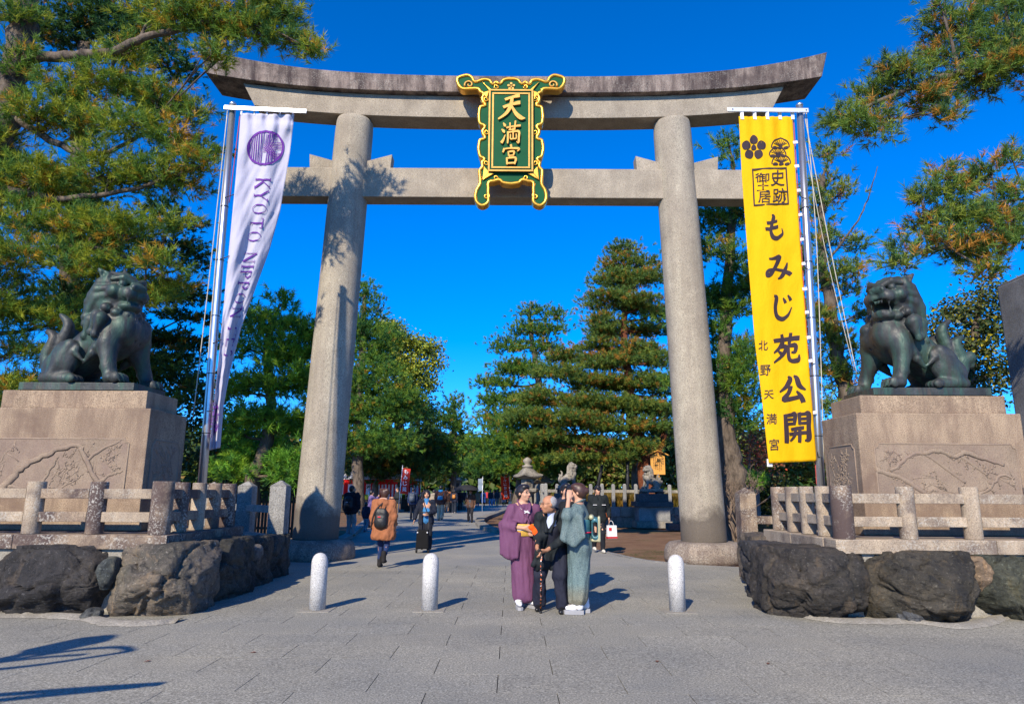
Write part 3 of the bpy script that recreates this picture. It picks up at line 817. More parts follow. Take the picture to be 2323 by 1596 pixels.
LR = [(-330, -95, 1248, 1400, 8.62, 1.1, (1.0, 1.0, 1.0), 3, 0), (-110, 224, 1254, 1404, 8.52, 1.2, (0.85, 0.85, 0.9), 1, 0.03), (204, 404, 1252, 1416, 8.38, 1.3, (2.4, 2.2, 1.95), 2, 0.06), (400, 492, 1238, 1375, 9.5, 1.5, (0.95, 1.0, 0.95), 5, 0), (500, 566, 1232, 1345, 10.9, 1.2, (1.0, 1.0, 0.95), 6, 0), (560, 612, 1226, 1330, 11.95, 1.2, (0.9, 1.0, 1.0), 7, 0),
      (205, 250, 1262, 1310, 8.55, 0.4, (1.6, 1.9, 1.9), 8, 0), (168, 216, 1380, 1408, 8.45, 0.3, (1.5, 1.7, 1.8), 9, 0), (545, 580, 1236, 1275, 11.0, 0.45, (2.6, 2.5, 2.4), 10, 0)]
RRk = [(1752, 1850, 1250, 1378, 9.45, 1.3, (0.9, 0.95, 1.1), 11, -0.05), (1782, 2026, 1260, 1416, 8.50, 1.3, (0.95, 0.9, 0.85), 12, 0), (1994, 2272, 1270, 1424, 8.40, 1.2, (1.05, 1.0, 0.85), 13, 0), (2240, 2480, 1275, 1404, 8.6, 1.0, (1.1, 1.25, 1.0), 14, 0), (1742, 1850, 1228, 1340, 10.8, 1.5, (2.0, 1.8, 1.6), 15, 0),
      (2012, 2055, 1266, 1310, 8.7, 0.4, (1.3, 1.1, 0.95), 16, 0), (2196, 2275, 1262, 1315, 8.75, 0.4, (3.6, 2.8, 2.0), 17, 0), (2048, 2108, 1376, 1412, 8.55, 0.3, (1.5, 1.7, 2.0), 18, 0), (2480, 2700, 1270, 1420, 8.6, 1.1, (1, 1, 1), 19, 0), (1775, 1810, 1228, 1258, 10.6, 0.4, (3.5, 3.2, 3.0), 20, 0)]
pfL = platform(-1, 'boulder walled platform on the left, its kerb stained dark', LR, -4.36, -9.8, 0)
pfR = platform(1, 'boulder walled platform on the right, its kerb pale', RRk, 4.12, 9.8, 0)
# pale mortar fillet where the rocks meet the paving
def fillet(pf, pts, side):
    m = MB(); P = spline([G(*p) for p in pts], 10)
    r2 = random.Random(5 + side)
    V = []
    for i, p in enumerate(P):
        w = 0.012 + 0.05 * r2.random() ** 2
        V += [(p.x, p.y - w, 0.004), (p.x, p.y + 0.06, 0.02 + 0.035 * r2.random()), (p.x, p.y + 0.22, 0.03)]
    F = []
    for i in range(len(P) - 1):
        for k in range(2): F.append((3 * i + k, 3 * i + 3 + k, 3 * i + 4 + k, 3 * i + 1 + k))
    m.add(V, F, True); m.build('mortar_fillet', M['mortar'], pf, loc=-Vector(pf.location), fix=False)
fillet(pfL, [(-60, 1402), (60, 1400), (170, 1405), (240, 1418), (330, 1419), (400, 1412)], 0)
fillet(pfR, [(1770, 1385), (1830, 1402), (1900, 1412), (2010, 1415), (2080, 1414), (2180, 1426), (2255, 1415), (2300, 1400), (2380, 1400)], 1)

# ================================================================== STONE FENCES ROUND THE STATUES
def fence(side, label, xs_front, n_side, x_in, mats):
    fl = thing('stone_fence', label, 'fence', (x_in + side * 0.2, 9.14, 0.93))
    o = Vector(fl.location)
    r3 = random.Random(40 + side)
    def post(x, y, r, h, mat):
        MB().lathe([(r * 0.98, 0.0), (r, 0.01), (r, h - 0.012), (r * 0.96, h)], (0, 0, 0), 20).build('post', mat, fl, loc=Vector((x, y, 0.933)) - o)
    def rail(a, b, z, mat):
        m_ = (Vector(a) + Vector(b)) / 2; d = Vector(b) - Vector(a)
        MB().box((0, 0, 0), (d.length, 0.115, 0.125)).build('rail', mat, fl, 0.008, loc=Vector((m_.x, m_.y, z)) - o, rot=(0, 0, math.atan2(d.y, d.x)))
    yf = 9.14; xc = x_in + side * 0.2
    post(xc, yf, 0.135, 0.675, mats[0])
    prev = xc; pr = 0.135
    for i, x in enumerate(xs_front):
        post(x, yf, 0.108, 0.665, mats[1 + i % 2])
        for z in (1.445, 1.150): rail((prev + side * pr * 0.9, yf, 0), (x - side * 0.098, yf, 0), z, mats[1 + (i + 1) % 2])
        prev = x; pr = 0.108
    py_ = yf; pr = 0.135
    for i in range(n_side):
        y = yf + 0.53 * (i + 1)
        last = i == n_side - 1
        post(xc, y, 0.12 if last else 0.10, 0.67, mats[1 + i % 2] if not last else mats[0])
        for z in (1.445, 1.150): rail((xc, py_ + pr * 0.9, 0), (xc, y - 0.095, 0), z, mats[3])
        py_ = y; pr = 0.10
    return fl
fence(-1, 'stained stone rail fence round the left lion pedestal', [-5.40, -6.22, -7.05, -7.88, -8.7], 4, -4.36, [M['fence'], M['fence'], M['fence_pale'], M['fence']])
fence(1, 'pale stone rail fence round the right lion pedestal', [5.16, 6.00, 6.85, 7.7, 8.55], 4, 4.12, [M['fence'], M['fence_pale'], M['fence_pale'], M['fence_pale']])

# ================================================================== PEDESTALS
def pedestal(side, label, x0, x1, y0, y1):
    pd = thing('statue_pedestal', label, 'pedestal', ((x0 + x1) / 2, (y0 + y1) / 2, 0.93))
    o = Vector(pd.location)
    def bx(name, xa, xb, ya, yb, za, zb, mat, bev=0.02):
        return MB().box(((xa + xb) / 2, (ya + yb) / 2, (za + zb) / 2), (xb - xa, yb - ya, zb - za)).build(name, mat, pd, bev, loc=-o)
    bx('foot_course', x0 - 0.1, x1 + 0.1, y0 - 0.1, y1 + 0.1, 0.93, 1.08, M['pedestal'])
    bx('main_block', x0, x1, y0, y1, 1.08, 2.67, M['pedestal'], 0.018)
    bx('upper_block', x0 + 0.13, x1 - 0.13, y0 + 0.1, y1 - 0.1, 2.672, 2.945, M['pedestal'], 0.018)
    # moulded frames and carved plum branches on the front and on the inner side
    def panel(P, w, h, branches, seed):
        """P(a, b, d): a across, b up, d out of the face"""
        fr = [(0.0, 0.07), (0.0, h - 0.07), (0.05, h - 0.05), (0.07, h), (w - 0.07, h), (w - 0.05, h - 0.05), (w, h - 0.07), (w, 0.07), (w - 0.05, 0.05), (w - 0.07, 0.0), (0.07, 0.0), (0.05, 0.05), (0.0, 0.07)]
        MB().tube([P(a, b, 0.0) for a, b in fr], 0.014, 6, cap=False).build('moulding', M['relief'], pd, loc=-o)
        V = [P(a, b, 0.004) for a, b in fr[:-1]]
        MB().add(V, [tuple(range(len(V)))]).build('carved_field', M['relief'], pd, loc=-o, fix=False)
        rr = random.Random(seed)
        m = MB()
        FL = lambda a_, b_: Vector((a_, b_, 0))
        for br in branches:
            pts = spline([(a, b, r_) for a, b, r_ in br], 6)
            wig = [rr.uniform(-1, 1) * 0.012 for _ in pts]
            m.tube([FL(p.x + wig[i], p.y - wig[i]) for i, p in enumerate(pts)], [max(p.z * rr.uniform(.6, .85), 0.005) for p in pts], 7)
        for k in range(90):                                          # twigs and buds
            br = rr.choice(branches); i0 = rr.randrange(len(br) - 1); t_ = rr.random()
            qa = br[i0][0] + (br[i0 + 1][0] - br[i0][0]) * t_; qb = br[i0][1] + (br[i0 + 1][1] - br[i0][1]) * t_
            ang = rr.uniform(0, 6.28); ln = rr.uniform(.08, .24)
            a, b = qa + math.cos(ang) * ln, qb + math.sin(ang) * ln
            if 0.05 < a < w - 0.05 and 0.05 < b < h - 0.05:
                m.tube([FL(qa, qb), FL((qa + a) / 2 + rr.uniform(-.02, .02), (qb + b) / 2), FL(a, b)], [0.010, 0.008, 0.006], 5)
                for j in range(rr.randrange(0, 4)):
                    t2 = rr.uniform(.3, 1.05); m.lathe([(0.006, -0.014), (0.017, -0.004), (0.017, 0.010), (0.006, 0.018)], (qa + (a - qa) * t2 + rr.uniform(-.025, .025), qb + (b - qb) * t2 + rr.uniform(-.025, .025), 0), 6)
        m.v = [tuple(P(x, y, 0.004 + z * (0.38 if z > 0 else 0.1))) for x, y, z in m.v]
        m.build('carved_branch', M['relief'], pd, loc=-o, fix=False)
    w, h = (x1 - x0) - 0.36, 0.80; zb = 1.42
    if side < 0:
        br = [[(0.25, 0.0, .10), (0.45, 0.25, .075), (0.62, 0.42, .06), (0.95, 0.60, .055), (1.25, 0.70, .05), (1.42, 0.66, .045)], [(1.35, 0.68, .045), (1.50, 0.45, .055), (1.62, 0.25, .05), (1.85, 0.02, .05)], [(1.48, 0.5, .04), (1.70, 0.66, .03), (1.95, 0.78, .02)], [(1.68, 0.16, .04), (1.85, 0.28, .03), (2.02, 0.34, .015)],
              [(0.40, 0.12, .04), (0.65, 0.10, .035), (0.86, 0.16, .035), (1.0, 0.42, .03), (1.05, 0.55, .02)], [(0.95, 0.02, .015), (1.2, 0.12, .018), (1.45, 0.30, .015)], [(1.05, 0.05, .01), (1.2, 0.3, .012), (1.38, 0.52, .01)], [(0.02, 0.02, .012), (0.2, 0.42, .015), (0.42, 0.76, .012)], [(1.0, 0.3, .01), (1.2, 0.4, .01), (1.4, 0.38, .008)], [(0.0, 0.3, .01), (0.3, 0.42, .01)], [(1.7, 0.55, .01), (1.85, 0.4, .01), (1.92, 0.7, .006)]]
        panel(lambda a, b, d: Vector((x0 + 0.1 + a, y0 - d, zb + b)), w, h, br, 1)
        brs = [[(0.10, 0.2, .02), (0.3, 0.3, .025), (0.55, 0.5, .02), (0.7, 0.72, .012)], [(0.3, 0.3, .02), (0.28, 0.1, .01)], [(0.45, 0.42, .015), (0.6, 0.3, .01)], [(0.15, 0.6, .01), (0.3, 0.65, .012), (0.55, 0.62, .01)]]
        panel(lambda a, b, d: Vector((x1 + d, y0 + 0.15 + a, zb + b)), (y1 - y0) - 0.3, h, brs, 2)
    else:
        br = [[(0.0, 0.42, .05), (0.35, 0.30, .05), (0.6, 0.14, .045), (0.75, 0.02, .04)], [(0.2, 0.40, .04), (0.5, 0.62, .035), (0.7, 0.66, .03), (1.0, 0.45, .03), (1.25, 0.25, .03)], [(0.7, 0.66, .05), (0.95, 0.70, .05), (1.15, 0.62, .05), (1.3, 0.68, .06), (1.55, 0.60, .05), (1.85, 0.50, .03)], [(1.2, 0.66, .03), (1.4, 0.5, .03), (1.6, 0.35, .02)],
              [(0.5, 0.3, .015), (0.8, 0.32, .015), (1.0, 0.22, .012)], [(1.35, 0.06, .02), (1.6, 0.18, .03), (1.8, 0.36, .03), (1.98, 0.30, .02)], [(0.15, 0.55, .012), (0.3, 0.72, .012)], [(0.9, 0.15, .012), (1.15, 0.08, .012), (1.3, 0.05, .01)]]
        panel(lambda a, b, d: Vector((x0 + 0.22 + a, y0 - d, zb + b)), w, h, br, 3)
        brs = [[(0.05, 0.62, .012), (0.2, 0.3, .018), (0.45, 0.12, .02), (0.6, 0.0, .015)], [(0.25, 0.25, .015), (0.4, 0.5, .015), (0.62, 0.75, .012)], [(0.45, 0.12, .015), (0.55, 0.4, .015), (0.5, 0.72, .01)], [(0.1, 0.15, .01), (0.3, 0.2, .012)]]
        panel(lambda a, b, d: Vector((x0 - d, y1 - 0.15 - a, zb + b)), (y1 - y0) - 0.3, h, brs, 4)
    return pd
PL0 = (-7.72, -5.30, 10.0, 11.15); PR0 = (5.06, 7.48, 10.0, 11.15)
pedestal(-1, 'pink granite pedestal carved with plum branches under the closed mouthed lion', *PL0)
pedestal(1, 'pink granite pedestal carved with pine and plum under the open mouthed lion', *PR0)
# ================================================================== BRONZE GUARDIAN LIONS
def lion_prims(open_mouth):
    P = []
    f = Vector((0.88, -0.475, 0.0)); s = Vector((0.475, 0.88, 0.0)); u = Vector((0, 0, 1))
    if open_mouth: f = Vector((0.80, -0.60, 0.02)).normalized(); s = Vector((0.60, 0.80, 0))
    yaw = math.atan2(f.y, f.x)
    Hc = Vector((0.30, -0.06, 1.40)) if not open_mouth else Vector((0.30, -0.08, 1.42))
    hp = lambda a, b, c: Hc + f * a + s * b + u * c
    rot = (0, 0, yaw)
    def c(a, b, ra, rb, k=None): P.append(('c', a, b, ra, rb) + (({'k': k},) if k else ()))
    def e(p, r, ro=(0, 0, 0), k=None): P.append(('e', p, r, ro) + (({'k': k},) if k else ()))
    # trunk
    e((0.26, 0.0, 0.82), (0.40, 0.37, 0.37), (0, -0.45, 0))
    c((0.16, 0, 0.76), (-0.42, 0.02, 0.36), 0.35, 0.29, 0.10)
    c((0.26, 0, 0.88), (0.26, -0.02, 1.25), 0.35, 0.30, 0.08)
    e(hp(-0.14, 0, -0.14), (0.34, 0.36, 0.40), rot)
    e((0.48, -0.18, 0.84), (0.20, 0.19, 0.24), (0, 0.2, 0.3), 0.08)            # breast muscles
    e((0.50, 0.18, 0.84), (0.20, 0.19, 0.24), (0, 0.2, -0.3), 0.08)
    # haunches
    for sy in (-1, 1):
        e((-0.36, sy * 0.31, 0.36), (0.235, 0.14, 0.30), (0, 0.35, 0), 0.04)
        e((-0.55, sy * 0.24, 0.24), (0.20, 0.16, 0.22), (0, 0, 0), 0.06)
        c((-0.25, sy * 0.36, 0.55), (-0.50, sy * 0.36, 0.12), 0.10, 0.09, 0.04)
        c((-0.62, sy * 0.35, 0.08), (-0.18, sy * 0.37, 0.075), 0.085, 0.085, 0.04)   # hind foot
        for t in range(4):
            e((-0.11 + 0.01 * (t % 3), sy * 0.37 + (t - 1.5) * 0.068, 0.065), (0.085, 0.040, 0.065), (0, 0, 0), 0.012)
    # fore legs
    for sy, x0, x1 in ((-1, 0.30, 0.46), (1, 0.44, 0.60)):
        y0, y1 = sy * 0.30, sy * (0.34 if sy < 0 else 0.42)
        e((x0 + 0.02, y0, 0.66), (0.19, 0.15, 0.28), (0, 0.15, 0), 0.05)
        c((x0 + 0.02, y0, 0.58), (x1 - 0.06, y1, 0.26), 0.155, 0.105, 0.05)
        c((x1 - 0.06, y1, 0.26), (x1, y1, 0.10), 0.105, 0.11, 0.04)
        e((x1 - 0.16, y1, 0.25), (0.05, 0.05, 0.05), (0, 0, 0), 0.02)
        e((x1 + 0.06, y1, 0.085), (0.17, 0.15, 0.085), (0, 0, 0), 0.03)
        for t in range(4):
            yy = y1 + (t - 1.5) * 0.078
            e((x1 + 0.17 - 0.02 * abs(t - 1.5), yy, 0.085), (0.085, 0.043, 0.082), (0, 0, 0), 0.010)
            c((x1 + 0.24 - 0.02 * abs(t - 1.5), yy, 0.07), (x1 + 0.275 - 0.02 * abs(t - 1.5), yy, 0.02), 0.020, 0.010, 0.008)
        for t in range(3):                                                     # flame fur behind the elbow
            c((x0 - 0.08 - 0.05 * t, y0 + sy * 0.05, 0.62 - 0.09 * t), (x0 - 0.26 - 0.03 * t, y0 + sy * 0.04, 0.50 - 0.10 * t), 0.075, 0.02, 0.015)
    # head
    e(Hc, (0.33, 0.31, 0.32), rot)
    e(hp(0.22, 0, -0.03), (0.22, 0.235, 0.17), rot, 0.05)
    e(hp(0.36, 0.095, -0.06), (0.13, 0.12, 0.115), rot, 0.025)
    e(hp(0.36, -0.095, -0.06), (0.13, 0.12, 0.115), rot, 0.025)
    e(hp(0.43, 0, 0.045), (0.085, 0.12, 0.075), rot, 0.025)
    for b in (-0.075, 0.075):
        e(hp(0.475, b, 0.03), (0.05, 0.055, 0.05), rot, 0.015)
        P.append(('-e', hp(0.525, b * 0.9, 0.015), (0.03, 0.028, 0.025), rot, {'k': 0.012}))
    for b in (-1, 1):
        P.append(('-e', hp(0.30, b * 0.155, 0.095), (0.09, 0.095, 0.06), rot, {'k': 0.03}))
        e(hp(0.255, b * 0.15, 0.095), (0.062, 0.066, 0.056), rot, 0.008)
        c(hp(0.345, b * 0.03, 0.125), hp(0.285, b * 0.16, 0.185), 0.045, 0.050, 0.015)
        c(hp(0.285, b * 0.16, 0.185), hp(0.14, b * 0.285, 0.15), 0.050, 0.025, 0.015)
        e(hp(0.16, b * 0.245, -0.02), (0.13, 0.09, 0.10), rot, 0.03)
        # ears laid back
        c(hp(-0.04, b * 0.25, 0.20), hp(-0.13, b * 0.36, 0.32), 0.10, 0.025, 0.02)
        P.append(('-e', hp(-0.02, b * 0.33, 0.25), (0.06, 0.03, 0.06), rot, {'k': 0.02}))
    if open_mouth:
        P.append(('-e', hp(0.37, 0, -0.19), (0.26, 0.185, 0.095), rot, {'k': 0.02}))
        P.append(('-c', hp(0.30, -0.20, -0.17), hp(0.30, 0.20, -0.17), 0.05, 0.05, {'k': 0.02}))
        e(hp(0.22, 0, -0.335), (0.22, 0.185, 0.075), rot, 0.02)
        c(hp(0.30, -0.12, -0.31), hp(0.41, -0.03, -0.295), 0.05, 0.045, 0.02)
        c(hp(0.30, 0.12, -0.31), hp(0.41, 0.03, -0.295), 0.05, 0.045, 0.02)
        e(hp(0.26, 0, -0.275), (0.17, 0.09, 0.04), rot, 0.012)                  # tongue
        for b in (-0.135, 0.135):
            c(hp(0.39, b, -0.12), hp(0.40, b, -0.205), 0.03, 0.010, 0.008)
            c(hp(0.36, b, -0.30), hp(0.375, b, -0.215), 0.03, 0.010, 0.008)
        for b in (-0.05, 0.0, 0.05): c(hp(0.45, b, -0.13), hp(0.45, b, -0.165), 0.022, 0.016, 0.006)
    else:
        e(hp(0.24, 0, -0.235), (0.19, 0.185, 0.085), rot, 0.03)
        for b in (-1, 1):
            P.append(('-c', hp(0.47, 0, -0.165), hp(0.36, b * 0.19, -0.155), 0.026, 0.022, {'k': 0.012}))
            P.append(('-c', hp(0.36, b * 0.19, -0.155), hp(0.24, b * 0.25, -0.20), 0.022, 0.02, {'k': 0.012}))
            c(hp(0.42, b * 0.13, -0.13), hp(0.425, b * 0.13, -0.205), 0.026, 0.010, 0.008)
        c(hp(0.02, 0, 0.28), hp(-0.03, 0, 0.40), 0.06, 0.022, 0.03)
    # beard and mane curls
    for b, a, cc, r_ in ((0, 0.26, -0.36, 0.10), (-0.16, 0.20, -0.34, 0.095), (0.16, 0.20, -0.34, 0.095), (-0.27, 0.08, -0.28, 0.10), (0.27, 0.08, -0.28, 0.10)):
        e(hp(a, b, cc), (r_, r_, r_ * 0.8), rot, 0.012)
        P.append(('-c', hp(a + r_ * 0.75, b - 0.02, cc + 0.02), hp(a + r_ * 0.6, b + 0.035, cc - 0.03), 0.012, 0.012, {'k': 0.01}))
    rg = random.Random(7 if open_mouth else 4)
    for i in range(13):
        w = R(-38 + i * (256 / 12))
        cw, sw = math.cos(w), math.sin(w)
        q0 = hp(0.10, cw * 0.27, sw * 0.27); q1 = hp(-0.12, cw * 0.345, sw * 0.31 - 0.02); q2 = hp(-0.27 - 0.03 * sw, cw * 0.365, sw * 0.30 - 0.20); q3 = hp(-0.30, cw * 0.37, sw * 0.27 - 0.42)
        c(q0, q1, 0.045, 0.080, 0.014); c(q1, q2, 0.080, 0.085, 0.014)
        if sw > -0.3: c(q2, q3, 0.085, 0.055, 0.014)
        e(q3 if sw > -0.3 else q2, (0.085, 0.085, 0.075), (0, 0, 0), 0.012)
    for b in (-1, 1):                                                          # long locks on the shoulders
        for j, (a0, z0_) in enumerate(((0.02, -0.42), (-0.16, -0.46), (0.14, -0.46))):
            p = hp(a0, b * 0.36, z0_)
            c(p, p + Vector((-0.05, b * 0.02, -0.20)), 0.105, 0.045, 0.012)
            e(p + Vector((-0.07, b * 0.02, -0.23)), (0.065, 0.05, 0.065), (0, 0, 0), 0.010)
    for sy in (-1, 1):                                                         # flame locks and folds along the flank
        for j in range(5):
            x_ = 0.10 - 0.10 * j; z_ = 0.86 - 0.075 * j
            P.append(('-c', (x_ + 0.10, sy * 0.365, z_ - 0.02), (x_ - 0.02, sy * 0.345, z_ - 0.30), 0.016, 0.012, {'k': 0.02}))
        for j in range(3):
            P.append(('-c', (0.62 - .02 * j, sy * (0.05 + .10 * j), 1.02), (0.60 - .05 * j, sy * (0.07 + .10 * j), 0.66), 0.014, 0.012, {'k': 0.02}))
        e((-0.16, sy * 0.37, 0.50), (0.085, 0.05, 0.085), (0, 0, 0), 0.015)
        c((-0.16, sy * 0.38, 0.46), (-0.02, sy * 0.37, 0.34), 0.06, 0.02, 0.015)
    # flame tail
    tails = [((-0.66, 0.0, 0.12), (-0.86, -0.02, 0.42), (-0.78, -0.05, 0.72), (-0.92, -0.06, 0.84)), ((-0.64, 0.05, 0.16), (-0.72, 0.02, 0.55), (-0.60, 0.0, 0.92), (-0.76, -0.02, 1.10)), ((-0.62, 0.1, 0.16), (-0.64, 0.14, 0.6), (-0.54, 0.16, 0.78), (-0.66, 0.18, 0.90))]
    for tt in tails:
        sp = spline(tt, 4)
        for i in range(len(sp) - 1):
            r0 = 0.115 * (1 - (i / (len(sp) - 1)) ** 1.6) + 0.025; r1 = 0.115 * (1 - ((i + 1) / (len(sp) - 1)) ** 1.6) + 0.025
            c(sp[i], sp[i + 1], r0, r1, 0.02)
    if open_mouth: c((-0.84, -0.05, 0.45), (-0.98, -0.06, 0.52), 0.10, 0.10, 0.02); c((-0.98, -0.06, 0.52), (-1.0, -0.06, 0.40), 0.08, 0.05, 0.01)
    return P
def lion(label, loc, mirror, open_mouth, scale, plate):
    ln = thing('lion_statue', label, 'statue', loc, 0, 'bronze guardian lions on pedestals')
    V, Q = sdf(lion_prims(open_mouth), 0.019, 0.03, 1)
    V = V * scale
    V[:, 2] = np.maximum(V[:, 2], 0.0) + 0.10
    V[:, 0] = 0.22 + (V[:, 0] - 0.22) * 0.87
    if mirror: V[:, 0] *= -1; Q = Q[:, ::-1]
    V[:, 0] += plate[2]
    obj('body', np_mesh('body', V, Q), M['bronze'], ln)
    MB().box((0, 0, 0.05), (plate[0], plate[1], 0.115)).build('plate', M['bronze'], ln, 0.008)
    return ln
lion('dark bronze lion with closed mouth sitting on the left pedestal, head turned right', (-6.50, 10.56, 2.955), False, False, 1.06, (1.72, 0.94, -0.02))
lion('dark bronze lion with open mouth sitting on the right pedestal, head turned left', (6.28, 10.56, 2.955), True, True, 1.05, (1.76, 0.94, 0.02))

# ================================================================== MONUMENT PILLAR at the right edge
mp = D(2252, 600, 13.0)
mp2 = D(2252, 600, 14.5); mp = Vector((mp2.x, 13, mp.z))
mon = thing('stone_monument', 'tall dark grey squared stone pillar at the right edge behind the open mouthed lion', 'monument', (mp.x + 0.75, 13.75, 0))
MB().box((0, 0, mp.z / 2 + 0.4), (1.5, 1.5, mp.z - 0.8)).build('shaft', M['monument'], mon, 0.05)
MB().box((0, 0, 0.25), (2.1, 2.1, 0.55)).build('base_step', M['monument'], mon, 0.04)
MB().box((0, 0, 0.665), (1.8, 1.8, 0.27)).build('base_step', M['monument'], mon, 0.04)
MB().box((0, 0, mp.z + 0.12), (1.5, 1.5, 0.24), top=(0.4, 0.4)).build('pyramid_cap', M['monument'], mon, 0.03)
for sx in (-1, 1): MB().box((sx * 0.50, -0.765, mp.z / 2 + 0.4), (0.05, 0.035, mp.z - 1.4)).build('raised_border', M['grey_stone'], mon, 0.01)

# ================================================================== FLAG POLES AND BANNERS
def pole(label, base, top, r0, group=None):
    pl = thing('flag_pole', label, 'flag pole', (base.x, base.y, 0))
    o = Vector(pl.location); d = Vector(top) - Vector((base.x, base.y, 0))
    MB().tube([Vector((0, 0, 0)), d * 0.33, d * 0.66, d], [r0, r0 * 0.95, r0 * 0.86, r0 * 0.8], 20).build('shaft', M['steel'], pl)
    for q in (0.28, 0.40, 0.52, 0.64, 0.76):
        MB().tube([d * q, d * (q + 0.0016)], r0 * (1.08 - 0.2 * q), 20).build('band', M['dark_metal'], pl)
    MB().lathe([(r0 * 0.84, -0.02), (r0 * 0.88, 0.02), (r0 * 0.5, 0.05)], d, 16).build('cap', M['steel'], pl)
    MB().lathe([(0.16, 0.0), (0.16, 0.03), (0.09, 0.05), (0.085, 0.25)], (0, 0, 0), 16).build('socket', M['steel'], pl)
    return pl
YP = 12.0
lb = D(458, 1100, YP); lt = D(528, 238, YP)
lb2 = lt + (lb - lt) * (lt.z / (lt.z - lb.z))
plL = pole('steel flag pole on the left carrying the white banner', Vector((lb2.x, YP, 0)), lt, 0.075)
rb = D(1860, 1080, YP); rt = D(1813, 240, YP)
rb2 = rt + (rb - rt) * (rt.z / (rt.z - rb.z))
plR = pole('steel flag pole on the right carrying the yellow banner', Vector((rb2.x, YP, 0)), rt, 0.075)
def bar(pl, a, b):
    m_ = (a + b) / 2; d = b - a
    x = MB().box((0, 0, 0), (d.length, 0.03, 0.085)).build('crossbar', M['alu'], pl, 0.006, loc=m_ - Vector(pl.location), rot=(0, math.atan2(-d.z, d.x), 0))
    for q in (0.06, 0.97): MB().tube([a.lerp(b, q) - Vector((0, 0.02, 0)), a.lerp(b, q) + Vector((0, 0.02, 0))], 0.014, 8).build('bolt', M['dark_metal'], pl, loc=-Vector(pl.location))
bar(plL, D(508, 244, YP - 0.10), D(695, 253, YP - 0.10))
bar(plR, D(1650, 249, YP - 0.10), D(1833, 251, YP - 0.10))
def rope(pl, pts, r=0.009, mat='rope', name='rope'):
    MB().tube([p - Vector(pl.location) for p in spline(pts, 6)], r, 5).build(name, M[mat], pl)
rope(plL, [D(516, 252, YP), D(478, 600, YP + .02), D(437, 950, YP)])
rope(plL, [D(521, 254, YP), D(492, 560, YP + .02), D(468, 860, YP)])
rope(plL, [D(545, 256, YP), D(520, 460, YP)], 0.008, 'rope_red', 'cord')
rope(plR, [D(1822, 250, YP), D(1882, 560, YP + .05), D(1943, 850, YP + .1)])
rope(plR, [D(1828, 250, YP), D(1852, 560, YP + .03), D(1869, 1075, YP)])
rope(plR, [D(1812, 250, YP), D(1870, 560, YP + .05), D(1937, 840, YP + .1)], 0.007)
rope(plR, [D(1799, 262, YP), D(1822, 640, YP), D(1848, 1040, YP), D(1852, 1100, YP)], 0.008, 'rope_red', 'cord')

def interp(tab, y):
    for (a, b), (c, d) in zip(tab[:-1], tab[1:]):
        if y <= c or (c, d) == tab[-1]:
            t = (y - a) / (c - a); return b + (d - b) * t
    return tab[-1][1]
class Banner:
    def __init__(s, xl, xr, y0, y1, yfun): s.xl, s.xr, s.y0, s.y1, s.yf = xl, xr, y0, y1, yfun
    def P(s, u, v, off=0.0):
        py = s.y0(u) + (s.y1(u) - s.y0(u)) * v
        a, b = interp(s.xl, py), interp(s.xr, py)
        return D(a + (b - a) * u, py, s.yf(u, v) - off)
    def N(s, u, v, off):
        e = 0.01
        p = s.P(u, v); n = (s.P(min(u + e, 1.02), v) - s.P(max(u - e, -0.02), v)).cross(s.P(u, v - e) - s.P(u, v + e))
        n = n.normalized()
        if n.y > 0: n = -n
        return p + n * off
    def sheet(s, name, mat, parent, nu=28, nv=130):
        V = [s.P(i / nu, j / nv) for j in range(nv + 1) for i in range(nu + 1)]
        F = [(j * (nu + 1) + i, j * (nu + 1) + i + 1, (j + 1) * (nu + 1) + i + 1, (j + 1) * (nu + 1) + i) for j in range(nv) for i in range(nu)]
        o = obj(name, np_mesh(name, np.array([tuple(p) for p in V]), np.array(F)), mat, parent)
        md = o.modifiers.new('thick', 'SOLIDIFY'); md.thickness = 0.002
        return o
    def uv(s, px, py):
        v = (py - s.y0(0.5)) / (s.y1(0.5) - s.y0(0.5))
        a, b = interp(s.xl, py), interp(s.xr, py)
        return (px - a) / (b - a), v
def wave_y(u, v):
    y = YP - 0.10 + 0.018 * math.sin(u * 9 + v * 3) + 0.02 * math.sin(v * 11 + u * 2.0) + 0.020 * mnoise.noise(Vector((u * 5 + v * 6, v * 9 - u * 2, 3.3))) + 0.007 * mnoise.noise(Vector((u * 11 - v * 16, v * 22, 1.7)))
    y += 0.020 * math.exp(-((v - 0.70 + 0.20 * (u - 0.9)) / 0.02) ** 2) * max(0, u - 0.35)
    y += -0.03 * math.exp(-((v - 0.735 + 0.25 * (u - 0.9)) / 0.025) ** 2) * max(0, u - 0.4)
    y += 0.025 * math.exp(-v * 9) * math.cos(u * math.pi * 8)
    return y
yb = Banner([(262, 1675), (400, 1682), (600, 1697), (780, 1712), (900, 1727), (1050, 1743)], [(262, 1797), (400, 1805), (600, 1818), (800, 1832), (930, 1843), (1045, 1852)], lambda u: 264 + 1.5 * math.sin(u * 25) ** 2, lambda u: 1050 - 5 * u, wave_y)
ybt = thing('yellow_banner', 'tall yellow banner with plum crest and dark brush lettering hanging from the right pole', 'banner', (D(1740, 264, YP).x, YP, D(1740, 264, YP).z))
def off_children(t):
    """parts were built in world places: bring them under their thing"""
    for ch in [o for o in COL.objects if o.parent is t]:
        ch.location = Vector(ch.location) - Vector(t.location)
yb.sheet('cloth', M['banner_yellow'], ybt)
LO = 0.012
def on(b, px, py, k=0.0):
    u, v = b.uv(px, py); return b.N(u, v, LO + k)
FAT = 1.4
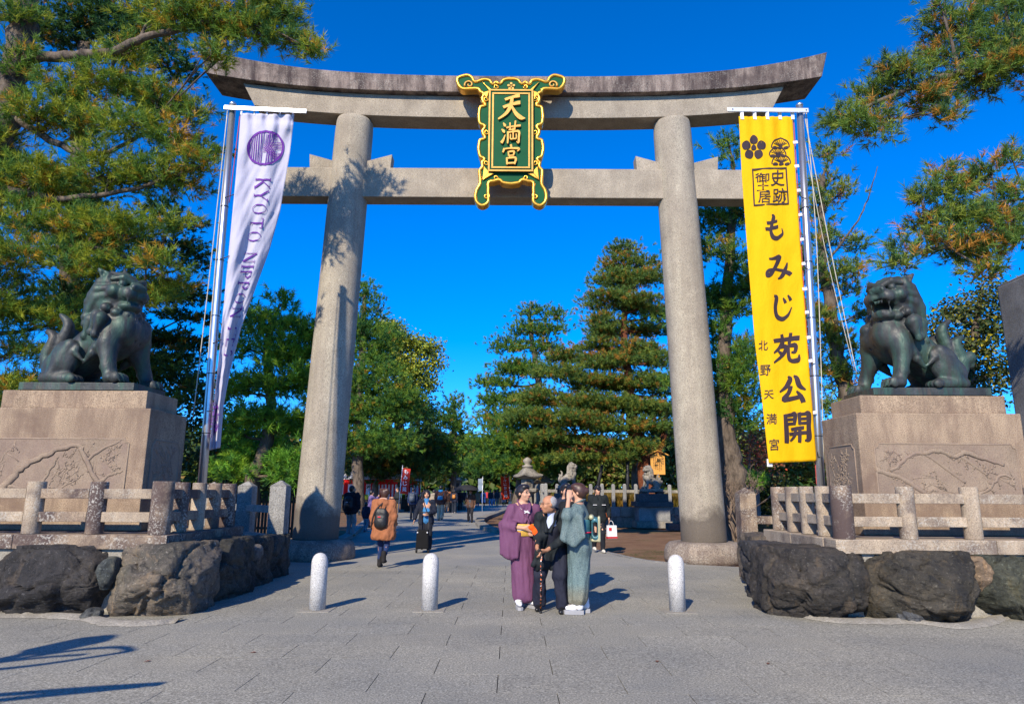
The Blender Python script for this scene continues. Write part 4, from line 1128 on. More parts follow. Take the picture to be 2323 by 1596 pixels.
for ch, cx, cy, w, h in (('も', 1757, 515, 42, 54), ('み', 1765, 606, 56, 54), ('じ', 1773, 697, 44, 56), ('苑', 1783, 790, 60, 64), ('公', 1797, 882, 60, 58), ('開', 1807, 969, 62, 66)):
    brush('brush_character', ch, lambda a, b, k, cx=cx, cy=cy, w=w, h=h: on(yb, cx + (a - 0.5) * w, cy - (b - 0.5) * h, k), M['ink'], ybt)
def font_char(ch, fat=0.025):
    cu = bpy.data.curves.new('glyph', 'FONT'); cu.body = ch; cu.size = 1.0; cu.offset = fat; cu.resolution_u = 3
    to = bpy.data.objects.new('glyph', cu); COL.objects.link(to)
    me = bpy.data.meshes.new_from_object(to.evaluated_get(bpy.context.evaluated_depsgraph_get()))
    bpy.data.objects.remove(to); bpy.data.curves.remove(cu)
    bm = bmesh.new(); bm.from_mesh(me); bmesh.ops.remove_doubles(bm, verts=bm.verts, dist=1e-5); bm.to_mesh(me); bm.free()
    co = np.array([v.co[:] for v in me.vertices]); lo, hi = co[:, :2].min(0), co[:, :2].max(0)
    return me, (co[:, :2] - lo) / np.maximum(hi - lo, 1e-6)
def print_char(name, ch, place, mat, parent, fat=0.025):
    me, q = font_char(ch, fat)
    for v, (a, b) in zip(me.vertices, q): v.co = place(a, b)
    me.update(); return obj(name, me, mat, parent)
for ch, cx, cy, w, h in (('史', 1763, 404, 32, 36), ('跡', 1768, 444, 34, 34), ('御', 1728, 400, 32, 27), ('土', 1730, 423, 28, 22), ('居', 1733, 447, 28, 26), ('北', 1730, 782, 22, 22), ('野', 1735, 838, 24, 24), ('天', 1743, 893, 22, 20), ('満', 1749, 948, 24, 24), ('宮', 1755, 1006, 22, 26)):
    print_char('small_character', ch, lambda a, b, cx=cx, cy=cy, w=w, h=h: on(yb, cx + (a - 0.5) * w, cy - (b - 0.5) * h), M['ink'], ybt, 0.010)
def strip(b, pts, w, name, mat, parent, closed=False, lift=0.0, aspect=None):
    """a printed line of width w (pixels)"""
    P = [Vector((x, y, 0)) for x, y in pts]
    if closed: P = P + [P[0]]
    V = []
    for i, p in enumerate(P):
        a = P[i - 1] if i > 0 else (P[-2] if closed else p); c_ = P[i + 1] if i < len(P) - 1 else (P[1] if closed else p)
        t1 = (p - a); t2 = (c_ - p)
        t1 = t1.normalized() if t1.length > 1e-6 else t2.normalized(); t2 = t2.normalized() if t2.length > 1e-6 else t1
        n1 = Vector((-t1.y, t1.x, 0)); n2 = Vector((-t2.y, t2.x, 0)); n = (n1 + n2); n = n.normalized() / max(0.5, (n.normalized()).dot(n1))
        V += [on(b, *(p + n * w / 2)[:2], lift), on(b, *(p - n * w / 2)[:2], lift)]
    return V, [(2 * i, 2 * i + 1, 2 * i + 3, 2 * i + 2) for i in range(len(P) - 1)]
def disc(b, cx, cy, rx, ry, lift=0.0, n=18, u_v=False):
    V = [on(b, cx + rx * math.cos(2 * math.pi * i / n), cy + ry * math.sin(2 * math.pi * i / n), lift) for i in range(n)]
    return V, [tuple(range(n))]
m = MB()
for i in range(5):
    w = -math.pi / 2 + i * 2 * math.pi / 5
    m.add(*disc(yb, 1709 + 18.2 * math.cos(w), 335 + 18.2 * math.sin(w), 9.8, 10.2))
m.add(*disc(yb, 1709, 335, 6.6, 6.8)); m.build('plum_crest', M['ink'], ybt, fix=False)
m = MB()
bx = [(1706, 384), (1782, 381), (1787, 462), (1710, 465)]
for i in range(4):
    a, b = Vector((*bx[i], 0)), Vector((*bx[(i + 1) % 4], 0)); ext = (b - a).normalized() * 1.7
    m.add(*strip(yb, [tuple((a - ext).lerp(b + ext, q))[:2] for q in (0, .25, .5, .75, 1)], 3.4, '', None, None, lift=0.0004 * i))
m.build('printed_frame', M['ink'], ybt, fix=False)
m = MB()                                                              # three tiers of a pine crest
for tier, (cx, cy, w, h) in enumerate(((1769, 327, 40, 20), (1763, 346, 38, 18), (1771, 364, 42, 20))):
    arc = [(cx + w / 2 * math.cos(q), cy - h * math.sin(q) * 0.95 + h * 0.30) for q in lerps(math.pi * 1.02, -0.02 * math.pi, 15)]
    low = [(cx + w / 2 * 0.98 * math.cos(q), cy - h * math.sin(q) * 0.20 + h * 0.34) for q in lerps(-0.0 * math.pi, math.pi, 15)]
    m.add(*strip(yb, arc, 2.6, '', None, None, lift=0.0003 * tier))
    for q in lerps(0.15, 0.85, 8):
        w_ = math.pi * (1 - q)
        m.add(*strip(yb, [(cx + w * 0.02 * math.cos(w_), cy + h * 0.25), (cx + w * 0.42 * math.cos(w_), cy - h * 0.72 * math.sin(w_) + h * 0.25)], 1.5, '', None, None, lift=0.001 + 0.0003 * tier))
    for sx in (-0.32, 0.0, 0.32):
        m.add(*disc(yb, cx + sx * w, cy + h * 0.42, 6.2, 3.4, 0.002 + 0.0004 * tier + 0.0001 * sx, 10))
m.build('pine_crest', M['ink'], ybt, fix=False)
for i in range(5):                                                    # hanging tabs along the top
    u = 0.03 + i * 0.235
    a, b_ = yb.P(u, 0.002), yb.P(u + 0.06, 0.002); tz = 0.16
    MB().add([a + Vector((0, -.012, -.05)), b_ + Vector((0, -.012, -.05)), b_ + Vector((0, -.012, tz * .75)), a + Vector((0, -.012, tz * .75)), a + Vector((0, .012, -.05)), b_ + Vector((0, .012, -.05)), b_ + Vector((0, .012, tz * .75)), a + Vector((0, .012, tz * .75))],
             [(0, 1, 2, 3), (4, 5, 6, 7), (3, 2, 6, 7)]).build('tab', M['white_cloth'], ybt, fix=False)
for py in (323, 377, 432, 487, 543, 598, 655, 708, 765, 818, 935):     # tabs along the pole side
    x = interp(yb.xr, py)
    p = D(x + 3, py, YP - 0.10)
    MB().box(p, (0.085, 0.012, 0.055), rx=0.0, ry=-0.15).build('tab', M['white_cloth'], ybt)
p = D(1745, 1049, YP - 0.1); MB().box(p, (0.09, 0.012, 0.13)).build('tab', M['white_cloth'], ybt)
for py in (437, 598, 812, 1024):
    a = D(interp(yb.xr, py) + 3, py, YP - 0.10); b_ = D(interp([(240, 1813), (1080, 1860)], py), py + 12, YP - 0.08)
    MB().tube(spline([a, a.lerp(b_, .5) - Vector((0, 0, .04)), b_, b_ + Vector((.1, .06, 0))], 4), 0.008, 5).build('chain', M['dark_metal'], ybt)
off_children(ybt)

# ---- the white banner, blown round its pole
WL = [(255, 546), (330, 541), (420, 533), (600, 516), (800, 497), (1022, 474)]
WR = [(255, 668), (350, 657), (480, 635), (570, 610), (660, 577), (740, 548), (840, 522), (920, 507), (1022, 499)]
WID = 1.02
def white_y(u, v):
    py = 257 + v * 765
    a, b = interp(WL, py), interp(WR, py)
    w = (b - a) / ppm(a, py, YP)
    back = math.sqrt(max((w + 0.40 * (WID - w)) ** 2 - w * w, 0.0004)) if v > 0.02 else 0.12
    y = YP - 0.12 + 0.72 * back * (max(u, 0.0) ** 1.15)
    y += 0.05 * mnoise.noise(Vector((u * 4 + v * 7, v * 6 - u, 5.1))) + 0.02 * mnoise.noise(Vector((u * 10 + v * 18, v * 14, 2.2))) + 0.035 * math.sin(u * 10 - v * 8) * min(1, v * 3 + 0.3) + 0.05 * math.exp(-v * 14) * math.cos(u * math.pi * 8)
    y -= 0.22 * math.exp(-((u - 0.30 - 0.35 * v) / 0.16) ** 2) * max(0, v - 0.35)
    return y
wb = Banner(WL, WR, lambda u: 256 + 4 * u + 1.2 * math.sin(u * 25) ** 2, lambda u: 1021 - 6 * u, white_y)
wbt = thing('white_banner', 'long white banner with purple round emblem and lettering twisting round the left pole', 'banner', (D(600, 256, YP).x, YP, D(600, 256, YP).z))
wb.sheet('cloth', M['banner_white'], wbt, 36, 150)
def wpt(a, b, k=0.0):
    """cloth metres: a across from the pole edge, b down from the top"""
    v = min(max(b / 7.05, 0), 1); py = 257 + v * 765
    w = (interp(WR, py) - interp(WL, py)) / ppm(520, py, YP)
    wv = w + 0.40 * (WID - w)                       # cloth in view: the rest is gathered behind the pole
    return wb.N(min(max(0.55 + (a - 0.53) / wv, 0.005), 0.995), v, 0.018 + k)
BH = 7.05
def wstrip(m, pts, w, lift=0.0, n=4):
    P = []
    for p, q in zip(pts[:-1], pts[1:]):
        for i in range(n): P.append(Vector((p[0] + (q[0] - p[0]) * i / n, p[1] + (q[1] - p[1]) * i / n, 0)))
    P.append(Vector((*pts[-1], 0)))
    V = []
    for i, p in enumerate(P):
        t = P[min(i + 1, len(P) - 1)] - P[max(i - 1, 0)]; t.normalize(); nn = Vector((-t.y, t.x, 0)) * w / 2
        V += [wpt(*(p + nn)[:2], lift), wpt(*(p - nn)[:2], lift)]
    m.add(V, [(2 * i, 2 * i + 1, 2 * i + 3, 2 * i + 2) for i in range(len(P) - 1)])
def emblem(cx, cy, r_):
    """round emblem: ring and three fields of stripes"""
    m = MB()
    wstrip(m, [(cx + r_ * math.cos(w), cy + r_ * math.sin(w)) for w in lerps(0, 2 * math.pi, 40)], 0.042, 0, 1)
    def seg(x0, y0, x1, y1, lift):
        """clip to the ring"""
        pts = []
        for i in range(25):
            x = x0 + (x1 - x0) * i / 24; y = y0 + (y1 - y0) * i / 24
            if x * x + y * y < 0.97: pts.append((cx + x * r_, cy + y * r_))
        if len(pts) > 2: wstrip(m, [pts[0], pts[len(pts) // 2], pts[-1]], 0.014, lift, 5)
    for i in range(8): x = -0.92 + i * 0.108; seg(x, -1, x, 1, 0.0005)                        # stem of the K
    for i in range(5):
        d = i * 0.10; pts = []
        for w in lerps(0, math.pi / 2, 9):                                                    # curved arm
            pts.append((cx + r_ * (-0.10 + (0.42 + d - 0.30) * math.cos(w) + 0.0), cy + r_ * (-0.98 + (0.72 + d) * math.sin(w) + 0.12)))
        wstrip(m, [q for q in pts if (q[0] - cx) ** 2 + (q[1] - cy) ** 2 < (r_ * .97) ** 2] or pts[:2], 0.013, 0.001 + i * 0.0002, 2)
        seg(-0.06 + d * 0.9, -0.02 - d * 0.55, 0.42 + 0.3, 0.62 - d * 1.0 + 0.25, 0.0015 + i * 0.0002) if i < 4 else None
    for i in range(5): x = 0.14 + i * 0.10; seg(x, 0.10, x, 1, 0.003)                          # stem of the F
    for i in range(5): y = -0.32 + i * 0.095; seg(0.16, y, 1, y, 0.0035)                       # upper bars
    for i in range(5): y = 0.34 + i * 0.085; seg(0.66, y, 1, y, 0.004)
    for i in range(5): x = 0.20 + i * 0.10; seg(x, -1, x, -0.42, 0.0045)
    m.build('printed_emblem', M['ink_purple'], wbt, fix=False)
emblem(0.50, 0.72, 0.345)
emblem(0.27, 6.42, 0.345)
SER = {  # upright capitals from bars: (x0, y0, x1, y1, width), y up, unit height
 'K': [(.10, 0, .10, 1, .13), (.10, .40, .66, 1, .06), (.26, .52, .70, 0, .13)], 'Y': [(.02, 1, .38, .48, .12), (.74, 1, .38, .48, .06), (.38, .48, .38, 0, .12)],
 'T': [(.04, .96, .76, .96, .06), (.40, 1, .40, 0, .12), (.05, .98, .05, .78, .05), (.75, .98, .75, .78, .05)], 'N': [(.10, 0, .10, 1, .05), (.10, 1, .70, 0, .13), (.70, 0, .70, 1, .05)],
 'I': [(.10, 0, .10, 1, .12)], 'P': [(.10, 0, .10, 1, .12), (.10, .97, .40, .97, .05), (.40, .97, .58, .74, .11), (.58, .74, .40, .48, .11), (.40, .48, .10, .48, .05)],
 'F': [(.10, 0, .10, 1, .12), (.10, .97, .58, .97, .05), (.10, .52, .48, .52, .05), (.57, .98, .57, .80, .05)], 'E': [(.10, 0, .10, 1, .12), (.10, .97, .60, .97, .05), (.10, .52, .48, .52, .05), (.10, .03, .62, .03, .05), (.59, .98, .59, .82, .05), (.61, .02, .61, .2, .05)],
 'S': [(.55, .86, .32, .98, .06), (.32, .98, .12, .80, .10), (.12, .80, .50, .40, .13), (.50, .40, .36, .03, .10), (.36, .03, .06, .14, .06)],
}
WD = {'K': .74, 'Y': .78, 'O': .92, 'T': .82, 'N': .82, 'I': .22, 'P': .66, 'F': .64, 'E': .68, 'S': .62, ' ': .34}
cur = 1.36; LH = 0.27
for ch in 'KYOTO NIPPON FES':
    wch = WD[ch] * LH * 1.05
    if ch != ' ':
        m = MB(); x_base = 0.40                                       # letters lie on their side: tops point away from the pole... read downwards
        def lp(x, y): return (x_base + y * LH, cur + x * LH * 1.05)
        if ch == 'O':
            for i, (w0, w1) in enumerate(((0, 1),)):
                q = [(0.43 + 0.37 * math.cos(w), 0.5 + 0.5 * math.sin(w)) for w in lerps(0, 2 * math.pi, 25)]
                P = [lp(*a) for a in q]
                V = []
                for i, (x, y) in enumerate(q):
                    th = 0.03 + 0.085 * abs(math.cos(2 * math.pi * i / 24)) ; f_ = 1 - th / 0.43
                    V += [wpt(*lp(x, y)), wpt(*lp(0.43 + (x - 0.43) * f_, 0.5 + (y - 0.5) * (1 - 0.03 / 0.5)))]
                m.add(V, [(2 * i, 2 * i + 1, 2 * i + 3, 2 * i + 2) for i in range(24)])
        else:
            for k, (xa, ya, xb, yb_, w) in enumerate(SER[ch]):
                wstrip(m, [lp(xa, ya), lp(xb, yb_)], w * LH, 0.0004 * k, 4)
            if ch in 'KYNIPFT':
                for xa, ya in {'K': [(.10, 0), (.10, 1), (.66, 1), (.70, 0)], 'Y': [(.02, 1), (.74, 1), (.38, 0)], 'N': [(.10, 0), (.70, 1), (.08, 1)], 'I': [(.10, 0), (.10, 1)], 'P': [(.10, 0)], 'F': [(.10, 0)], 'T': [(.40, 0)]}[ch]:
                    wstrip(m, [lp(xa - .13, ya), lp(xa + .13, ya)], 0.035 * LH * 1.2, 0.0032, 2)
        m.build('letter', M['ink_purple'], wbt, fix=False)
    cur += wch + 0.045
for i in range(5):
    u = 0.0 + i * 0.24
    a, b_ = wb.P(u, 0.001), wb.P(min(u + 0.03, 1), 0.001)
    MB().add([a + Vector((0, -.012, -.04)), b_ + Vector((0, -.012, -.04)), b_ + Vector((0, -.012, .11)), a + Vector((0, -.012, .11))], [(0, 1, 2, 3)]).build('tab', M['white_cloth'], wbt, fix=False)
for py in (440, 580, 770, 925):
    b_ = D(interp([(238, 528), (1100, 458)], py), py + 6, YP - 0.085)
    a = D(interp(WL, py) + 2, py, YP - 0.12)
    MB().tube(spline([a, a.lerp(b_, .5) - Vector((0, .03, .03)), b_ - Vector((.09, -.07, 0))], 4), 0.008, 5).build('chain', M['dark_metal'], wbt)
off_children(wbt)
# ================================================================== TREES
PAL = {  # (colour, weight)
 'pine': [((0.040, 0.078, 0.014), 4), ((0.075, 0.105, 0.014), 3), ((0.022, 0.055, 0.016), 3), ((0.14, 0.085, 0.014), 0.45)],
 'near': [((0.060, 0.090, 0.014), 4), ((0.125, 0.125, 0.013), 3.4), ((0.030, 0.062, 0.018), 2), ((0.20, 0.105, 0.014), 1.0)],
 'nearR': [((0.055, 0.085, 0.018), 4), ((0.095, 0.105, 0.016), 3), ((0.030, 0.055, 0.020), 2), ((0.20, 0.09, 0.018), 1.5)],
 'red': [((0.055, 0.080, 0.018), 4), ((0.085, 0.095, 0.018), 3), ((0.036, 0.062, 0.018), 2), ((0.17, 0.08, 0.016), 1.2)],
 'dark': [((0.018, 0.042, 0.012), 4), ((0.040, 0.062, 0.010), 2), ((0.012, 0.030, 0.012), 3), ((0.13, 0.065, 0.01), 0.5)],
 'bright': [((0.060, 0.125, 0.016), 4), ((0.10, 0.15, 0.016), 3), ((0.032, 0.075, 0.016), 2)],
 'camphor': [((0.105, 0.118, 0.011), 4), ((0.070, 0.092, 0.012), 3), ((0.15, 0.145, 0.012), 2), ((0.030, 0.048, 0.012), 2)],
 'broad': [((0.045, 0.058, 0.016), 4), ((0.085, 0.085, 0.020), 2), ((0.024, 0.042, 0.014), 3), ((0.20, 0.17, 0.01), 0.7)],
 'autumn': [((0.17, 0.055, 0.030), 4), ((0.26, 0.045, 0.020), 2), ((0.09, 0.05, 0.03), 3)],
 'hedge': [((0.040, 0.062, 0.012), 4), ((0.075, 0.085, 0.014), 2), ((0.10, 0.055, 0.02), 0.6)],
 'grass': [((0.26, 0.15, 0.03), 4), ((0.16, 0.13, 0.02), 3), ((0.30, 0.20, 0.05), 2)],
}
def pal_pick(rs, pal, n):
    c = np.array([p[0] for p in PAL[pal]]); w = np.array([p[1] for p in PAL[pal]], float); w /= w.sum()
    return c[rs.choice(len(c), n, p=w)]
def frames(d, rs):
    """random frame with z along d; d (n,3)"""
    d = d / np.maximum(np.linalg.norm(d, axis=1, keepdims=True), 1e-6)
    r = rs.normal(size=d.shape); x = r - d * (r * d).sum(1, keepdims=True)
    x /= np.maximum(np.linalg.norm(x, axis=1, keepdims=True), 1e-6)
    return np.stack([x, np.cross(d, x), d], 1)          # rows: local axes
def tuft_geo(pos, dirs, tint, rs, n=24, L=0.14, W=0.008, spread=1.0, brush=0.10):
    N = len(pos)
    th = np.abs(rs.normal(0.72, 0.32, (N, n))) * spread; ph = rs.uniform(0, 2 * np.pi, (N, n))
    dl = np.stack([np.sin(th) * np.cos(ph), np.sin(th) * np.sin(ph), np.cos(th)], -1)
    fr = frames(dirs, rs)
    dw = np.einsum('nkj,njc->nkc', dl, fr)
    ax = fr[:, 2][:, None, :]
    base = pos[:, None, :] + ax * (rs.uniform(-1, 0.3, (N, n, 1)) * brush)
    ln = L * rs.uniform(0.7, 1.25, (N, n, 1))
    tip = base + dw * ln
    tip[..., 2] -= 0.10 * ln[..., 0]
    side = np.cross(dw, rs.normal(size=dw.shape)); side /= np.maximum(np.linalg.norm(side, axis=-1, keepdims=True), 1e-6)
    V = np.stack([base - side * W / 2, base + side * W / 2, tip], 2).reshape(-1, 3)
    F = np.arange(len(V)).reshape(-1, 3)
    t = tint[:, None, :] * rs.uniform(0.75, 1.3, (N, n, 1))
    T = np.repeat(t.reshape(-1, 3), 3, axis=0)
    return V, F, T
def leaf_geo(pos, dirs, tint, rs, L=0.12, W=0.07):
    N = len(pos); fr = frames(dirs, rs)
    x, y, z = fr[:, 0] * L / 2, fr[:, 1] * W / 2, fr[:, 2] * L * 0.12
    V = np.stack([pos - x, pos + y + z, pos + x, pos - y + z], 1).reshape(-1, 3)
    b = np.arange(N) * 4
    F = np.concatenate([np.stack([b, b + 1, b + 2], 1), np.stack([b, b + 2, b + 3], 1)])
    return V, F, np.repeat(tint * rs.uniform(0.75, 1.3, (N, 1)), 4, axis=0)
def blob_clusters(c, r, ncl, rs, flat_bottom=0.55, gap=0.18):
    d = rs.normal(size=(ncl * 2, 3)); d /= np.linalg.norm(d, axis=1, keepdims=True)
    d[:, 2] = np.where(d[:, 2] < 0, d[:, 2] * flat_bottom, d[:, 2])
    rad = rs.uniform(0.25, 1.0, (ncl * 2, 1)) ** 0.5
    off = d * rad * np.asarray(r)
    p = np.asarray(c) + off
    keep = []
    for i, q in enumerate(p):
        if mnoise.noise(Vector(q) * (1.3 / max(max(r), 0.3))) > -gap: keep.append(i)
        if len(keep) == ncl: break
    if not keep: keep = list(range(ncl))
    return p[keep], d[keep]
class Tree:
    def __init__(s, name, label, cat, base, seed, group=None):
        s.t = thing(name, label, cat, base, 0, group); s.o = Vector(base); s.rs = np.random.RandomState(seed); s.rg = random.Random(seed)
        s.V = []; s.F = []; s.T = []; s.nv = 0; s.wood = MB(); s.trunk_pts = []
    def addg(s, g):
        V, F, T = g; s.V.append(V - np.array(s.o)); s.F.append(F + s.nv); s.T.append(T); s.nv += len(V)
    def limb(s, pts, r0, r1, n=7, seg=5):
        P = spline(pts, seg); k = len(P)
        for i in range(1, k - 1): P[i] = P[i] + Vector((s.rg.uniform(-1, 1), s.rg.uniform(-1, 1), s.rg.uniform(-1, 1))) * r0 * 0.35
        s.wood.tube([p - s.o for p in P], lerps(r0, r1, k), n)
        return P
    def trunk(s, pts, n=12):
        P = spline([(p[0], p[1], p[2]) for p in [q[0] for q in pts]], 6); rr = []
        for i in range(len(pts) - 1): rr += lerps(pts[i][1], pts[i + 1][1], 7)[:-1]
        rr.append(pts[-1][1])
        for i in range(1, len(P) - 1): P[i] = P[i] + Vector((s.rg.uniform(-1, 1), s.rg.uniform(-1, 1), 0)) * rr[i] * 0.25
        s.wood.tube([p - s.o for p in P], rr, n); s.trunk_pts += list(zip(P, rr))
    def near_trunk(s, c, drop=0.15):
        best = min(s.trunk_pts, key=lambda q: (q[0] - Vector(c)).length + max(0, q[0].z - c[2] + drop) * 2.0)
        return best
    def finish(s, bark, leafmat, crown='crown'):
        if s.wood.v: s.wood.build('trunk', bark, s.t, fix=False)
        if s.V:
            V = np.concatenate(s.V); F = np.concatenate(s.F); T = np.concatenate(s.T)
            obj(crown, np_mesh(crown, V, F, False, T), leafmat, s.t)
        return s.t
DENS, WIDE, BRI = 2.9, 1.8, np.array([2.65, 2.95, 2.6])
def pine(label, trunk, blobs, seed, pal='pine', bark='bark', L=0.14, W=0.009, n=22, per_m2=5.0, tufts=9, crad=0.22, limb_r=0.05, flat=0.55, twigs=True, group=None, limbs=(), name='pine_tree', zflat=0.55, base=None, depthk=0.8, spread=1.0, up=0.75):
    tp = [(D(px, py, Y), r) for px, py, Y, r in trunk]
    b0 = base or Vector((tp[0][0].x, tp[0][0].y, 0))
    if tp[0][0].z > 0.05 and base is None: tp = [(Vector((tp[0][0].x, tp[0][0].y, -0.1)), tp[0][1] * 1.15)] + tp
    T = Tree(name, label, 'tree', b0, seed, group)
    T.trunk(tp)
    for lm, r0, r1 in limbs:
        P = T.limb([D(*q) for q in lm], r0, r1)
        T.trunk_pts += list(zip(P, lerps(r0, r1, len(P))))
    rs = T.rs
    for (px, py, Y, rx, ry) in blobs:
        Y = Y + rs.uniform(-0.25, 0.25); k = ppm(px, py, Y); c = D(px, py, Y); r = (rx / k, max(rx / k * depthk, ry / k), ry / k)
        c = c + Vector((rs.normal() * .16 * r[0], rs.normal() * .2 * r[0], rs.normal() * .22 * r[2])); r = tuple(q_ * rs.uniform(.8, 1.22) for q_ in r)
        area = math.pi * r[0] * (r[1] + r[2]) / 2
        ncl = max(6, int(area * per_m2 * 2.2 * DENS))
        p, d = blob_clusters(c, r, ncl, rs, flat)
        q, qr = T.near_trunk(c)
        mid = q.lerp(c, 0.55) + Vector((0, 0, -0.08 * (c - q).length if c.z < q.z + 1 else 0.05))
        P = T.limb([q, mid, c], min(qr * 0.6, limb_r * (1 + (c - q).length * 0.25)), limb_r * 0.35, 6, 4)
        if twigs:
            for a in p[:: 4]:
                av = Vector(a); j = P[rs.randint(max(1, len(P) // 2), len(P))]
                T.wood.tube([j - T.o, j.lerp(av, .5) - T.o - Vector((0, 0, .04)), av - T.o], [limb_r * .3, limb_r * .2, limb_r * .12], 4, cap=False)
        m = len(p)
        pos = np.repeat(p, tufts, axis=0); dd = np.repeat(d, tufts, axis=0)
        jit = rs.normal(size=pos.shape) * crad * np.array([1, 1, zflat])
        pos = pos + jit
        dirs = dd * 0.55 + jit / crad * 0.35 + np.array([0, 0, up]) + rs.normal(size=pos.shape) * 0.30
        ct = np.repeat(pal_pick(rs, pal, m), tufts, axis=0); ti = pal_pick(rs, pal, m * tufts)
        mixw = rs.uniform(0, 1, (m * tufts, 1)) < 0.78
        tint = np.where(mixw, ct, ti)
        T.addg(tuft_geo(pos, dirs, tint * BRI, rs, n, L, W * WIDE, spread, brush=L * 0.7))
    return T.finish(M[bark], M['needle'])
def broadleaf(label, trunk, blobs, seed, pal='broad', bark='bark_pale', L=0.13, W=0.08, per_m2=5, leaves=60, crad=0.28, name='broadleaf_tree', limb_r=0.06, cat='tree', group=None, gap=0.1, crown='crown'):
    tp = [(D(px, py, Y), r) for px, py, Y, r in trunk]
    b0 = Vector((tp[0][0].x, tp[0][0].y, 0))
    if tp[0][0].z > 0.05: tp = [(Vector((b0.x, b0.y, -0.1)), tp[0][1] * 1.1)] + tp
    T = Tree(name, label, cat, b0, seed, group); T.trunk(tp); rs = T.rs
    for (px, py, Y, rx, ry) in blobs:
        k = ppm(px, py, Y); c = D(px, py, Y); r = (rx / k, rx / k * 0.8, ry / k)
        ncl = max(6, int(math.pi * r[0] * (r[1] + r[2]) / 2 * per_m2 * 4))
        p, d = blob_clusters(c, r, ncl, rs, 0.7, gap)
        q, qr = T.near_trunk(c)
        T.limb([q, q.lerp(c, .5) + Vector((0, 0, .1)), c], min(qr * .6, limb_r * 1.6), limb_r * .3, 6, 4)
        pos = np.repeat(p, leaves, axis=0); dd = np.repeat(d, leaves, axis=0)
        jit = rs.normal(size=pos.shape) * crad * np.array([1, 1, .7]); pos = pos + jit
        dirs = dd * .5 + np.array([0, 0, .6]) + rs.normal(size=pos.shape) * .6
        tint = np.where(rs.uniform(0, 1, (len(pos), 1)) < .6, np.repeat(pal_pick(rs, pal, len(p)), leaves, axis=0), pal_pick(rs, pal, len(pos)))
        T.addg(leaf_geo(pos, dirs, tint * (2.6 if pal == 'camphor' else 2.0), rs, L, W))
    return T.finish(M[bark], M['leaf'], crown)
def bl(Y, *b): return [(x, y, Y, rx, ry) for x, y, rx, ry in b]
TG = 'trees around the approach'

# -- foreground pine on the left: long bough reaching over the end of the gate beam
T1 = bl(12.0, (400, 36, 46, 30), (455, 20, 60, 32), (500, 62, 60, 36), (560, 40, 66, 48), (620, 30, 66, 50), (590, 85, 50, 30), (650, 70, 50, 36), (690, 95, 34, 22), (712, 104, 22, 14), (484, 112, 22, 20), (500, 138, 12, 14), (640, -20, 60, 40), (540, -30, 80, 40), (420, -30, 80, 40)) + \
     bl(12.6, (55, 140, 58, 52), (150, 190, 70, 50), (262, 190, 64, 50), (352, 205, 56, 52), (300, 130, 55, 30), (418, 262, 40, 26), (448, 245, 24, 18), (60, 255, 62, 46), (180, 285, 80, 52), (300, 292, 76, 54), (385, 318, 56, 36), (440, 372, 50, 28), (478, 360, 26, 22), (350, 40, 56, 36), (40, 40, 50, 36)) + \
     bl(13.1, (90, 375, 90, 58), (230, 385, 88, 56), (346, 412, 76, 46), (420, 425, 42, 34), (60, 485, 80, 58), (190, 495, 88, 56), (308, 505, 74, 48), (392, 520, 40, 26), (50, 592, 70, 52), (170, 602, 74, 46), (276, 596, 60, 42), (362, 596, 46, 28), (-60, 320, 80, 110), (-70, 600, 80, 110)) + \
     bl(13.6, (36, 700, 58, 56), (60, 790, 54, 44), (330, 672, 56, 36), (390, 640, 38, 22), (160, 706, 60, 44), (-60, 800, 70, 70), (20, 850, 50, 36))
pine('tall foreground pine at the left edge with a long bough over the gate beam', [(-150, 1080, 13.7, .44), (-60, 600, 13.4, .38), (0, 300, 13.1, .32), (38, 130, 12.9, .28), (62, -20, 12.8, .24), (100, -260, 12.7, .16)], T1, 1, 'near', per_m2=5.2, tufts=8, n=20, L=0.165, W=0.0085, crad=0.17, limb_r=0.045, twigs=1,
     limbs=[([(40, 130, 12.9), (150, 128, 12.5), (255, 118, 12.2), (330, 85, 12.0), (455, 52, 11.9), (560, 55, 11.9), (640, 78, 11.9)], .12, .025), ([(20, 260, 13.1), (140, 330, 12.8), (220, 352, 12.7), (330, 300, 12.7)], .09, .03), ([(-20, 420, 13.2), (120, 450, 13.0), (240, 440, 12.9), (400, 400, 12.8)], .09, .03), ([(-40, 560, 13.4), (90, 570, 13.2), (200, 560, 13.1), (330, 600, 13.1)], .08, .03), ([(45, 60, 12.9), (10, 40, 12.6), (-60, 50, 12.4)], .10, .05)], group=None)
# -- dark flat-sprayed conifer behind it
T2 = bl(17.0, (330, 60, 90, 50), (390, 140, 60, 40), (230, 60, 90, 60), (130, 60, 90, 60), (350, 250, 80, 40), (420, 330, 50, 22), (400, 470, 74, 24), (438, 505, 32, 14), (380, 556, 84, 24), (425, 600, 34, 14), (370, 655, 92, 24), (420, 712, 50, 16), (362, 768, 86, 26), (410, 812, 44, 20), (340, 850, 100, 36), (240, 560, 120, 60), (220, 700, 130, 70), (120, 450, 110, 70), (180, 850, 110, 50), (60, 900, 90, 50), (385, 900, 60, 26), (430, 860, 36, 26), (120, 980, 120, 60))
pine('dark conifer with flat sprays standing behind the foreground pine on the left', [(140, 1090, 17.2, .30), (170, 500, 17.1, .22), (190, 100, 17, .15)], T2, 2, 'dark', per_m2=4.2, tufts=9, n=16, L=0.13, W=0.016, crad=0.24, zflat=0.28, limb_r=0.035, twigs=False, name='conifer_tree', up=0.35)
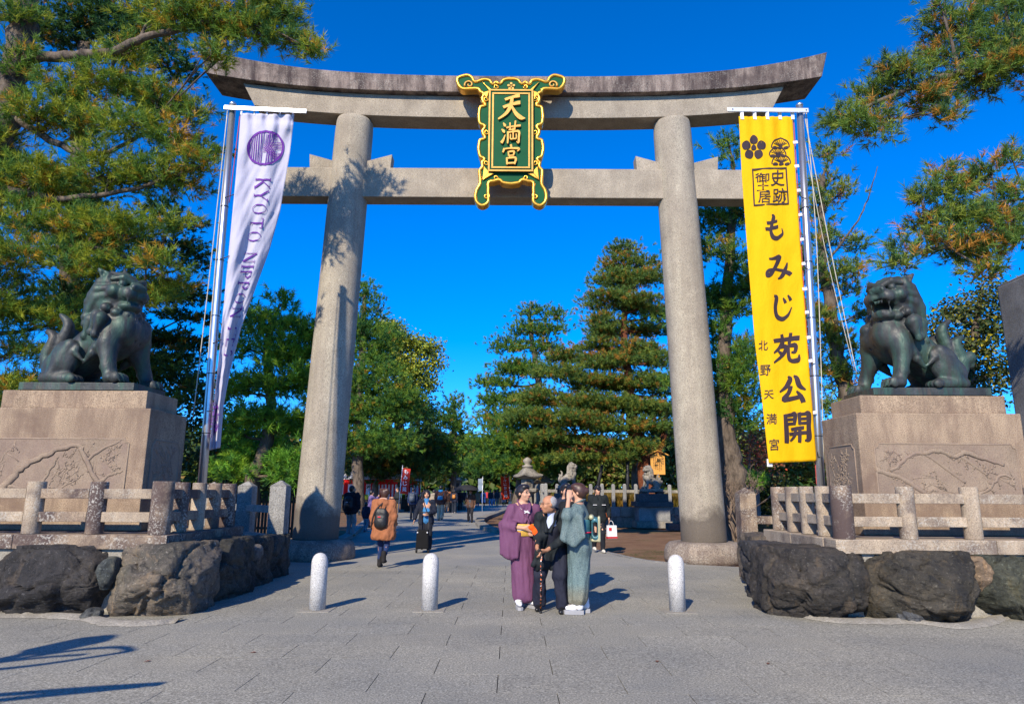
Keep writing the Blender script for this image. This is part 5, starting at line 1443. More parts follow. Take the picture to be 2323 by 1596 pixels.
# -- pine behind the white banner
T4 = bl(17.5, (640, 690, 18, 34), (636, 735, 26, 26), (594, 745, 52, 44), (672, 748, 42, 30), (556, 800, 40, 36), (632, 812, 66, 40), (700, 790, 36, 40), (556, 872, 50, 36), (640, 884, 70, 44), (698, 868, 36, 46), (588, 944, 74, 36), (664, 962, 52, 44), (540, 965, 40, 36), (604, 1024, 76, 36), (684, 1040, 46, 46), (548, 1050, 44, 34), (715, 930, 40, 50), (730, 780, 30, 30))
pine('green pine with upright shoots between the white banner and the left column', [(572, 1100, 17.5, .19), (604, 1000, 17.5, .16), (613, 900, 17.5, .13), (606, 800, 17.5, .11), (616, 720, 17.5, .07)], T4, 4, 'bright', per_m2=4.0, tufts=8, n=20, L=0.19, W=0.013, crad=0.22, limb_r=0.035, twigs=1)
T3 = bl(20.5, (450, 880, 46, 50), (440, 960, 50, 60), (470, 1030, 60, 50), (530, 1060, 60, 40), (640, 1075, 80, 40), (720, 1060, 60, 50), (480, 930, 30, 40), (560, 1000, 60, 40))
broadleaf('dark evergreen shrub in the shade behind the left stone posts', [(500, 1120, 20.5, .12), (500, 1000, 20.5, .08)], T3, 3, 'dark', 'bark', L=0.16, W=0.09, leaves=45, per_m2=3.2, name='evergreen_shrub', cat='shrub', crown='foliage')
# -- trees left of the path
T5 = bl(46, (828, 662, 22, 24), (846, 700, 30, 24), (822, 735, 44, 28), (866, 770, 40, 26), (830, 800, 56, 32), (876, 840, 46, 28), (826, 860, 60, 34), (880, 900, 62, 34), (832, 930, 66, 36), (905, 955, 60, 34), (846, 990, 74, 38), (790, 760, 40, 60), (780, 880, 50, 60), (780, 1000, 50, 50))
pine('tall pine rising just right of the left column', [(812, 1140, 46, .40), (815, 950, 46, .32), (822, 760, 46, .2), (828, 660, 46, .1)], T5, 5, 'pine', per_m2=1.3, tufts=8, n=20, L=0.272, W=0.0238, crad=0.48, limb_r=0.05, twigs=False)
T6 = bl(56, (884, 748, 34, 26), (905, 778, 34, 22), (938, 790, 30, 20), (968, 792, 30, 18), (986, 826, 15, 15), (942, 836, 42, 24), (900, 842, 40, 26), (962, 868, 28, 20), (918, 886, 46, 26), (954, 918, 32, 20), (872, 800, 36, 32), (972, 946, 30, 20), (900, 930, 40, 26))
broadleaf('yellowish broadleaf tree left of the path, open rounded crown against the sky', [(890, 1130, 56, .5), (905, 980, 56, .4), (915, 880, 56, .28), (905, 790, 56, .16)], T6, 6, 'camphor', 'bark', L=0.24, W=0.17, leaves=80, per_m2=1.3, crad=0.50, limb_r=0.09, gap=0.02)
T8 = bl(50, (900, 1000, 76, 34), (965, 1000, 46, 30), (860, 1040, 70, 30), (930, 1045, 70, 28), (985, 1050, 46, 26), (800, 1060, 60, 30), (880, 1075, 60, 18), (960, 1075, 40, 16))
pine('low dark pine mass over the stalls left of the path', [(852, 1140, 50, .3), (860, 1060, 50, .22), (900, 1010, 50, .12)], T8, 8, 'dark', per_m2=1.3, tufts=8, n=19, L=0.272, W=0.0252, crad=0.5, limb_r=0.05, twigs=False)
T7 = bl(52, (1030, 902, 13, 16), (1030, 930, 28, 15), (1008, 952, 32, 16), (1046, 966, 32, 16), (1018, 995, 50, 22), (1052, 1020, 36, 20), (990, 1035, 50, 26), (1035, 1055, 46, 22))
pine('pointed pine in the distance at the middle of the path', [(1028, 1135, 52, .25), (1030, 1000, 52, .18), (1030, 900, 52, .07)], T7, 7, 'pine', per_m2=1.3, tufts=8, n=17, L=0.255, W=0.0272, crad=0.5, limb_r=0.05, twigs=False)
# -- trees right of the path
T10 = bl(40, (1200, 705, 26, 17), (1243, 712, 26, 18), (1176, 740, 40, 17), (1238, 752, 36, 15), (1166, 782, 44, 17), (1222, 790, 42, 17), (1146, 826, 42, 17), (1192, 838, 56, 20), (1126, 866, 38, 16), (1166, 892, 60, 20), (1116, 916, 36, 16), (1170, 940, 60, 22), (1112, 960, 34, 20))
pine('irregular pine with two tops right of the path', [(1212, 1140, 40, .32), (1222, 900, 40, .22), (1206, 770, 40, .14), (1200, 700, 40, .07)], T10, 10, 'pine', per_m2=2.4, tufts=8, n=19, L=0.204, W=0.0197, crad=0.38, limb_r=0.06, zflat=0.4, twigs=False)
T11 = bl(37, (1150, 1000, 64, 26), (1104, 1012, 42, 26), (1206, 1010, 66, 26), (1132, 1046, 56, 24), (1236, 1036, 56, 26), (1180, 1066, 74, 22), (1272, 1058, 56, 26), (1090, 1056, 34, 26), (1160, 960, 50, 22), (1220, 970, 50, 24))
pine('low spreading green pine behind the stone lantern', [(1172, 1150, 37, .26), (1180, 1050, 37, .18), (1180, 980, 37, .1)], T11, 11, 'pine', per_m2=2.1, tufts=8, n=20, L=0.204, W=0.0184, crad=0.36, limb_r=0.05, twigs=False)
T12 = bl(34, (1425, 562, 28, 13), (1402, 592, 36, 13), (1456, 602, 36, 13), (1384, 634, 44, 15), (1440, 644, 54, 15), (1486, 634, 24, 18), (1380, 684, 58, 16), (1448, 694, 56, 17), (1490, 700, 30, 20), (1350, 726, 32, 9), (1470, 742, 48, 17), (1394, 752, 58, 15), (1340, 780, 44, 13), (1440, 790, 66, 17), (1296, 808, 50, 14), (1386, 828, 74, 16), (1478, 826, 40, 20), (1268, 850, 60, 15), (1350, 868, 76, 17), (1450, 872, 60, 20), (1236, 898, 60, 17), (1330, 910, 76, 18), (1430, 920, 76, 20), (1212, 940, 60, 17), (1300, 952, 76, 18), (1396, 968, 76, 20), (1482, 960, 42, 26), (1250, 990, 60, 17), (1340, 1000, 66, 18), (1430, 1010, 60, 18), (1300, 1034, 56, 13), (1380, 1040, 50, 12)) + bl(37, (1500, 925, 34, 24), (1500, 985, 34, 16), (1508, 878, 30, 30))
pine('big red barked pine in layered tiers propped on poles right of the path', [(1478, 1140, 34, .46), (1462, 1040, 34, .40), (1432, 950, 34, .30), (1424, 860, 34, .24), (1415, 750, 34, .18), (1424, 640, 34, .12), (1428, 560, 34, .06)], T12, 12, 'red', 'bark_red', per_m2=3.1, tufts=8, n=20, L=0.178, W=0.0170, crad=0.36, limb_r=0.07, zflat=0.30, twigs=False, depthk=1.3,
     limbs=[([(1470, 1080, 34), (1500, 1010, 33.6), (1508, 960, 33.4)], .26, .1), ([(1462, 1040, 34), (1400, 1030, 33.4), (1330, 1018, 33)], .16, .06)])
T13 = bl(48, (1300, 1078, 46, 30), (1350, 1060, 50, 34), (1410, 1070, 46, 34), (1380, 1040, 60, 30), (1500, 1060, 50, 40), (1450, 1080, 40, 30), (1530, 1020, 40, 50), (1560, 980, 40, 60))
broadleaf('mixed evergreen bush behind the stone fence, under the red pine', [(1400, 1130, 48, .16), (1400, 1060, 48, .1)], T13, 13, 'hedge', 'bark', L=0.32, W=0.22, leaves=40, per_m2=1.5, crad=0.5, name='evergreen_shrub', cat='shrub', crown='foliage')
T14 = bl(19, (1650, 318, 26, 22), (1668, 365, 20, 34), (1612, 492, 36, 26), (1658, 500, 46, 34), (1606, 556, 40, 34), (1652, 602, 56, 38), (1606, 660, 40, 36), (1660, 690, 50, 40), (1616, 752, 44, 36), (1672, 790, 46, 36), (1606, 832, 36, 32), (1650, 868, 50, 36), (1690, 905, 40, 34), (1620, 930, 40, 26), (1672, 952, 44, 28), (1700, 820, 40, 50), (1705, 640, 40, 60), (1560, 700, 40, 60), (1560, 860, 40, 50), (1700, 480, 30, 60))
pine('dense pine between the right column and the yellow banner', [(1668, 1110, 19, .34), (1650, 1000, 19, .28), (1640, 860, 19, .20), (1652, 620, 19, .15), (1665, 400, 19, .08)], T14, 14, 'pine', per_m2=3.6, tufts=8, n=18, L=0.19, W=0.013, crad=0.24, limb_r=0.04, twigs=1)
T14b = bl(21, (1672, 1078, 36, 14), (1700, 1086, 26, 12), (1650, 1088, 24, 12))
pine('small bright pine sapling tuft over the hedge by the yellow banner', [(1685, 1130, 21, .05), (1680, 1085, 21, .03)], T14b, 15, 'bright', per_m2=6, tufts=8, n=18, L=0.22, W=0.014, crad=0.16, limb_r=0.02, twigs=False)
T15 = bl(16.5, (1872, 340, 30, 30), (1884, 400, 36, 28), (1852, 466, 36, 34), (1896, 440, 24, 20), (1868, 540, 40, 34), (1918, 556, 34, 22), (1938, 602, 26, 20), (1880, 612, 46, 28), (1930, 660, 36, 26), (1856, 690, 40, 36), (1938, 718, 34, 26), (1882, 762, 46, 30), (1930, 786, 36, 24), (1852, 830, 40, 36), (1900, 846, 40, 26), (1860, 905, 30, 32), (1840, 600, 40, 50), (1835, 740, 40, 50))
pine('slender pine with a bare dead branch right of the yellow banner', [(1925, 930, 16.5, .20), (1896, 790, 16.5, .17), (1880, 680, 16.5, .14), (1862, 560, 16.5, .10), (1866, 400, 16.5, .06)], T15, 16, 'nearR', per_m2=3.6, tufts=7, n=18, L=0.17, W=0.012, crad=0.20, limb_r=0.035, twigs=1,
     limbs=[([(1868, 600, 16.5), (1905, 555, 16.3), (1945, 500, 16.2), (1972, 440, 16.2), (1990, 378, 16.2)], .035, .008), ([(1870, 470, 16.5), (1905, 440, 16.3), (1930, 410, 16.3)], .02, .006)])
T16 = bl(11.4, (2290, 10, 60, 50), (2190, 30, 66, 44), (2125, 5, 34, 26), (2262, 96, 70, 46), (2165, 116, 60, 36), (2306, 150, 40, 44), (2070, 148, 52, 30), (2190, 186, 70, 34), (1990, 152, 34, 20), (2010, 186, 44, 26), (2096, 216, 60, 30), (1972, 226, 42, 22), (1910, 254, 48, 20), (2130, 262, 44, 18), (1944, 282, 40, 20), (2010, 262, 40, 20), (1870, 272, 26, 14), (2240, 160, 50, 40), (2360, 60, 60, 80), (2380, 180, 50, 50), (2000, 290, 14, 14)) + \
      bl(11.2, (2128, 395, 14, 26), (2136, 428, 20, 20), (2168, 455, 28, 24), (2088, 442, 20, 12), (2100, 508, 44, 24), (2176, 500, 60, 32), (2258, 478, 54, 38), (2066, 560, 44, 22), (2142, 562, 60, 32), (2226, 556, 66, 38), (2302, 536, 44, 44), (2304, 440, 28, 30), (2252, 378, 36, 12), (2296, 340, 36, 20), (2040, 590, 26, 14), (2236, 600, 50, 18), (2200, 425, 16, 20), (2380, 480, 60, 70))
pine('pine reaching in from the right edge with two leafy boughs over the lion', [(2720, 1100, 11.6, .40), (2640, 500, 11.5, .34), (2560, 200, 11.4, .28), (2520, -50, 11.4, .2)], T16, 17, 'nearR', per_m2=5.6, tufts=8, n=20, L=0.155, W=0.0085, crad=0.16, limb_r=0.04, twigs=1,
     limbs=[([(2560, 200, 11.4), (2420, 150, 11.3), (2300, 130, 11.3), (2180, 170, 11.3), (2060, 200, 11.4), (1930, 262, 11.5)], .13, .025), ([(2620, 420, 11.5), (2460, 480, 11.3), (2330, 520, 11.2), (2200, 540, 11.2), (2090, 570, 11.2)], .12, .025), ([(2330, 450, 11.2), (2290, 455, 11.1), (2258, 458, 11.1)], .03, .012)])
T18 = bl(19, (2236, 640, 26, 34), (2214, 690, 32, 28), (2172, 700, 34, 22), (2142, 726, 26, 24), (2220, 750, 42, 38), (2180, 780, 46, 34), (2236, 822, 40, 44), (2180, 850, 46, 34), (2146, 818, 26, 26), (2200, 905, 56, 36), (2120, 748, 16, 16), (2270, 720, 40, 50), (2280, 850, 40, 60), (2130, 880, 30, 30))
broadleaf('broadleaf evergreen between the open mouthed lion and the stone pillar', [(2215, 1100, 19, .2), (2200, 900, 19, .16), (2210, 760, 19, .1), (2225, 660, 19, .05)], T18, 18, 'broad', 'bark', L=0.13, W=0.075, leaves=60, per_m2=4, crad=0.24)
# -- shrubs behind the right lion and the banner
T19 = bl(18.5, (1900, 850, 40, 30), (1930, 880, 40, 26), (1880, 890, 36, 30), (1960, 860, 30, 26), (1880, 940, 40, 30))
broadleaf('reddish autumn shrub with bare twigs behind the right flag pole', [(1900, 1000, 18.5, .06), (1905, 880, 18.5, .03)], T19, 19, 'autumn', 'twig', L=0.07, W=0.05, leaves=16, per_m2=6, crad=0.25, name='autumn_shrub', cat='shrub', limb_r=0.02, crown='foliage')
T20 = bl(24, (1690, 1010, 40, 30), (1720, 1000, 40, 40), (1700, 1045, 40, 24), (1740, 1040, 40, 30))
broadleaf('rusty autumn shrub between the right column and the banner foot', [(1700, 1110, 24, .06), (1700, 1030, 24, .03)], T20, 20, 'autumn', 'twig', L=0.10, W=0.07, leaves=24, per_m2=4, crad=0.3, name='autumn_shrub', cat='shrub', limb_r=0.02, crown='foliage')
T21 = bl(31, (1650, 1040, 40, 40), (1700, 1050, 50, 40), (1750, 1050, 50, 36), (1790, 1060, 40, 36), (1830, 1050, 40, 40), (1720, 1000, 50, 40), (1660, 980, 40, 40), (1880, 1040, 50, 40))
broadleaf('dark evergreen shrub filling the gap behind the hedge and the yellow banner', [(1720, 1130, 31, .1), (1720, 1040, 31, .07)], T21, 21, 'hedge', 'bark', L=0.20, W=0.13, leaves=44, per_m2=2.0, crad=0.4, name='evergreen_shrub', cat='shrub', crown='foliage')
bs = D(1668, 1110, 17.5); bsh = thing('bare_shrub', 'leafless shrub of tangled twigs beside the right column', 'shrub', (bs.x, 17.5, 0))
m = MB(); rg = random.Random(9)
root = Vector((0, 0, 0.2))
def sprout(p, d, r, n):
    L_ = r * rg.uniform(22, 34)
    q_ = p + d * L_; mid = p.lerp(q_, .5) + Vector((rg.uniform(-1, 1), rg.uniform(-1, 1), rg.uniform(-.5, 1))) * L_ * .08
    m.tube([p, mid, q_], [r, r * .85, r * .66], 5)
    if n == 0: return
    for k in range(rg.choice([2, 2, 3])):
        sprout(q_ if k < 2 else mid, (d + Vector((rg.uniform(-1, 1), rg.uniform(-.7, .7), rg.uniform(-.35, .55))) * .85).normalized(), r * rg.uniform(.58, .72), n - 1)
for i in range(4): sprout(Vector((rg.uniform(-.1, .1), rg.uniform(-.1, .1), 0)), Vector((rg.uniform(-.35, .35), rg.uniform(-.2, .2), 1)).normalized(), rg.uniform(.028, .04), 5)
m.build('branch', M['twig'], bsh, fix=False)
# -- far wood closing the view: nobody could count its trees
FW = Tree('far_wood', 'dark green wood far behind the shrine grounds', 'woodland', (0, 92, 0), 77)
rs = FW.rs
pos = []
for i in range(4200):
    x = rs.uniform(-85, 85); y = 92 + rs.uniform(-6, 10)
    top = 8.5 + 2.5 * mnoise.noise(Vector((x * .12, 3.1, 0))) + 1.6 * mnoise.noise(Vector((x * .5, 7, 0)))
    pos.append((x, y, rs.uniform(0, 1) * top))
pos = np.repeat(np.array(pos), 14, axis=0); jit = rs.normal(size=pos.shape) * .7; pos = pos + jit
FW.addg(leaf_geo(pos, jit + np.array([0, -.3, .8]), pal_pick(rs, 'pine', len(pos)) * 1.1, rs, 1.05, 0.8))
fw = FW.finish(M['bark'], M['leaf'], 'foliage')
bpy.data.objects['far_wood']['kind'] = 'stuff'
# ================================================================== BOLLARDS
def bollard(px, py, label):
    g = G(px, py); t = thing('bollard', label, 'bollard', (g.x, g.y + 0.1, 0), 0, 'round topped bollards across the approach')
    MB().lathe([(0.105, 0.0), (0.105, 0.58), (0.100, 0.62), (0.085, 0.66), (0.058, 0.69), (0.025, 0.704), (0.004, 0.707)], (0, 0, 0.0), 28).build('shaft', M['white_granite'], t)
    MB().box((0, 0, 0.002), (0.40, 0.40, 0.010)).build('base_plate', M['mortar'], t, 0.002)
bollard(714, 1385, 'round topped white granite bollard in front of the left column')
bollard(972, 1385, 'round topped white granite bollard between the left column and the purple kimono')
bollard(1541, 1388, 'round topped white granite bollard in front of the right column')

# ================================================================== SQUARE STONE POSTS AND RAILS beside the columns
def barrier(label, posts, rails, mat, w=0.30, h=1.68):
    b0 = posts[0]; t = thing('stone_barrier', label, 'barrier', (b0[0], b0[1], 0)); o = Vector((b0[0], b0[1], 0))
    for (x, y) in posts:
        m = MB().box((0, 0, (h - 0.10) / 2), (w, w, h - 0.10))
        m.build('post', mat, t, 0.012, loc=Vector((x, y, 0)) - o)
        MB().box((0, 0, h - 0.05), (w, w, 0.10), top=(0.1, 0.1)).build('post_cap', mat, t, 0.004, loc=Vector((x, y, 0.003)) - o)
    for (i, j, z, hh) in rails:
        a = Vector((*posts[i], 0)) if not isinstance(i, tuple) else Vector((*i, 0)); b = Vector((*posts[j], 0)) if not isinstance(j, tuple) else Vector((*j, 0))
        d = b - a; u = d.normalized()
        a2 = a + u * w * .5; b2 = b - u * w * .5
        MB().box((0, 0, 0), ((b2 - a2).length + 0.04, 0.12, hh)).build('rail', mat, t, 0.008, loc=(a2 + b2) / 2 + Vector((0, 0, z)) - o, rot=(0, 0, math.atan2(d.y, d.x)))
q = lambda px, Y: (D(px, 1115, Y).x, Y)
barrier('grey square stone posts with pyramid tops and low rails beside the left column', [q(636, 13.0), q(561, 14.4), q(484, 16.2)], [(0, 1, 1.15, 0.13), (1, 2, 1.15, 0.13), (0, 1, 0.62, 0.13), (1, 2, 0.62, 0.13)], M['grey_stone'])
barrier('stained square stone post with one rail beside the right column', [q(1689, 13.0), q(1790, 12.9)], [(0, 1, 1.02, 0.14)], M['fence'], h=1.60)

# ================================================================== TIMBER FENCES
def pale_fence(label, a, b, h, n, w, mat, name='timber_fence', part='pale', z0=0.0, jitter=0.02):
    t = thing(name, label, 'fence', (a[0], a[1], z0)); d = Vector((b[0] - a[0], b[1] - a[1], 0)); ang = math.atan2(d.y, d.x)
    me = MB().box((0, 0, h / 2), (w, 0.03, h)).mesh(part, 0.004, 1)
    for i in range(n):
        obj(part, me, mat, t, d * ((i + .5) / n) + Vector((0, 0, rnd.uniform(-jitter, jitter))), (0, rnd.uniform(-.01, .01), ang))
    for z in (0.25 * h, 0.8 * h):
        MB().box((d.x / 2, d.y / 2 + 0.04, z), (d.length, 0.04, 0.07), ang).build('rail', mat, t)
pale_fence('dark timber paling fence in the tree shade behind the left stone posts', q(380, 22), q(725, 21.5), 1.45, 46, 0.075, M['wood_dark'])
pale_fence('grey weathered board fence between the right column and the hedge', q(1640, 24), q(1722, 22.6), 1.0, 12, 0.125, M['wood_grey'], 'board_fence', 'board', z0=0.72)
bk = q(1640, 24); bk2 = q(1722, 22.6)
mb = MB().box(((bk[0] + bk2[0]) / 2 + 1.4, 24.4, 0.36), (5.2, 2.2, 0.78)); eo = mb.build('earth_bank', M['dirt'], None, 0.15); eo['kind'] = 'structure'
HG = Tree('hedge', 'clipped green hedge behind the grey board fence', 'hedge', (D(1700, 1100, 25.6).x, 25.6, 0), 55)
rs = HG.rs
n = 5200
xs = rs.uniform(D(1640, 1115, 25.6).x, D(1775, 1115, 25.6).x, n); zs_ = rs.uniform(0.5, 2.2, n)
pos = np.stack([xs, 25.4 + rs.uniform(-0.5, 0.7, n) + 0.15 * np.sin(xs * 5), zs_ + 0.08 * np.sin(xs * 9)], 1)
HG.addg(leaf_geo(pos, rs.normal(size=pos.shape) * .6 + np.array([0, -.5, .7]), pal_pick(rs, 'hedge', n), rs, 0.11, 0.08))
HG.finish(M['bark'], M['leaf'], 'foliage')

# ================================================================== STONE BALUSTRADE WALL, RIGHT OF THE PATH
WY = 32.0
xw0, xw1 = D(1238, 1115, WY).x, D(1690, 1115, WY).x
wl = thing('retaining_wall', 'low stone block retaining wall under the pale stone picket fence', 'wall', (xw0, WY, 0))
r7 = random.Random(3)
for row, (zb, zt) in enumerate(((-0.05, 0.42), (0.425, 0.86))):
    x = 0.0 if row == 0 else -0.5
    while x < xw1 - xw0:
        w_ = r7.uniform(0.9, 1.5)
        MB().box((x + w_ / 2, 0.25 + r7.uniform(-.015, .015), (zb + zt) / 2), (w_ - 0.012, 0.5, zt - zb)).build('stone_block', M['old_stone'] if r7.random() < .6 else M['grey_stone'], wl, 0.02)
        x += w_
tg = thing('stone_picket_fence', 'pale square stone picket fence with a through rail right of the path', 'fence', (xw0, WY + 0.2, 0.86))
pm_ = MB().box((0, 0, 0.49), (0.155, 0.155, 0.98)).box((0, 0, 1.005), (0.155, 0.155, 0.05), top=(.5, .5))
pme = pm_.mesh('post', 0.008, 1)
npst = int((xw1 - xw0) / 0.52)
for i in range(npst):
    obj('post', pme, M['old_stone'] if i % 3 else M['grey_stone'], tg, (i * 0.52, r7.uniform(-.01, .01), r7.uniform(-.015, .015)), (0, 0, r7.uniform(-.03, .03)))
    if i < npst - 1: MB().box((i * 0.52 + .26, 0, 0.70), (0.365, 0.09, 0.13)).build('rail', M['old_stone'], tg)
# the same fence running back along the path
for i in range(8):
    obj('post', pme, M['grey_stone'], tg, (-0.10 - i * 0.03, 0.55 + i * 0.55, r7.uniform(-.015, .015)))
    MB().box((-0.10 - i * .03, 0.28 + i * .55, 0.70), (0.09, 0.39, 0.13)).build('rail', M['grey_stone'], tg)
DG = Tree('dry_grass', 'tall dry golden grass behind the stone picket fence', 'grass', (xw0 + 3, WY + 1.5, 0.8), 60)
rs = DG.rs; n = 2600
pos = np.stack([rs.uniform(xw0 + 0.5, xw1, n), rs.uniform(WY + 0.5, WY + 3.0, n), np.full(n, 0.8)], 1)
DG.addg(tuft_geo(pos, np.tile([0, 0, 1.0], (n, 1)), pal_pick(rs, 'grass', n), rs, 7, 0.75, 0.03, 0.5, 0.02))
go = DG.finish(M['bark'], M['leaf'], 'blades'); bpy.data.objects['dry_grass']['kind'] = 'stuff'
MB().box(((xw0 + xw1) / 2 + 2, WY + 6.2, 0.39), (xw1 - xw0 + 4, 11.2, 0.8)).build('raised_ground', M['dirt'])['kind'] = 'structure'

# ---- stone lanterns
def lantern(px, Y, label, s=1.0):
    g = D(px, 1115, Y); t = thing('stone_lantern', label, 'lantern', (g.x, Y, 0), 0.2, 'stone lanterns by the path')
    sq = lambda prof, n=4, rot=math.pi / 4: MB().lathe([(r * s, z * s) for r, z in prof], (0, 0, 0), n, False, rot)
    sq([(1.05, -0.1), (1.05, 0.30), (0.95, 0.34)]).build('lower_step', M['dark_stone'], t, 0.02)
    sq([(0.82, 0.343), (0.80, 0.62), (0.70, 0.68)]).build('upper_step', M['old_stone'], t, 0.02)
    sq([(0.52, 0.683), (0.40, 0.80), (0.30, 1.10), (0.27, 1.45), (0.33, 1.62)]).build('shaft', M['old_stone'], t, 0.015)
    sq([(0.40, 1.623), (0.62, 1.72), (0.64, 1.86), (0.55, 1.90)], 6, 0.1).build('platform', M['old_stone'], t, 0.015)
    sq([(0.33, 1.903), (0.36, 1.95), (0.36, 2.36), (0.33, 2.40)], 6, 0.1).build('light_box', M['old_stone'], t, 0.015)
    MB().box((0, -0.325 * s, 2.15 * s), (0.26 * s, 0.03, 0.30 * s)).build('window_dark_plate', M['wood_dark'], t)  # dark plate stands in for the shaded hollow of the light box
    for k in range(5): MB().box(((-0.1 + 0.05 * k) * s, -0.345 * s, 2.15 * s), (0.012, 0.012, 0.30 * s)).build('window_bar', M['old_stone'], t)
    m = MB(); V = []; F = []; nn = 24
    rings = [(0.42, 2.403, 0), (0.90, 2.50, 1), (0.92, 2.56, 1), (0.62, 2.70, .3), (0.40, 2.90, 0), (0.26, 3.02, 0)]
    for r, z, l in rings:
        for k in range(nn):
            w = 2 * math.pi * k / nn + 0.1
            c6 = max(0.0, math.cos(3 * w - 0.3)) ** 3
            V.append(((r * (0.86 + 0.14 * c6)) * s * math.cos(w), (r * (0.86 + 0.14 * c6)) * s * math.sin(w), (z + 0.10 * l * c6) * s))
    for i in range(len(rings) - 1):
        for k in range(nn): F.append((i * nn + k, i * nn + (k + 1) % nn, (i + 1) * nn + (k + 1) % nn, (i + 1) * nn + k))
    F += [tuple(range(nn - 1, -1, -1)), tuple((len(rings) - 1) * nn + k for k in range(nn))]
    m.add(V, F).build('roof', M['old_stone'], t)
    MB().lathe([(0.30 * s, 3.023 * s), (0.30 * s, 3.12 * s), (0.16 * s, 3.16 * s), (0.14 * s, 3.22 * s), (0.25 * s, 3.32 * s), (0.25 * s, 3.42 * s), (0.14 * s, 3.52 * s), (0.03 * s, 3.58 * s)], (0, 0, 0), 16).build('finial', M['old_stone'], t)
    return t
lantern(1196, 33.5, 'large weathered stone lantern standing behind the purple kimono', 0.88)
lantern(1228, 37.5, 'second stone lantern half hidden behind the large one', 0.80)
lantern(1036, 58, 'far stone lantern in the tree shade left of the umbrella', 0.95)
# ---- stone guardian dogs
for lab, px, zb, mir, op in (('small grey stone guardian dog sitting right, behind the trio on the stone fence', 1290, 1.80, False, False), ('small grey stone guardian dog facing left on a dark tiered pedestal', 1477, 1.68, True, True)):
    g = D(px, 1115, 31.0); t = thing('stone_guardian_dog', lab, 'statue', (g.x, 31.0, zb), 0, 'stone guardian dogs')
    V, Q = sdf(lion_prims(op), 0.032, 0.03, 1); V = V * 0.58
    V = V * np.array([0.85, 0.9, 1.0])
    V[:, 2] = np.maximum(V[:, 2], 0)
    if mir: V[:, 0] *= -1; Q = Q[:, ::-1]
    obj('body', np_mesh('body', V, Q), M['old_stone'], t)
    MB().box((0, 0, -0.055), (0.95, 0.62, 0.11)).build('plate', M['old_stone'], t, 0.01)
    p = thing('stone_pedestal', 'tiered stone pedestal of the left small guardian dog' if not mir else 'tiered dark and grey stone pedestal of the right small guardian dog', 'pedestal', (g.x, 31.0, 0))
    z = 0.0
    for nm, w, h_, mat in (('foot_course', 1.62, 0.28, 'old_stone'), ('die', 1.36, 0.62, 'grey_stone'), ('cornice', 1.62, 0.22, 'dark_stone'), ('upper_die', 1.28, 0.34, 'dark_stone')):
        MB().box((0, 0, z + h_ / 2), (w, w * .8, h_ - 0.004)).build(nm, M[mat], p, 0.015); z += h_
    rest = zb - 0.112 - z
    for sx in (-1, 1): MB().box((sx * 0.36, 0, z + rest * .3), (0.3, .6, rest * .6)).build('scroll_foot', M['dark_stone'], p, 0.03)
    MB().box((0, 0, z + rest * .8), (1.1, .75, rest * .4)).build('table_slab', M['dark_stone'], p, 0.02)
# ---- wooden notice board
g = D(1493, 1115, 33.0); t = thing('notice_board', 'orange wooden notice board with gabled top and written columns, on a post', 'sign', (g.x, 33.0, 0.8))
MB().box((0, 0, 0.85), (0.13, 0.10, 1.7)).build('post', M['wood_orange'], t)
MB().prism([(-.34, 1.55), (.34, 1.55), (.34, 2.40), (0, 2.58), (-.34, 2.40)], -0.10, -0.055).build('board', M['wood_orange'], t, 0.005)
for sx in (-1, 1): MB().box((sx * 0.265, -0.10, 2.565), (0.60, 0.22, 0.045), ry=sx * 0.43).build('roof_board', M['wood_orange'], t)
for i, col in enumerate(('影向松', '当社創建の時から', '此の地にある神木で', '初雪が降ると天神', '様が降臨され歌を', '詠まれるという')):
    for j, ch in enumerate(col):
        s_ = 0.085 if i == 0 else 0.055
        print_char('character', ch, lambda a, b, i=i, j=j, s_=s_: Vector((0.25 - i * 0.088 + (a - .5) * s_, -0.106, 2.30 - j * s_ * 1.32 - (0 if i else .02) + (b - .5) * s_)), M['ink'], t, 0.01)
# ---- props under the red pine, pale dead trunk
pr = thing('pine_prop', 'leaning dark prop pole under a bough of the big red pine', 'prop', (*D(1338, 1100, 34)[:2], 0))
MB().tube([Vector((0, 0, 0)), D(1376, 996, 33.6) - Vector(pr.location)], 0.085, 10).build('pole', M['dark_metal'], pr)
pr = thing('pine_prop', 'upright dark prop pole under a bough of the big red pine', 'prop', (*D(1422, 1100, 33.4)[:2], 0))
MB().tube([Vector((0, 0, 0)), D(1422, 1000, 33.4) - Vector(pr.location)], 0.085, 10).build('pole', M['dark_metal'], pr)
tr = thing('bare_tree', 'pale grey leafless trunk beside the upright prop pole', 'tree', (*D(1442, 1100, 35)[:2], 0))
m = MB(); o = Vector(tr.location)
m.tube([p - o for p in spline([Vector((o.x, o.y, 0)), D(1440, 1080, 35), D(1442, 1040, 35), D(1436, 1010, 35)], 4)], lerps(.24, .1, 13), 8)
for e_ in ((1400, 1030), (1412, 1012), (1452, 1000), (1380, 1045), (1425, 990)): m.tube([p - o for p in spline([D(1442, 1050, 35), D((1442 + e_[0]) / 2, 1035, 35), D(*e_, 35)], 3)], lerps(.06, .015, 7), 5)
m.build('trunk', M['bark_pale'], tr, fix=False)
st = thing('stone_marker', 'low reddish stone block on a dark base beside the right column', 'stone block', (*D(1536, 1115, 29)[:2], 0))
MB().box((0, 0, .14), (0.95, .7, .28)).build('base', M['dark_stone'], st, .02); MB().box((0, 0, .45), (0.42, .4, .34)).build('block', M['fence'], st, .03)

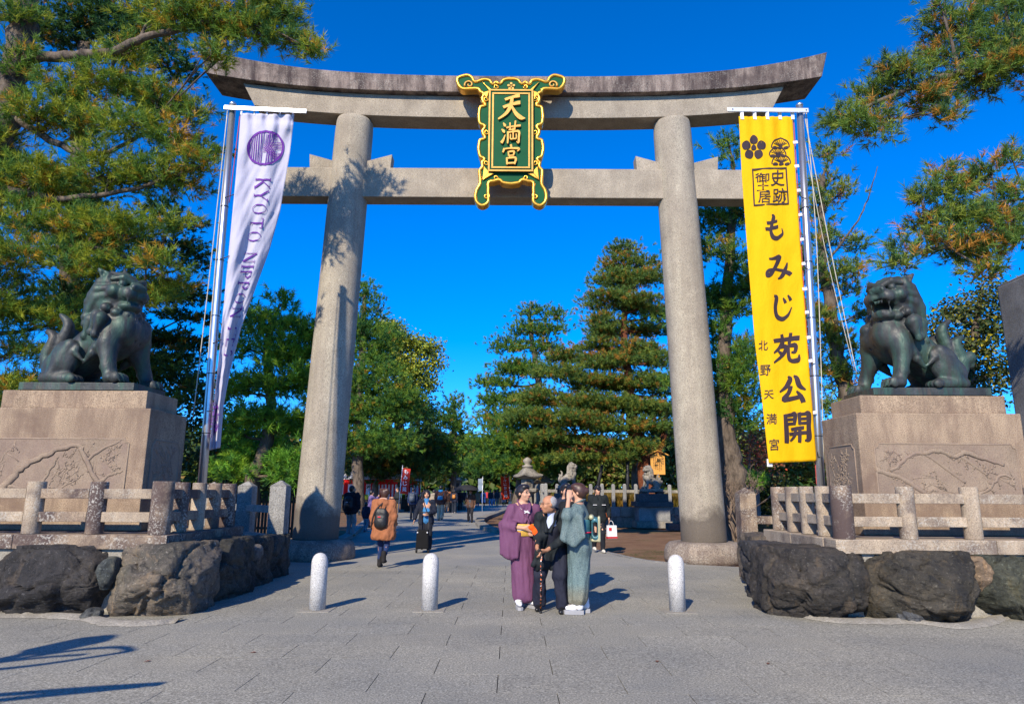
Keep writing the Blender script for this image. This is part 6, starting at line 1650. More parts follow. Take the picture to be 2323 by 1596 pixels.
# ================================================================== FESTIVAL STALLS left of the path
M['red_cloth'] = m_cloth('red_cloth', (0.62, 0.012, 0.015), transl=0.35)
M['white_sheet'] = m_cloth('white_sheet', (0.68, 0.70, 0.74), transl=0.4)
def stall(px0, px1, Y, label, stripes):
    a, b = D(px0, 1115, Y), D(px1, 1115, Y); w = b.x - a.x
    t = thing('festival_stall', label, 'stall', (a.x, Y, 0))
    for x in (0.03, w - .03):
        for y in (0, 2.2): MB().tube([(x, y, 0), (x, y, 2.35)], .03, 8).build('post', M['steel'], t)
    MB().add([(-.15, -.2, 2.32), (w + .15, -.2, 2.32), (w + .15, 1.1, 2.95), (-.15, 1.1, 2.95), (w + .15, 2.4, 2.32), (-.15, 2.4, 2.32)], [(0, 1, 2, 3), (3, 2, 4, 5)]).build('canopy', M['white_sheet'], t)
    MB().box((w / 2, .1, .45), (w - .1, .5, .9)).build('counter', M['wood_dark'], t, .01)
    n = 14 if stripes else 9
    for i in range(n):
        x0, x1 = w * i / n, w * (i + 1) / n
        z0, z1 = (0.9, 2.3) if stripes else (1.25, 2.3)
        mat = M['red_cloth'] if i % 2 == 0 else M['white_sheet']
        yy = 2.0 if not stripes else -0.1
        if stripes: z0 = 0.75
        MB().add([(x0, yy, z0), ((x0 + x1) / 2, yy - .05, z0), (x1, yy, z0), (x1, yy, z1), ((x0 + x1) / 2, yy - .05, z1), (x0, yy, z1)], [(0, 1, 4, 5), (1, 2, 3, 4)]).build('curtain_stripe', mat, t, fix=False)
    MB().box((w / 2, -.16, 2.15), (w + .1, .02, .34)).build('valance', M['red_cloth'], t)
stall(742, 838, 51, 'stall with a red and white backdrop just right of the left column', False)
stall(846, 900, 50, 'narrower stall hung with vertical red and white striped curtain', True)
stall(910, 945, 54, 'stall with plain pale curtain by the red pennant', False)
# ---- pennants on thin poles
def pennant(px, py0, py1, w_, Y, c, label, lean, text=None):
    g = D(px, 1115, Y); t = thing('pennant', label, 'pennant', (g.x, Y, 0)); top = D(px, py0, Y); h_ = top.z
    zb = max(D(px, py1, Y).z, .25)
    mat = cloth(c, transl=0.2)
    MB().tube([(0, 0, 0), (lean, 0, h_ + .12)], .018, 6).build('pole', M['alu'], t)
    n = 12; V = []; F = []
    sd = -1 if w_ < 0 else 1
    for i in range(n + 1):
        z = h_ - (h_ - zb) * i / n; x = lean * z / h_
        for j in range(4):
            V.append((x + w_ * j / 3, .03 * math.sin(i * .9 + j), z + (-.05 * abs(w_) * j if True else 0)))
    for i in range(n):
        for j in range(3): F.append((i * 4 + j, i * 4 + j + 1, (i + 1) * 4 + j + 1, (i + 1) * 4 + j))
    MB().add(V, F, True).build('cloth', mat, t, fix=False)
    for q_ in (0.02, .35, .68, .98):
        z = h_ - (h_ - zb) * q_; MB().box((lean * z / h_, 0, z), (.06, .03, .05)).build('tab', M['white_cloth'], t)
    if text:
        for k, ch in enumerate(text):
            zc = h_ - (h_ - zb) * (k + .7) / (len(text) + .4); s_ = min(abs(w_) * .62, (h_ - zb) / (len(text) + 1) * .85)
            print_char('character', ch, lambda a, b, zc=zc, s_=s_: Vector((lean * zc / h_ + w_ * .5 + (a - .5) * s_, -.05, zc + (b - .5) * s_)), M['white_cloth'], t, 0.01)
pennant(903, 1060, 1118, 0.42, 36, (0.50, 0.035, 0.022), 'faded red pennant with white lettering on a thin pole left of the path', .18, 'もみじ苑')
pennant(1160, 1074, 1130, -0.46, 38, (0.72, 0.045, 0.012), 'orange red pennant with white lettering held up by a man in jeans', -.16, 'もみじ苑公開')
pennant(1187, 1098, 1135, -0.3, 44, (0.05, 0.04, 0.20), 'navy pennant in the crowd just left of the stone lantern', -.05)
pennant(1094, 1084, 1112, -0.3, 47, (0.24, 0.30, 0.38), 'pale grey blue pennant above the crowd in the middle of the path', .0)
pennant(1011, 1082, 1106, -0.32, 52, (0.50, 0.30, 0.02), 'small yellow pennant under the trees left of the path', .0)
# ---- ornamental lamp outside the picture, lower left: its shadow falls into view
lp = thing('ornamental_lamp_post', 'dark iron lamp post with scrolled arms standing left of the viewer', 'lamp post', (-6.35, 1.75, 0))
lp.location = (-6.3, 1.95, 0)
MB().tube([(0, 0, 0), (0, 0, 3.4)], .07, 10).build('post', M['dark_metal'], lp)
def lampfix(pts, r): MB().tube(spline(pts, 6), r * .8, 6).build('scroll_arm', M['dark_metal'], lp)
lampfix([(0, 0, 3.0), (.3, .12, 3.35), (.65, .2, 3.42), (.95, .28, 3.25)], .05)
lampfix([(.95, .28, 3.25), (.6, .15, 2.98), (.25, .05, 2.86), (0, 0, 2.7)], .045)
lampfix([(.1, .03, 3.1), (.35, .1, 3.2), (.62, .18, 3.22)], .04)
lampfix([(0, 0, 1.9), (.8, .25, 2.12), (1.7, .5, 2.2), (2.4, .8, 2.12)], .05)
lampfix([(0, 0, 1.6), (.8, .25, 1.9), (1.6, .45, 2.1), (2.3, .75, 2.12)], .05)
MB().lathe([(.10, 3.4), (.20, 3.45), (.22, 3.75), (.10, 3.9)], (0, 0, 0), 8, False).build('lamp_head', M['dark_metal'], lp)
# ================================================================== PEOPLE
def rotz(p, a, c=(0, 0)):
    x, y = p[0] - c[0], p[1] - c[1]
    return Vector((c[0] + x * math.cos(a) - y * math.sin(a), c[1] + x * math.sin(a) + y * math.cos(a), p[2]))
def hand_prims(w, d, s, curl=0.5, sc=1.0, thumb=1):
    """wrist, direction, side (towards the thumb), curl"""
    w = Vector(w); d = Vector(d).normalized(); s = Vector(s); s = (s - d * s.dot(d)).normalized(); n = d.cross(s)
    P = []
    for i, (off, L) in enumerate(((-0.027, .060), (-0.009, .075), (.009, .080), (.027, .072))):
        off *= sc; L *= sc
        k = w + d * .085 * sc + s * off
        P.append(('c', w + d * .012 * sc + s * off * .6, k, .016 * sc, .0135 * sc, {'k': .012}))
        a = k + (d * math.cos(curl * .6) + n * math.sin(curl * .6)) * L * .5
        b = a + (d * math.cos(curl * 1.7) + n * math.sin(curl * 1.7)) * L * .5
        P.append(('c', k, a, .0108 * sc, .0096 * sc, {'k': .006})); P.append(('c', a, b, .0096 * sc, .0075 * sc, {'k': .006}))
    t0 = w + d * .022 * sc + s * .026 * sc; t1 = t0 + (d * .7 + s * .6 + n * .25).normalized() * .042 * sc; t2 = t1 + (d * .9 + n * .35).normalized() * .032 * sc
    P += [('c', t0, t1, .015 * sc, .0125 * sc, {'k': .01}), ('c', t1, t2, .0125 * sc, .009 * sc, {'k': .006})]
    return P
class Person:
    def __init__(s, label, loc, H=1.65, rz=0.0, res=0.02, group=None, skin='skin', female=True):
        s.label_ = label; s.t = thing('person', label, 'person', loc, rz, group); s.k = H / 1.65; s.res = res; s.skin = skin
        w = .165 if female else .185
        s.J = dict(head=Vector((0, 0, 1.545)), neck=Vector((0, .015, 1.40)), chest=Vector((0, 0, 1.20)), hip=Vector((0, .01, .93)),
                   shL=Vector((w, .01, 1.335)), shR=Vector((-w, .01, 1.335)), elL=Vector((w + .045, .04, 1.07)), elR=Vector((-w - .045, .04, 1.07)),
                   wrL=Vector((w + .05, -.02, .845)), wrR=Vector((-w - .05, -.02, .845)), hiL=Vector((.085, .01, .88)), hiR=Vector((-.085, .01, .88)),
                   knL=Vector((.092, -.01, .48)), knR=Vector((-.092, -.01, .48)), anL=Vector((.092, .02, .085)), anR=Vector((-.092, .02, .085)))
        s.yaw = 0.0; s.pitch = 0.0; s.hd = dict(L=None, R=None); s.curl = dict(L=.5, R=.5)
    def stride(s, d):
        J = s.J
        J['anL'] += Vector((0, -d, .0)); J['anR'] += Vector((0, d, .05)); J['knL'] += Vector((0, -d * .55 - .03, 0)); J['knR'] += Vector((0, d * .30 - .03, 0))
        J['wrL'] += Vector((0, d * .5, 0)); J['wrR'] += Vector((0, -d * .5, 0.02)); J['elL'] += Vector((0, d * .25, 0)); J['elR'] += Vector((0, -d * .2, 0))
        return s
    def h(s, x, y, z):
        """a point in head space (face towards -y)"""
        p = Vector((x, y, z)); p = Euler((s.pitch, 0, s.yaw)).to_matrix() @ p
        return s.J['head'] + p
    def hrot(s): return (s.pitch, 0, s.yaw)
    def put(s, name, prims, mat, res=None, k=.025, it=1, parent=None):
        V, Q = sdf(prims, res or s.res, k, it)
        if not len(Q): return None
        me = np_mesh(name, V * s.k, Q)
        if (res or s.res) < .022 and name in ('kimono', 'jacket', 'coat', 'trousers', 'jumper', 'skirt'):   # folds of the cloth
            N = np.zeros(len(V) * 3, dtype=np.float32); me.vertices.foreach_get('normal', N); N = N.reshape(-1, 3)
            fx, fz, am = (13, 2.2, .007) if name in ('kimono', 'skirt') else ((9, 7, .011) if name != 'trousers' else (10, 5, .010))
            sd = len(s.label_) * .37
            dsp = np.array([mnoise.turbulence(Vector((p[0] * fx + sd, p[1] * fx, p[2] * fz + p[0] * 4)), 3, False, noise_basis='BLENDER', amplitude_scale=.5, frequency_scale=2.1) for p in V])
            V2 = V + N * ((dsp - dsp.mean()) * am * 1.6)[:, None]
            me.vertices.foreach_set('co', (V2 * s.k).astype(np.float32).ravel()); me.update()
        return obj(name, me, mat, parent or s.t)
    def body(s, legs=True, res=None):
        J = s.J; P = []; hr = s.hrot()
        P += [('e', s.h(0, .012, .025), (.074, .093, .085), hr), ('e', s.h(0, -.028, -.035), (.060, .066, .082), hr), ('e', s.h(0, -.055, -.088), (.032, .032, .026), hr, {'k': .02}),
              ('c', s.h(0, -.092, .012), s.h(0, -.112, -.028), .010, .015, {'k': .014}), ('e', s.h(.014, -.098, -.030), (.011, .012, .009), hr, {'k': .008}), ('e', s.h(-.014, -.098, -.030), (.011, .012, .009), hr, {'k': .008}),
              ('e', s.h(.04, -.062, -.03), (.026, .022, .024), hr, {'k': .02}), ('e', s.h(-.04, -.062, -.03), (.026, .022, .024), hr, {'k': .02}),
              ('-e', s.h(.032, -.094, .012), (.019, .014, .011), hr, {'k': .012}), ('-e', s.h(-.032, -.094, .012), (.019, .014, .011), hr, {'k': .012}),
              ('e', s.h(0, -.086, -.060), (.024, .016, .012), hr, {'k': .012})]
        for b in (-1, 1): P.append(('e', s.h(b * .077, .008, -.010), (.011, .020, .030), hr, {'k': .008}))
        P += [('c', s.h(0, .02, -.06), J['neck'], .050, .054), ('c', J['neck'], J['chest'], .06, .11), ('e', J['chest'], (.15, .10, .19)), ('c', J['chest'], J['hip'], .11, .12)]
        for c in 'LR':
            P += [('c', J['neck'], J['sh' + c], .05, .05), ('c', J['sh' + c], J['el' + c], .050, .038), ('c', J['el' + c], J['wr' + c], .038, .026)]
            d = s.hd[c] or (J['wr' + c] - J['el' + c]); sd = Vector((0, -1, 0)) if abs(Vector(d).normalized().y) < .8 else Vector((0, 0, 1))
            if s.hd.get(c + 's') is not None: sd = s.hd[c + 's']
            P += hand_prims(J['wr' + c], d, sd, s.curl[c])
            if legs: P += [('c', J['hip'], J['hi' + c], .10, .09), ('c', J['hi' + c], J['kn' + c], .082, .052), ('c', J['kn' + c], J['an' + c], .052, .034), ('c', J['an' + c] - Vector((0, -.01, .045)), J['an' + c] + Vector((0, -.15, -.05)), .034, .026)]
        o = s.put('body', P, M[s.skin], res)
        s.bd = o; return o
    def face(s, glasses=False, lip=True):
        k = s.k
        for b in (-1, 1):
            m = MB(); p = s.h(b * .032, -.0905, .012); q = s.h(b * .032 + .013, -.088, .011); r = s.h(b * .032 - .013, -.088, .011)
            m.tube([r * k, p * k, q * k], [.003, .0065, .003], 6); m.build('eye', M['eye'], s.t, fix=False)
            m = MB(); m.tube([s.h(b * .016, -.094, .032) * k, s.h(b * .034, -.092, .037) * k, s.h(b * .054, -.078, .032) * k], [.003, .004, .002], 5); m.build('eyebrow', M['black_hair'] if s.skin == 'skin' else M['grey_hair'], s.t, fix=False)
        if lip:
            m = MB(); m.tube([s.h(-.022, -.094, -.060) * k, s.h(0, -.1025, -.058) * k, s.h(.022, -.094, -.060) * k], [.003, .0068, .003], 6); m.build('lips', M['lip'], s.t, fix=False)
        if glasses:
            m = MB()
            for b in (-1, 1):
                m.tube([s.h(b * .036 + .023 * math.cos(w), -.108 + abs(math.cos(w)) * .006, .008 + .017 * math.sin(w)) * k for w in lerps(0, 2 * math.pi, 13)], .0018, 4, cap=False)
                m.tube([s.h(b * .059, -.102, .012) * k, s.h(b * .078, .0, .012) * k], .0018, 4)
            m.tube([s.h(-.013, -.110, .010) * k, s.h(.013, -.110, .010) * k], .0018, 4)
            m.build('glasses', M['dark_metal'], s.t, fix=False)
    def hair(s, style='short', mat='black_hair', res=None):
        hr = s.hrot()
        P = [('e', s.h(0, .022, .035), (.088, .098, .092), hr), ('e', s.h(0, .04, -.01), (.084, .075, .085), hr)]
        if style == 'bun': P += [('e', s.h(0, .115, .01), (.050, .042, .046), hr, {'k': .02}), ('e', s.h(0, -.03, .085), (.07, .06, .04), hr)]
        if style == 'long': P += [('c', s.h(0, .05, -.02), s.h(0, .07, -.20), .080, .065), ('c', s.h(.055, .03, -.02), s.h(.065, .03, -.16), .035, .025), ('c', s.h(-.055, .03, -.02), s.h(-.065, .03, -.16), .035, .025)]
        if style == 'bob': P += [('e', s.h(0, .02, .0), (.105, .11, .12), hr), ('e', s.h(0, .03, -.05), (.10, .09, .07), hr)]
        if style == 'fluffy': P += [('e', s.h(.03 * math.cos(w * 1.1) * 2.6, .02 + .04 * math.sin(w), .06 + .02 * math.cos(w * 3)), (.05, .05, .05), hr, {'k': .02}) for w in lerps(0, 6, 9)]
        cut = (.064, .085, .088) if style != 'bob' else (.062, .10, .085)
        P += [('-e', s.h(0, -.095, -.035), cut, hr, {'k': .015}), ('-e', s.h(0, -.05, -.15), (.09, .10, .075), hr, {'k': .015})] if style not in ('long', 'bob', 'fluffy') else [('-e', s.h(0, -.105, -.04), cut, hr, {'k': .015})]
        if style == 'bald': P = [('e', s.h(0, .030, .020), (.086, .088, .086), hr), ('-b', s.h(0, -.125, .02), (.2, .125, .3), .0, hr, {'k': .02}), ('-e', s.h(0, -.02, .110), (.07, .07, .045), hr, {'k': .02}), ('-e', s.h(0, .0, -.12), (.12, .12, .06), hr, {'k': .02})]
        return s.put('hair', P, M[mat], res or min(s.res, .013))
    def cap(s, c=(.012, .013, .018)):
        hr = s.hrot()
        return s.put('cap', [('e', s.h(0, .015, .045), (.092, .106, .078), hr), ('-b', s.h(0, 0, -.045), (.2, .2, .07), 0.0, hr, {'k': .01}), ('e', s.h(0, -.105, .032), (.068, .075, .012), hr, {'k': .01})], cloth(c), min(s.res, .014))
    def top(s, c, hem=.78, fat=.03, hood=False, sleeve=1.0, name='jacket', flare=.0, mat=None, openv=True):
        J = s.J; P = [('e', J['chest'] + Vector((0, 0, .02)), (.155 + fat, .105 + fat, .21)), ('c', J['neck'] - Vector((0, 0, .05)), J['chest'], .075 + fat * .5, .12 + fat)]
        hz = Vector((J['hip'].x, J['hip'].y, hem))
        for b in (-.06, .06):
            P.append(('c', J['chest'] + Vector((b, 0, -.05)), hz + Vector((b * (1.3 + flare * 6), 0, .10)), .105 + fat, .115 + fat + flare))
        for c_ in 'LR':
            e, w = J['el' + c_], J['wr' + c_]; w2 = e.lerp(w, sleeve)
            P += [('c', J['neck'] - Vector((0, 0, .06)), J['sh' + c_], .055 + fat * .5, .055 + fat * .8), ('c', J['sh' + c_], e, .058 + fat * .8, .048 + fat * .7), ('c', e, w2, .048 + fat * .7, .040 + fat * .6)]
            d = (w - e).normalized()
            P.append(('-c', w2 + d * (.052 + fat * .6), w2 + d * .2, .05 + fat, .06 + fat, {'k': .008}))
        P.append(('-b', hz + Vector((0, 0, -.30)), (.6, .6, .30), 0.0, {'k': .012}))
        if hood: P += [('e', J['neck'] + Vector((0, .085, -.03)), (.125, .075, .10), (.4, 0, 0), {'k': .02}), ('c', J['neck'] + Vector((.09, -.01, -.01)), J['neck'] + Vector((0, .11, .0)), .038, .05, {'k': .02}), ('c', J['neck'] + Vector((-.09, -.01, -.01)), J['neck'] + Vector((0, .11, .0)), .038, .05, {'k': .02})]
        else: P += [('c', J['neck'] + Vector((.05, .03, .01)), J['neck'] + Vector((-.05, .03, .01)), .045, .045, {'k': .02})]
        if openv: P.append(('-c', J['neck'] + Vector((0, -.10, .06)), J['neck'] + Vector((0, -.14, -.10)), .05, .025, {'k': .012}))
        return s.put(name, P, mat or cloth(c))
    def trousers(s, c, fat=.012, wide=0.0, name='trousers', hem=.06):
        J = s.J; P = [('e', J['hip'] + Vector((0, 0, -.02)), (.155 + fat, .11 + fat, .12))]
        for c_ in 'LR': P += [('c', J['hi' + c_], J['kn' + c_], .088 + fat, .060 + fat + wide * .5), ('c', J['kn' + c_], J['an' + c_] + Vector((0, 0, .0)), .060 + fat + wide * .5, .048 + fat + wide)]
        for c_ in 'LR': P.append(('-b', J['an' + c_] + Vector((0, 0, hem - .085 - .15)), (.14, .14, .15), 0.0, {'k': .008}))
        return s.put(name, P, cloth(c))
    def shoes(s, c, boot=False, sole=None):
        J = s.J
        for c_ in 'LR':
            a = J['an' + c_]; P = [('c', a + Vector((0, .025, -.04)), a + Vector((0, -.06, -.045)), .042, .040), ('c', a + Vector((0, -.06, -.045)), a + Vector((0, -.155, -.055)), .040, .030)]
            if boot: P.append(('c', a + Vector((0, .0, -.02)), a + Vector((0, .0, .13)), .052, .055))
            P.append(('-b', a + Vector((0, 0, -.085 - .1)), (.3, .4, .1), 0.0, {'k': .006}))
            s.put('shoe', P, cloth(c) if not hasattr(c, 'node_tree') else c, min(s.res, .018))
    def shirt(s, c, name='shirt'):
        J = s.J
        return s.put(name, [('c', J['neck'] + Vector((0, -.015, .015)), J['chest'] + Vector((0, -.03, -.1)), .062, .115), ('c', J['chest'] + Vector((0, -.03, -.1)), J['hip'] + Vector((0, -.025, -.1)), .115, .115)], cloth(c))

# ------------------------------------------------------------------ the three in front
def loc_at(px, py): g = G(px, py); return (g.x, g.y, 0.0)
def cam_pt(p, px, py, Y): return (Matrix.Rotation(-p.t.rotation_euler.z, 3, 'Z') @ (D(px, py, Y) - Vector(p.t.location))) / p.k
# 1. purple kimono
PURPLE = (0.135, 0.052, 0.108)
a = Person('woman in a plum purple kimono with a yellow sash holding an orange cloth', loc_at(1187, 1378), 1.585, R(14), .0115)
a.yaw = R(32); a.pitch = R(-2)
J = a.J
J['elR'] = Vector((-.27, .00, 1.10)); J['wrR'] = Vector((-.045, -.20, 1.075)); a.hd['R'] = Vector((.9, -.18, -.18)); a.hd['Rs'] = Vector((0, -.2, 1)); a.curl['R'] = .75
J['elL'] = Vector((.24, .05, 1.07)); J['wrL'] = Vector((.16, -.15, 1.0)); a.hd['L'] = Vector((-.8, -.4, 0)); a.hd['Ls'] = Vector((0, 0, 1))
J['anL'] = Vector((.075, .03, .085)); J['anR'] = Vector((-.085, -.06, .085)); J['knL'] = Vector((.07, .0, .48)); J['knR'] = Vector((-.07, -.03, .48))
a.body(legs=False, res=.0105); a.face(glasses=True); a.hair('bun', res=.010)
pk = m_cloth('plum_silk', PURPLE, .10, 500, .7)
def kimono(p, mat, sleeves, hemz=.075, belly=.0, robe=None):
    J = p.J
    P = [('e', J['chest'] + Vector((0, 0, .02)), (.172, .125, .20)), ('c', J['neck'] - Vector((0, 0, .07)), J['chest'], .080, .135), ('c', J['chest'], J['hip'], .155, .165),
         ('e', J['hip'] + Vector((0, .01, -.08)), (.195, .16, .20)), ('c', J['hip'] + Vector((.035, .0, -.1)), Vector((.035, -.01, hemz + .10)), .150, .122), ('c', J['hip'] + Vector((-.035, .0, -.1)), Vector((-.035, -.01, hemz + .10)), .150, .122),
         ('-b', Vector((0, 0, hemz - .3)), (.6, .6, .3), 0.0, {'k': .01}),
         ('-c', J['neck'] + Vector((0, -.11, .07)), J['neck'] + Vector((0, -.17, -.15)), .060, .026, {'k': .01})]
    P += [('c', Vector((-.02, -.105, .80)), Vector((.06, -.115, hemz + .05)), .045, .035, {'k': .02})]
    for c_ in 'LR':
        P += [('c', J['neck'] - Vector((0, 0, .07)), J['sh' + c_] - Vector((0, 0, .02)), .055, .074), ('c', J['sh' + c_] - Vector((0, 0, .02)), J['el' + c_], .078, .080)]
    for sl in sleeves: P += sl
    # overlap at the waist
    P += [('e', J['hip'] + Vector((0, -.01, .055)), (.19, .155, .035), (0, 0, 0), {'k': .01})]
    return p.put('kimono', P, mat, .0145, .03)
e, w = J['elR'], J['wrR']
slR = [('c', e, e.lerp(w, .55), .085, .075), *[('c', Vector((-.30 + .20 * q, .0 - .12 * q, 1.10 - .01 * q)), Vector((-.325 + .20 * q + .012 * math.sin(q * 12), -.02 - .10 * q + .025 * math.sin(q * 11), .665 + .09 * abs(q - .7))), .042, .028, {'k': .03}) for q in lerps(0, 1, 11)], ('-c', e.lerp(w, .70), e.lerp(w, 1.3), .062, .07, {'k': .008})]
e, w = J['elL'], J['wrL']
slL = [('c', e, e.lerp(w, .6), .08, .07), ('b', Vector((.225, .01, .82)), (.055, .10, .34), .035, (0, -.06, -.1)), ('-c', e.lerp(w, .75), e.lerp(w, 1.4), .06, .07, {'k': .008})]
kimono(a, pk, [slR, slL])
def ring(p, z, rx, ry, h, name, mat, c=(0, 0), bul=.012):
    m = MB(); n = 36; V = []; F = []
    prof = [(0, -h / 2), (bul, -h / 2 + .01), (bul, h / 2 - .01), (0, h / 2)]
    for o_, dz in prof:
        for k in range(n): w = 2 * math.pi * k / n; V.append(Vector((c[0] + (rx + o_) * math.cos(w), c[1] + (ry + o_) * math.sin(w), z + dz)) * p.k)
    for i in range(3):
        for k in range(n): F.append((i * n + k, i * n + (k + 1) % n, (i + 1) * n + (k + 1) % n, (i + 1) * n + k))
    m.add(V, F, True); return m.build(name, mat, p.t, fix=False)
obi = NT('yellow_obi'); _c = obi.mix(obi.ramp(obi.noise(3.0, 2, co=obi.coord((14, 14, 1))), [(.5, 0.), (.56, .55)]), (.62, .34, .045), (.38, .24, .06)); obi = obi.fin(obi.mix(obi.ramp(obi.noise(60, 2), [(.4, 0.), (.6, .35)]), _c, (.75, .5, .10)), .5)
ring(a, 1.045, .176, .158, .165, 'sash', obi, (0, -.005))
ring(a, 1.045, .188, .172, .014, 'sash_cord', M['white_cloth'], (0, -.005), .006)
a.put('sash_knot', [('c', (-.02, -.190, 1.045), (.025, -.190, 1.042), .012, .012)], cloth((.55, .50, .52)), .006)
a.put('sash_bow', [('b', (0, .20, 1.08), (.13, .06, .14), .03)], obi, .015)
def collar(p, mat, r, d0, off, name, z1=1.20, flat=.45):
    J = p.J; m = MB(); N = J['neck']
    for b, x1 in ((1, -.035), (-1, .035)):
        pts = [N + Vector((0, .075, .045)), N + Vector((b * .062, .045, .04)), N + Vector((b * .072, -.045 - off * .3, -.005)), N + Vector((b * .042, -.138 - off, -.085)), Vector((x1 * (1 if b > 0 else 1.3), -.170 - off + (.012 if b > 0 else 0), z1))]
        m.tube([q_ * p.k for q_ in spline(pts, 5)], r, 6, flat=flat)
    return m.build(name, mat, p.t, fix=False)
collar(a, M['white_cloth'], .018, 0, -.008, 'white_collar', 1.275)
collar(a, pk, .026, 0, .004, 'kimono_collar', 1.14)
def zori(p, c_, cover='white_cloth', sole=(.30, .30, .31), dirv=(0, -1), h_=.045):
    an = p.J['an' + c_]; ang = math.atan2(dirv[0], -dirv[1])
    f = lambda x, y, z: Vector((an.x, an.y, 0)) + rotz((x, y, z), ang)
    p.put('tabi_sock', [('c', f(0, .03, .095), f(0, -.06, .085), .042, .038), ('c', f(0, -.06, .085), f(.0, -.135, .078), .038, .028), ('c', f(0, .02, .10), f(0, .02, .17), .042, .045), ('-c', f(.012, -.20, .08), f(.012, -.125, .08), .006, .004, {'k': .004})], M['white_cloth'], .009)
    m = MB(); prof = [(-.038, -.165), (.0, -.185), (.038, -.165), (.044, -.05), (.036, .05), (.03, .08), (-.03, .08), (-.036, .05), (-.044, -.05)]
    m.prism([tuple((f(x, y, 0) * p.k)[:2]) for x, y in prof], 0.002, h_ * p.k, 'z'); m.build('sandal', cloth(sole), p.t, .006)
    m = MB()
    for b in (-1, 1): m.tube([f(0, -.125, .115) * p.k, f(b * .03, -.07, .12) * p.k, f(b * .042, .0, .065) * p.k], .006, 5)
    m.build('sandal_strap', cloth((.52, .47, .42)), p.t, fix=False)
zori(a, 'L', dirv=(.35, -1)); zori(a, 'R', dirv=(-.1, -1))
oc = thing('orange_cloth', 'bright orange folded cloth held at the purple kimono sash', 'cloth', D(1209, 1199, 9.12))
V, Q = sdf([('b', (0, 0, 0), (.062, .02, .035), .015, (0, .75, -.2)), ('b', (.035, -.01, -.045), (.034, .016, .04), .012, (0, .5, 0)), ('e', (-.025, -.01, .02), (.035, .022, .025))], .009, .02)
obj('folds', np_mesh('folds', V, Q), cloth((.85, .10, .008)), oc)

# 2. the old man in a dark suit, leaning on his stick
b = Person('stooped elderly man in a dark suit, both hands on a walking stick', loc_at(1250, 1386), 1.62, R(-14), .0125, skin='skin_old', female=False)
J = b.J
J['hip'] = Vector((.02, .08, .86)); J['chest'] = Vector((.03, -.03, 1.10)); J['neck'] = Vector((.045, -.155, 1.27)); J['head'] = Vector((.02, -.25, 1.375))
J['shL'] = Vector((.17, -.08, 1.215)); J['shR'] = Vector((-.115, -.13, 1.20)); J['elL'] = Vector((.215, -.12, .94)); J['elR'] = Vector((-.15, -.14, .95))
J['wrL'] = Vector((.015, -.36, .80)); J['wrR'] = Vector((-.11, -.37, .83)); b.hd['L'] = Vector((-.75, -.25, -.3)); b.hd['R'] = Vector((.45, -.3, -.65)); b.hd['Ls'] = Vector((0, -1, .3)); b.hd['Rs'] = Vector((.3, -1, 0)); b.curl = dict(L=.9, R=1.0)
J['hiL'] = Vector((.11, .07, .82)); J['hiR'] = Vector((-.08, .07, .82)); J['knL'] = Vector((.13, -.06, .46)); J['knR'] = Vector((-.14, -.05, .46)); J['anL'] = Vector((.16, -.04, .085)); J['anR'] = Vector((-.17, .06, .085))
b.yaw = R(-60); b.pitch = R(4)
b.body(legs=False, res=.011); b.face(glasses=True); b.hair('bald', 'grey_hair', .010)
suit = m_cloth('dark_suit_wool', (.013, .017, .020), .2, 400, .75)
P = []
for s_ in (1,):
    P = [('e', J['chest'] + Vector((0, 0, .0)), (.165, .14, .19), (.45, 0, 0)), ('c', J['neck'] + Vector((0, .03, -.04)), J['chest'], .08, .14), ('c', J['chest'], J['hip'], .148, .155), ('c', J['hip'] + Vector((.06, .02, 0)), Vector((.085, .05, .58)), .145, .14), ('c', J['hip'] + Vector((-.05, -.02, 0)), Vector((-.10, -.08, .60)), .135, .105),
         ('c', J['chest'] + Vector((-.07, -.08, -.05)), Vector((-.20, -.17, .60)), .07, .03), ('e', J['neck'] + Vector((0, .09, -.05)), (.15, .09, .10), (.5, 0, 0))]
    for c_ in 'LR':
        e, w = J['el' + c_], J['wr' + c_]; w2 = e.lerp(w, .86); d = (w - e).normalized()
        P += [('c', J['neck'] + Vector((0, .04, -.05)), J['sh' + c_], .065, .072), ('c', J['sh' + c_], e, .072, .058), ('c', e, w2, .058, .047), ('-c', w2 + d * .062, w2 + d * .25, .06, .07, {'k': .006})]
    P += [('-b', Vector((0, 0, .52 - .3)), (.7, .7, .3), 0, {'k': .01}), ('-c', J['neck'] + Vector((-.02, -.12, .05)), J['chest'] + Vector((-.02, -.19, -.05)), .05, .02, {'k': .012}), ('-c', Vector((-.04, -.2, .98)), Vector((-.06, -.28, .50)), .012, .05, {'k': .01})]
b.put('jacket', P, suit, .015, .03)
b.put('shirt', [('c', J['neck'] + Vector((-.005, -.02, .0)), J['chest'] + Vector((-.01, -.065, -.02)), .062, .10)], cloth((.55, .60, .75)), .012)
b.put('waistcoat', [('c', J['chest'] + Vector((0, -.05, -.05)), J['hip'] + Vector((0, -.06, 0)), .115, .12)], cloth((.02, .022, .035)), .015)
m = MB()
for sb_, x1 in ((1, -.01), (-1, -.05)):
    m.tube([q_ * b.k for q_ in spline([J['neck'] + Vector((0, .07, .05)), J['neck'] + Vector((sb_ * .07, .02, .03)), J['neck'] + Vector((sb_ * .06, -.06, -.03)), J['chest'] + Vector((sb_ * .05 - .01, -.16, .04)), J['chest'] + Vector((x1, -.185, -.09))], 5)], .028, 6, flat=.35)
m.build('lapel', suit, b.t, fix=False)
m = MB()
for z_ in (0.93, .84): m.lathe([(.011, 0), (.011, .006)], (0, 0, 0), 8)
